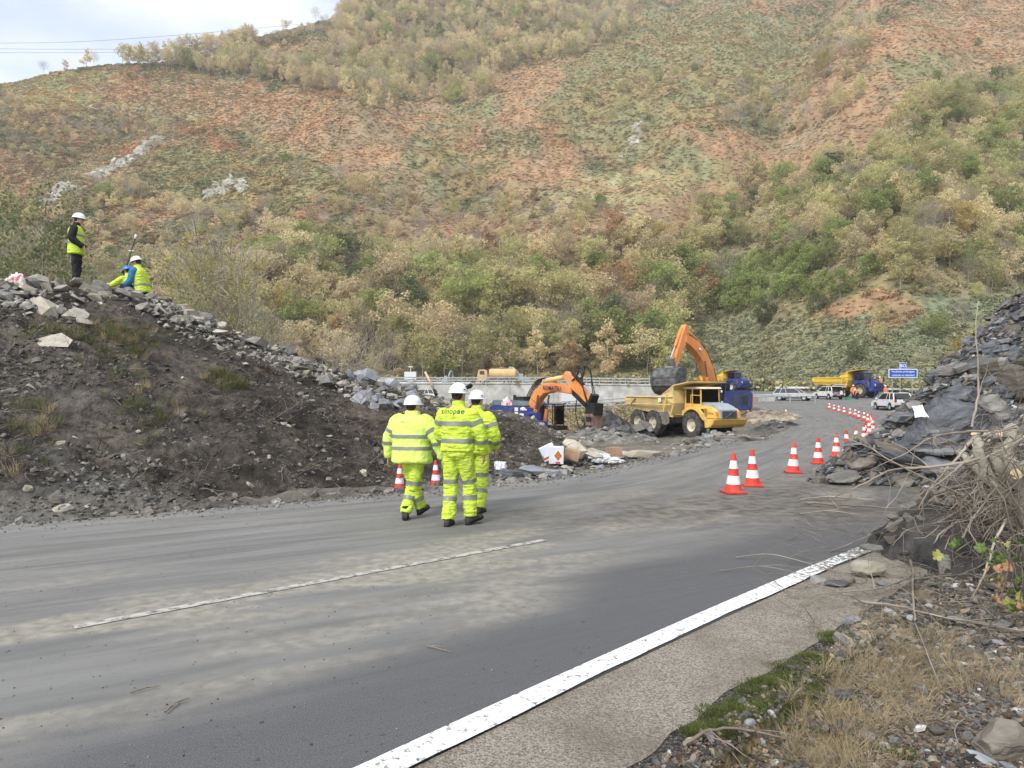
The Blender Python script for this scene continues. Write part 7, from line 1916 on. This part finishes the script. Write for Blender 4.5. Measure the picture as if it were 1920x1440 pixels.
for i, (a, b, c_) in enumerate([((-300, 73), (130, 79), (560, 46)), ((-300, 88), (60, 92), (380, 92)), ((-300, 96), (60, 99), (380, 97))]):
    p = [P(a[0], a[1], 330), P(b[0], b[1], 360), P(c_[0], c_[1], 430 if i == 0 else 400)]; pts, rr = smoothpath(p, [.075] * 3, 8); v, f = tubes([(pts, rr)], 5)
    tag(obj("power_cable", mesh_np("power_cable", v, f, m_wire)), ["topmost thin power cable crossing the sky to the ridge", "middle thin power cable crossing the sky at the left", "lowest thin power cable crossing the sky at the left"][i], "cable", "power cables")
# bushes hiding the foot of the grass slope on the right, dense low brambles on it
n = 16000; u = rng.uniform(1280, 1960, n); t = (u - 960) / F; y0, z0, R = hill_par(u); y = y0 + rng.random(n) * 62; x = t * y; z = hz(t, y); uu, vv = proj(x, y, z)
ok = inpoly(uu, vv, [(1290,592),(1540,602),(1700,585),(1940,540),(1960,760),(1280,760)]); x, y, z = x[ok], y[ok], z[ok]; n = len(x)
q = fbm(x / 8, y / 8, 77, 4)[:, None]
tn = (np.array([[.20, .235, .15]]) * (1 - np.clip(q + .5, 0, 1)) + np.array([[.33, .32, .20]]) * np.clip(q + .5, 0, 1)) * rng.uniform(.9, 1.4, (n, 1))
scatter("slope_brambles", np.stack([x, y, z], 1), np.stack([np.full(n, .3), np.zeros(n), rng.uniform(0, 6, n)], 1), rng.uniform(.35, .8, n)[:, None] * np.array([[1, 1, .8]]), rng.integers(0, 4, n), cl, tint=tn, label="low green brambles covering the slope above the road")
# band of bushes along the far rail
n = 700; k = rng.integers(118, 181, n); Q = offs(CR, 3.0)[np.minimum(k, len(CR) - 1)] + rng.normal(0, 1.3, (n, 2)); z = gz(Q[:, 0], Q[:, 1])
scatter("rail_side_bushes", np.column_stack([Q, z]), np.column_stack([np.zeros(n), np.zeros(n), rng.uniform(0, 6, n)]), rng.uniform(.8, 1.8, n), rng.integers(4, 7, n), cl, tint=np.where(rng.random((n, 1)) < .5, np.array([[.36, .33, .17]]), np.array([[.24, .25, .12]])) * rng.uniform(.8, 1.3, (n, 1)), label="pale weeds along the far guardrail")

# ---------------------------------------------------------------- verge in the lower right corner
def vz(x, y): return gz(x, y) + fbm(np.asarray(x) * 1.3, np.asarray(y) * 1.3, 3, 5, .6) * .12 - .03
E1 = offs(CR, .80)
vx = np.linspace(.2, 9.5, 420); vy = np.linspace(1.6, 13.5, 420); VX, VY = np.meshgrid(vx, vy)
strip = [tuple(p) for p in E1[:85]]
big = strip + [(30, 25), (30, -10), (-8, -10)]
inside = inpoly(VX, VY, big); dist = segd(VX, VY, strip)
VZ = gz(VX, VY) + np.where(inside, -.02 + fbm(VX * 1.1, VY * 1.1, 7, 3) * .10 * np.clip(dist / .8, 0, 1) + fbm(VX * 6, VY * 6, 8, 4, .6) * .045 * np.clip(dist / .15, 0, 1) + .02, -.12)
def vcol(x, y, d):
    dust_ = np.array([.22, .20, .17]); soil = np.array([.055, .050, .042]); moss = np.array([.085, .115, .018]); leafy = np.array([.20, .15, .10])
    n1 = np.clip(fbm(x * .9, y * .9, 12, 4) * 1.8 + .5, 0, 1)[:, None]; n2 = np.clip(fbm(x * 8, y * 8, 14, 4) * 1.6 + .5, 0, 1)[:, None]
    c = soil * (1 - n1) + dust_ * n1
    md = np.exp(-((d - .28) / .20) ** 2) * np.clip(fbm(x * 2.2, y * 2.2, 16, 4) * 3 + .55, 0, 1) * (y < 5.6)
    c = c * (1 - md[:, None]) + moss * md[:, None]
    lm = np.clip(fbm(x * 1.7, y * 1.7, 18, 3) * 3 - .2, 0, .8)[:, None]; c = c * (1 - lm) + leafy * lm
    # pale flat stone dust patch at the lower right
    pm = np.clip(1.3 - np.hypot((x - 2.9) / .9, (y - 4.3) / .9), 0, 1)[:, None] * .8; c = c * (1 - pm) + np.array([.27, .26, .24]) * pm
    return c * (.65 + .7 * n2)
m_verge = mat("verge_soil", (.45, .45, .45), (1.6, 1.55, 1.45), scale=24, rough=1, bump=1.0, bscale=60, attr="Col", detail=8, lo=.34, hi=.66)
vg = mesh_np("verge", np.stack([VX, VY, VZ], -1).reshape(-1, 3), grid_faces(*VX.shape), m_verge, True, cols=vcol(VX.ravel(), VY.ravel(), dist.ravel()))
tag(obj("verge", vg), "gritty verge of soil, moss and stone dust beside the shoulder", None, None, "structure")
def vh(x, y): 
    x = np.asarray(x, float); y = np.asarray(y, float); d = segd(x, y, strip)
    return gz(x, y) + fbm(x * 1.1, y * 1.1, 7, 3) * .10 * np.clip(d / .8, 0, 1) + fbm(x * 6, y * 6, 8, 4, .6) * .045 * np.clip(d / .15, 0, 1)
def on_verge(n, ymax=12, umin=700):
    u = rng.uniform(umin, 2000, n); v = rng.uniform(960, 1500, n); D = EYE * F / (v - HZ); x = (u - 960) * D / F
    ok = inpoly(x, D, big) & (D < ymax); return x[ok], D[ok]
# grit and small stones
x, y = on_verge(46000); d = segd(x, y, strip); n = len(x); sz = np.clip(np.exp(rng.normal(-4.25, .55, n)), .006, .07)
pk = rng.random((n, 1)); tn = np.where(pk < .45, np.array([[.12, .12, .125]]), np.where(pk < .75, np.array([[.26, .24, .20]]), np.where(pk < .93, np.array([[.18, .12, .08]]), np.array([[.5, .5, .5]])))) * rng.uniform(.6, 1.4, (n, 1))
bx_, by_ = on_verge(14000, 12, 1560); kk = by_ > 4.6; bx_, by_ = bx_[kk], by_[kk]; bs_ = np.clip(np.exp(rng.normal(-3.5, .5, len(bx_))), .012, .12); x = np.concatenate([x, bx_]); y = np.concatenate([y, by_]); sz = np.concatenate([sz, bs_]); n = len(x)
q_ = rng.random((len(bx_), 1)); tn = np.concatenate([tn, np.where(q_ < .5, np.array([[.13, .125, .12]]), np.where(q_ < .85, np.array([[.24, .20, .15]]), np.array([[.36, .37, .38]]))) * rng.uniform(.6, 1.4, (len(bx_), 1))])
scatter("verge_grit", np.stack([x, y, vh(x, y) + sz * .1], 1), rng.uniform(-.5, .5, (n, 3)) * np.array([1, 1, 6]), np.stack([sz * 1.4, sz, sz], 1), rng.integers(0, 8, n), SMALL, tint=tn, label="grit and small stones on the verge")
# pebbles on the shoulder edge
k = rng.integers(18, 100, 20000); Q = offs(CR, .66)[k] + rng.normal(0, .13, (20000, 2)) + np.gradient(CR, axis=0)[k] * rng.uniform(-.6, .6, (20000, 1)); sz = rng.uniform(.003, .013, 20000)
scatter("shoulder_pebbles", np.column_stack([Q, gz(Q[:, 0], Q[:, 1]) - .008]), rng.uniform(-3, 3, (20000, 3)), sz, rng.integers(0, 8, 20000), SMALL, tint=rng.uniform(.12, .55, (20000, 1)) * np.array([[1, .95, .86]]), label="loose pebbles along the shoulder edge")
# dry grass and fallen leaves
def patch(cx, cy, r, n): a = rng.uniform(0, 6.28, n); q = r * np.sqrt(rng.random(n)); return np.stack([cx + np.cos(a) * q, cy + np.sin(a) * q], 1)
def atpx(u, v): D = EYE * F / (v - HZ); return ((u - 960) * D / F, D)
GP = np.concatenate([patch(*atpx(u, v), r, n) for u, v, r, n in [(1560, 1340, .26, 70), (1640, 1290, .34, 110), (1690, 1240, .36, 90), (1590, 1400, .24, 55), (1760, 1230, .4, 60), (1720, 1180, .4, 50), (1520, 1380, .16, 25), (1850, 1250, .4, 40)]])
n = len(GP); TF = [tuft_mesh(40 + i, 26, .13, .06, .0011, m_straw) for i in range(4)]
scatter("dry_grass", np.column_stack([GP, vh(GP[:, 0], GP[:, 1])]), np.stack([rng.uniform(.2, 1.3, n), rng.normal(0, .4, n), rng.uniform(-3, 3, n)], 1), rng.uniform(.5, 1.15, n), rng.integers(0, 4, n), TF, label="flattened dry straw coloured grass on the verge")
def leaf_mesh(seed, lobes, mt):
    g = random.Random(seed); V = [(0, 0, 0)]; N = lobes * 4
    for k in range(N): a = 2 * PI * k / N; r = (.72 + .28 * abs(math.cos(a * lobes / 2))) * (1 + g.uniform(-.1, .1)); V.append((math.cos(a) * r * .5, math.sin(a) * r * .5, g.uniform(-.06, .10) + .12 * r * math.sin(2 * a + seed)))
    me = bpy.data.meshes.new("leaf"); me.from_pydata(V, [], [(0, i + 1, (i + 1) % N + 1) for i in range(N)]); me.materials.append(mt); return me
m_dleaf = mat("fallen_leaf", (.12, .09, .06), (.24, .18, .125), scale=3, rough=.8, rand=.4, hue=.02)
LF = [leaf_mesh(i, 3 + i % 3, m_dleaf) for i in range(5)]
x, y = on_verge(5200, 10); n = len(x)
scatter("fallen_leaves", np.stack([x, y, vh(x, y) + .012], 1), rng.normal(0, .5, (n, 3)) + np.stack([np.zeros(n), np.zeros(n), rng.uniform(-3, 3, n)], 1), rng.uniform(.012, .036, n), rng.integers(0, 5, n), LF, label="brown fallen leaves on the verge")
# moss tufts
MT = [tuft_mesh(60 + i, 60, .014, .05, .0014, mat("moss_green", (.045, .06, .015), (.10, .12, .03), scale=20, rough=1, rand=.3)) for i in range(3)]
MP = np.concatenate([patch(*atpx(u, v), r, n) for u, v, r, n in [(1345, 1370, .09, 50), (1370, 1350, .16, 50), (1400, 1330, .11, 50), (1440, 1300, .18, 70), (1470, 1280, .13, 60), (1510, 1260, .2, 60), (1540, 1240, .12, 40), (1310, 1375, .05, 30), (1690, 1385, .05, 30), (1580, 1200, .15, 50)]]); n = len(MP)
scatter("moss", np.column_stack([MP, vh(MP[:, 0], MP[:, 1]) + .002]), np.stack([np.zeros(n), np.zeros(n), rng.uniform(-3, 3, n)], 1), rng.uniform(.7, 1.5, n), rng.integers(0, 3, n), MT, label="bright green moss along the shoulder edge")
# single stones one can pick out
def vstone(u, v, px, mt, label, dims=(1, .8, .6), rot=(0, 0, 0), lift=.3, sub=3, seed=1, name="loose_stone", flat=False):
    X, D = atpx(u, v); w_ = px * D / F
    me = boulder(seed, (w_, w_ * dims[1], w_ * dims[2]), mt, 5, sub)
    return tag(obj(name, me, None, (X, D, float(vh(X, D)) + w_ * dims[2] * lift), rot), label, "stone")
vstone(1627, 1078, 68, ms_cream, "tan block of stone lying on the white edge line", (1, .7, .52), (0, 0, .1), .35, 4, 31)
vstone(1535, 1092, 46, ms_mid, "dark rounded stone on the white line left of the tan block", (1, .8, .55), (0, .1, .2), .2, 3, 32)
vstone(1573, 1098, 58, ms_blue, "flat blue slate beneath the tan block", (1, .5, .2), (0, .05, 0), .2, 3, 33)
vstone(1590, 1092, 28, ms_brown, "small brown stone touching the tan block", (1, .8, .7), (0, 0, 0), .2, 3, 34)
vstone(1655, 1096, 40, ms_silver, "thin silver slate right of the tan block", (1, .6, .15), (.1, .1, .5), .3, 3, 35)
vstone(1876, 1392, 115, ms_brown, "large brown angular rock in the lower right corner", (1, .8, .62), (.3, -.15, .2), .3, 4, 36)
vstone(1852, 1408, 80, ms_silver, "pale slate blade leaning in front of the large brown rock", (1, .35, .14), (.3, .35, -.45), .6, 3, 37)
vstone(1462, 1420, 46, ms_silver, "light grey flat slate near the lower edge of the verge", (1, .7, .22), (.15, .25, -.5), .5, 3, 38)
vstone(1408, 1362, 26, ms_silver, "small cube like grey stone beside the moss", (1, .8, .7), (.2, .1, .3), .3, 3, 39)
vstone(1755, 1350, 30, ms_brown, "reddish brown pebble between the dry grass and the pale dust", (1, .8, .6), (0, 0, 0), .2, 3, 40)
vstone(1878, 1165, 38, ms_mid, "grey stone under the brambles", (1, .8, .7), (0, 0, 0), .2, 3, 41)
vstone(1798, 1158, 44, ms_silver, "split slate piece on the slope left of the brambles", (1, .5, .25), (.3, .2, -.4), .3, 3, 42)
vstone(1812, 1078, 30, ms_brown, "rust stained slate chip above the split slate", (1, .7, .5), (.3, .1, .2), .3, 3, 43)
vstone(1700, 1008, 46, ms_mid, "dark low rock on the road behind the white line end", (1, .7, .4), (0, 0, .3), .3, 3, 44)
vstone(1790, 1003, 170, ms_mid, "wide flat grey rock ledge under the brush pile", (1, .6, .28), (0, 0, .1), .3, 4, 45)
vstone(1822, 985, 75, ms_brown, "rounded grey boulder wrapped by the brush pile", (1, .9, 1.1), (0, .1, .3), .6, 4, 46)
for k in range(26):
    X, D = atpx(R_.uniform(1560, 1940), R_.uniform(1080, 1440)); 
    o = bpy.data.objects.new("loose_stone", random.choice(rocks(R_.choice([ms_mid, ms_brown, ms_blue, ms_silver])))); s = R_.uniform(.035, .11); o.location = (X, D, float(vh(X, D)) + s * .15); o.scale = (s * 1.3, s, s); o.rotation_euler = (R_.gauss(0, .3), R_.gauss(0, .3), R_.uniform(0, 6)); COL.objects.link(o)
    tag(o, "small angular slate chip lying loose on the lower right verge", "stone", "small slates on the verge")

# ---------------------------------------------------------------- brush pile, branches and bramble
m_log = mat("grey_green_bark", (.20, .19, .15), (.42, .40, .34), scale=5, rough=.9, bump=.6, bscale=18, stretch=(1, 1, .5))
m_cut = mat("fresh_cut_wood", (.62, .47, .26), (.74, .60, .38), scale=10, rough=.8)
def branch(name, label, pts, r0, r1, mt=None, cut=False, cat="branch", subs=2, grp=None, seed=0, sl=.5):
    g = random.Random(seed + len(pts)); o = Vector(pts[0]); loc = [Vector(p) - o for p in pts]
    k = len(pts); p, rr = smoothpath(loc, [r0 + (r1 - r0) * i / (k - 1) for i in range(k)], 5)
    p = [q + Vector((g.gauss(0, 1), g.gauss(0, 1), g.gauss(0, 1))) * r0 * .25 for q in p]
    v, f = tubes([(p, rr)], 10 if r0 > .02 else 6)
    if subs == 0 or label is None: pass
    o_ = obj(name, mesh_np(name, v, f, mt or m_log, True), None, o); tag(o_, label, cat, grp)
    L_ = sum((a - b).length for a, b in zip(p[:-1], p[1:]))
    for s in range(subs):
        i = g.randint(len(p) // 4, len(p) - 2); q = [p[i]]; d = ((p[i+1] - p[i]).normalized() + Vector((g.uniform(-1, 1), g.uniform(-1, 1), g.uniform(-.3, 1)))).normalized()
        for _ in range(5): d = (d + Vector((g.uniform(-.3, .3), g.uniform(-.3, .3), g.uniform(-.3, .25)))).normalized(); q.append(q[-1] + d * L_ * sl / 8)
        r = rr[i] * .55; v, f = tubes([(q, [r * (1 - .8 * z / 5) for z in range(6)])], 5); obj("side_twig", mesh_np("side_twig", v, f, mt or m_log, True), o_)
    if cut:
        d = (p[-1] - p[-2]).normalized(); MB().cyl(p[-1] - d * .004, p[-1] + d * .003, rr[-1] * .98, N=12).out("cut_end", m_cut, o_)
    return o_
G_ = "cut branches in the brush pile"
branch("tree_stump", "upright mossy cut stem, left one of the pair in the brush pile", [P(1880, 935, 7.0), P(1876, 870, 7.0), P(1874, 808, 7.05)], .085, .070, cut=True, cat="stem", subs=0)
branch("tree_stump", "curved cut stem bending right beside the mossy stem in the brush pile", [P(1905, 960, 6.9), P(1892, 880, 6.9), P(1893, 845, 6.9), P(1896, 803, 6.95)], .075, .060, cut=True, cat="stem", subs=0)
branch("log", "log with its sawn face turned to the road at the right edge", [P(1990, 835, 6.6), P(1935, 868, 6.5), P(1903, 884, 6.4)], .055, .050, cut=True, cat="log", subs=0)
branch("log", "pale horizontal log behind the cut stems, upper one", [P(1990, 822, 7.8), P(1900, 822, 7.7), P(1824, 812, 7.7)], .05, .038, cut=True, cat="log", subs=1)
branch("log", "pale horizontal log behind the cut stems, lower one", [P(1990, 846, 7.6), P(1900, 838, 7.5), P(1828, 828, 7.5)], .06, .045, cut=True, cat="log", subs=1)
branch("log", "thick grey branch slanting from the pile top down to the road", [P(1826, 815, 7.1), P(1842, 870, 7.0), P(1872, 930, 6.9), P(1915, 1010, 6.7)], .05, .055, cat="branch", subs=2)
branch("log", "splintered branch slanting down to the right below the logs", [P(1797, 845, 7.2), P(1830, 878, 7.0), P(1880, 925, 6.8), P(1960, 985, 6.4)], .03, .05, cat="branch", subs=2)
branch("log", "trunk lying steeply at the right edge under the curved stem", [P(1893, 860, 6.7), P(1912, 930, 6.6), P(1950, 1010, 6.3)], .06, .07, cat="log", subs=0)
LB = [([(1512, 942), (1570, 946), (1660, 952), (1750, 952), (1820, 938)], .016, "long pale stick lying across the road, uppermost"), ([(1500, 963), (1560, 956), (1620, 947)], .010, "thin stick joining the long pale stick from the left"), ([(1500, 937), (1555, 931), (1640, 938)], .010, "reddish stick behind the long pale stick"), ([(1700, 962), (1760, 967), (1800, 966)], .014, "short pale stick below the long one near the pile"),
      ([(1555, 1035), (1640, 1000), (1660, 985), (1740, 985)], .006, "thin crooked twig on the road in front of the heap"), ([(1640, 1020), (1692, 1024), (1710, 1064), (1712, 1120), (1716, 1165)], .014, "hooked grey branch curling down over the shoulder"), ([(1560, 1110), (1640, 1105), (1700, 1085), (1712, 1072)], .008, "thin branch joining the hooked grey branch"),
      ([(1350, 1070), (1430, 1062), (1520, 1080), (1600, 1092)], .005, "long thin twig reaching over the white line"), ([(1380, 1045), (1450, 1040), (1560, 1068), (1640, 1078)], .006, "arched thin twig above the tan block"), ([(1600, 1128), (1680, 1136), (1780, 1160), (1925, 1184)], .011, "long branch lying on the verge toward the right edge"),
      ([(1282, 1397), (1330, 1370), (1400, 1368), (1470, 1385)], .009, "dark crooked stick lying on the moss at the bottom"), ([(1715, 1165), (1740, 1230), (1765, 1290)], .004, "thin twig running down from the hooked branch"), ([(1812, 1345), (1790, 1370), (1810, 1420)], .004, "pale thin twig beside the large brown rock"),
      ([(310, 1335), (330, 1318), (355, 1308)], .006, "small forked twig on the dark road at the lower left"), ([(245, 1298), (275, 1290), (300, 1285)], .004, "tiny twig above the forked twig"), ([(800, 1210), (845, 1222)], .004, "tiny dark twig in the middle of the near lane")]
for i, (q, r, lab) in enumerate(LB):
    pts = []
    for j, (u, v) in enumerate(q):
        X, D = atpx(u, v); zz = float(gz(X, D)) + r + .01 + (.05 * math.sin(j * 1.3) ** 2 if i not in (13, 14, 15) else 0)
        f = (EYE - zz) / EYE; pts.append(Vector((X * f, D * f, zz)))
    branch("branch" if r > .005 else "twig", lab, pts, r * 1.1, r * .55, m_twig, cat="branch" if r > .005 else "twig", subs=3 if i < 12 else 1, seed=i, sl=.8)
# arching loose twigs of the pile: the largest as branches, the rest as one tangle
for i in range(44):
    a = P(R_.uniform(1780, 1935), R_.uniform(800, 1060), R_.uniform(6.2, 7.8)); ang = R_.uniform(2.2, 4.3) if R_.random() < .7 else R_.uniform(-.6, 1.2); L_ = R_.uniform(.5, 1.5)
    p = [a]; d = Vector((math.cos(ang) * .8, R_.uniform(-.3, .2), math.sin(ang) * .6)).normalized()
    for _ in range(4): d = (d + Vector((R_.gauss(0, .16), R_.gauss(0, .12), R_.gauss(-.05, .16)))).normalized(); p.append(p[-1] + d * L_ / 4)
    p = [Vector((q.x, q.y, max(q.z, float(gz(q.x, q.y)) + .02))) for q in p]
    branch("branch", "thin bare branch sticking out of the brush pile at the right", p, R_.uniform(.007, .018), .003, m_twig, subs=3, seed=50 + i, grp="thin branches of the brush pile")
pth = []
for i in range(900):
    a = P(R_.gauss(1890, 55), R_.gauss(965, 75), R_.uniform(6.2, 7.6)); d = Vector((R_.gauss(0, .7), R_.gauss(0, .4), R_.gauss(0, .7))).normalized(); p = [a]; L_ = R_.uniform(.15, .6)
    for _ in range(3): d = (d + Vector((R_.gauss(0, .3), R_.gauss(0, .3), R_.gauss(0, .3)))).normalized(); p.append(p[-1] + d * L_ / 3)
    if min(q.z for q in p) < -.02 or a.x < 3.9: continue
    r = R_.uniform(.0025, .007); pth.append((p, [r, r * .9, r * .7, r * .4]))
for i in range(520):     # fine litter of twigs on the road and verge
    X, D = atpx(R_.uniform(1480, 1900), 930 + 260 * R_.random() ** 1.3); g0 = float(gz(X, D)) + .012; a_ = R_.uniform(0, 6.28); L_ = R_.uniform(.06, .5); d = Vector((math.cos(a_), math.sin(a_), R_.uniform(0, .25))); p = [Vector((X, D, g0))]
    for _ in range(3): d = (d + Vector((R_.gauss(0, .25), R_.gauss(0, .25), R_.gauss(0, .12)))).normalized(); q = p[-1] + d * L_ / 3; q.z = max(q.z, g0); p.append(q)
    r = R_.uniform(.0015, .004); pth.append((p, [r, r * .9, r * .7, r * .4]))
v, f = tubes(pth, 4); tag(obj("brush_tangle", mesh_np("brush_tangle", v, f, m_twig, True)), "tangle of fine dead twigs in and around the brush pile", None, None, "stuff")
# a dark soil hump under the brush so it does not float
th = np.linspace(-1.3, 1.3, 60); A, B = np.meshgrid(th, th); q = np.hypot(A, B); X = 5.45 + A * 1.5; Y = 7.5 + B * 1.5
Z = gz(X, Y) + np.where(q < 1, 1.05 * np.cos(np.clip(q, 0, 1) * PI / 2) ** 1.2, -.2) + fbm(X * 3, Y * 3, 5, 4) * .22
hm = empty("soil_hump", (5.45, 7.5, 0), 0, "dark hump of soil and slate under the brush pile", "soil heap")
obj("soil", mesh_np("soil", np.stack([X, Y, Z], -1).reshape(-1, 3) - np.array([5.45, 7.5, 0]), grid_faces(60, 60), m_bank, True, cols=np.full((3600, 3), .06) * (1 + fbm(X.ravel() * 4, Y.ravel() * 4, 3, 4)[:, None])), hm)
for k in range(120):
    a_, r = R_.uniform(0, 6.28), R_.uniform(.4, 1.0); x_, y_ = 5.45 + math.cos(a_) * r * 1.5, 7.5 + math.sin(a_) * r * 1.5; z_ = float(gz(x_, y_)) + 1.05 * math.cos(min(r, 1) * PI / 2) ** 1.2
    stone(hm, (x_, y_, z_), R_.uniform(.08, .30), R_.choice([ms_brown, ms_mid, ms_brown]))
# bramble: stems and leaves with colour, larger leaves each a part
m_lg = mat("bramble_leaf_green", (.08, .14, .03), (.17, .24, .07), scale=5, rough=.5, trans=.25, rand=.25); m_lr = mat("bramble_leaf_orange", (.40, .20, .10), (.50, .32, .18), scale=5, rough=.6, trans=.25, rand=.2); m_ly = mat("bramble_leaf_yellow", (.30, .32, .08), (.42, .42, .14), scale=5, rough=.6, trans=.25)
LM = {m.name: [leaf_mesh(80 + i, 5, m) for i in range(3)] for m in (m_lg, m_lr, m_ly)}
br = empty("bramble", P(1880, 1075, 5.6), 0, "bramble with green and orange leaves at the right edge below the brush pile", "bramble"); o = Vector(br.location)
for (u, v, px, m_) in [(1862,1040,26,m_lg),(1874,1052,24,m_lg),(1855,1052,20,m_lg),(1884,1040,20,m_lg),(1838,1026,22,m_lg),(1872,1068,22,m_lr),(1890,1062,22,m_lr),(1868,1085,22,m_ly),(1882,1092,24,m_lr),(1876,1104,20,m_lr),(1905,1100,26,m_lg),(1915,1088,24,m_lg),(1898,1112,22,m_lg),(1912,1118,22,m_ly),(1893,1130,24,m_ly),(1902,1142,22,m_lg),(1868,1122,18,m_lr),(1876,1132,18,m_lr),(1916,1060,20,m_lg),(1908,1046,18,m_lg),(1845,1040,16,m_lg),(1795,1015,18,m_lg),(1785,1022,14,m_lg),(1758,1042,22,m_ly),(1864,1012,12,m_lg),(1890,1020,14,m_ly),(1915,1136,18,m_lr),(1918,1015,18,m_lg),(1850,1066,15,m_lr)]:
    D = 5.7 - (v - 1040) * .006; p = P(u, v, D); s = px * D / F; l_ = bpy.data.objects.new("leaf", random.choice(LM[m_.name])); l_.location = p - o; l_.rotation_euler = (R_.uniform(.5, 1.3), R_.uniform(-.4, .4), R_.uniform(-3, 3)); l_.scale = (s, s, s); COL.objects.link(l_); l_.parent = br
for i in range(9):
    a = P(R_.uniform(1840, 1925), R_.uniform(1000, 1040), 5.9); b_ = P(R_.uniform(1850, 1925), R_.uniform(1100, 1180), 5.1); m_2 = a.lerp(b_, .5) + Vector((R_.gauss(0, .06), -.1, R_.gauss(0, .05))); pts, rr = smoothpath([a - o, m_2 - o, b_ - o], [.004, .004, .003], 6); v_, f_ = tubes([(pts, rr)], 5); obj("stem", mesh_np("stem", v_, f_, m_drytw, True), br)
# ---------------------------------------------------------------- thin autumn haze over the valley
hm_ = bpy.data.materials.new("thin_haze"); hm_.use_nodes = True
hn = hm_.node_tree.nodes; hn.remove(hn["Principled BSDF"])
pv = hn.new("ShaderNodeVolumePrincipled"); pv.inputs["Color"].default_value = (.94, .94, .94, 1); pv.inputs["Density"].default_value = .00036; pv.inputs["Anisotropy"].default_value = 0.2
hm_.node_tree.links.new(pv.outputs[0], hn["Material Output"].inputs["Volume"])
hz_top = float(HZZ.max()) + 25
hb = MB().box((0, 360, (hz_top - 8) / 2), (1900, 820, hz_top + 8)).out("haze", hm_)
tag(hb, "thin pale haze over the valley", None, None, "stuff")
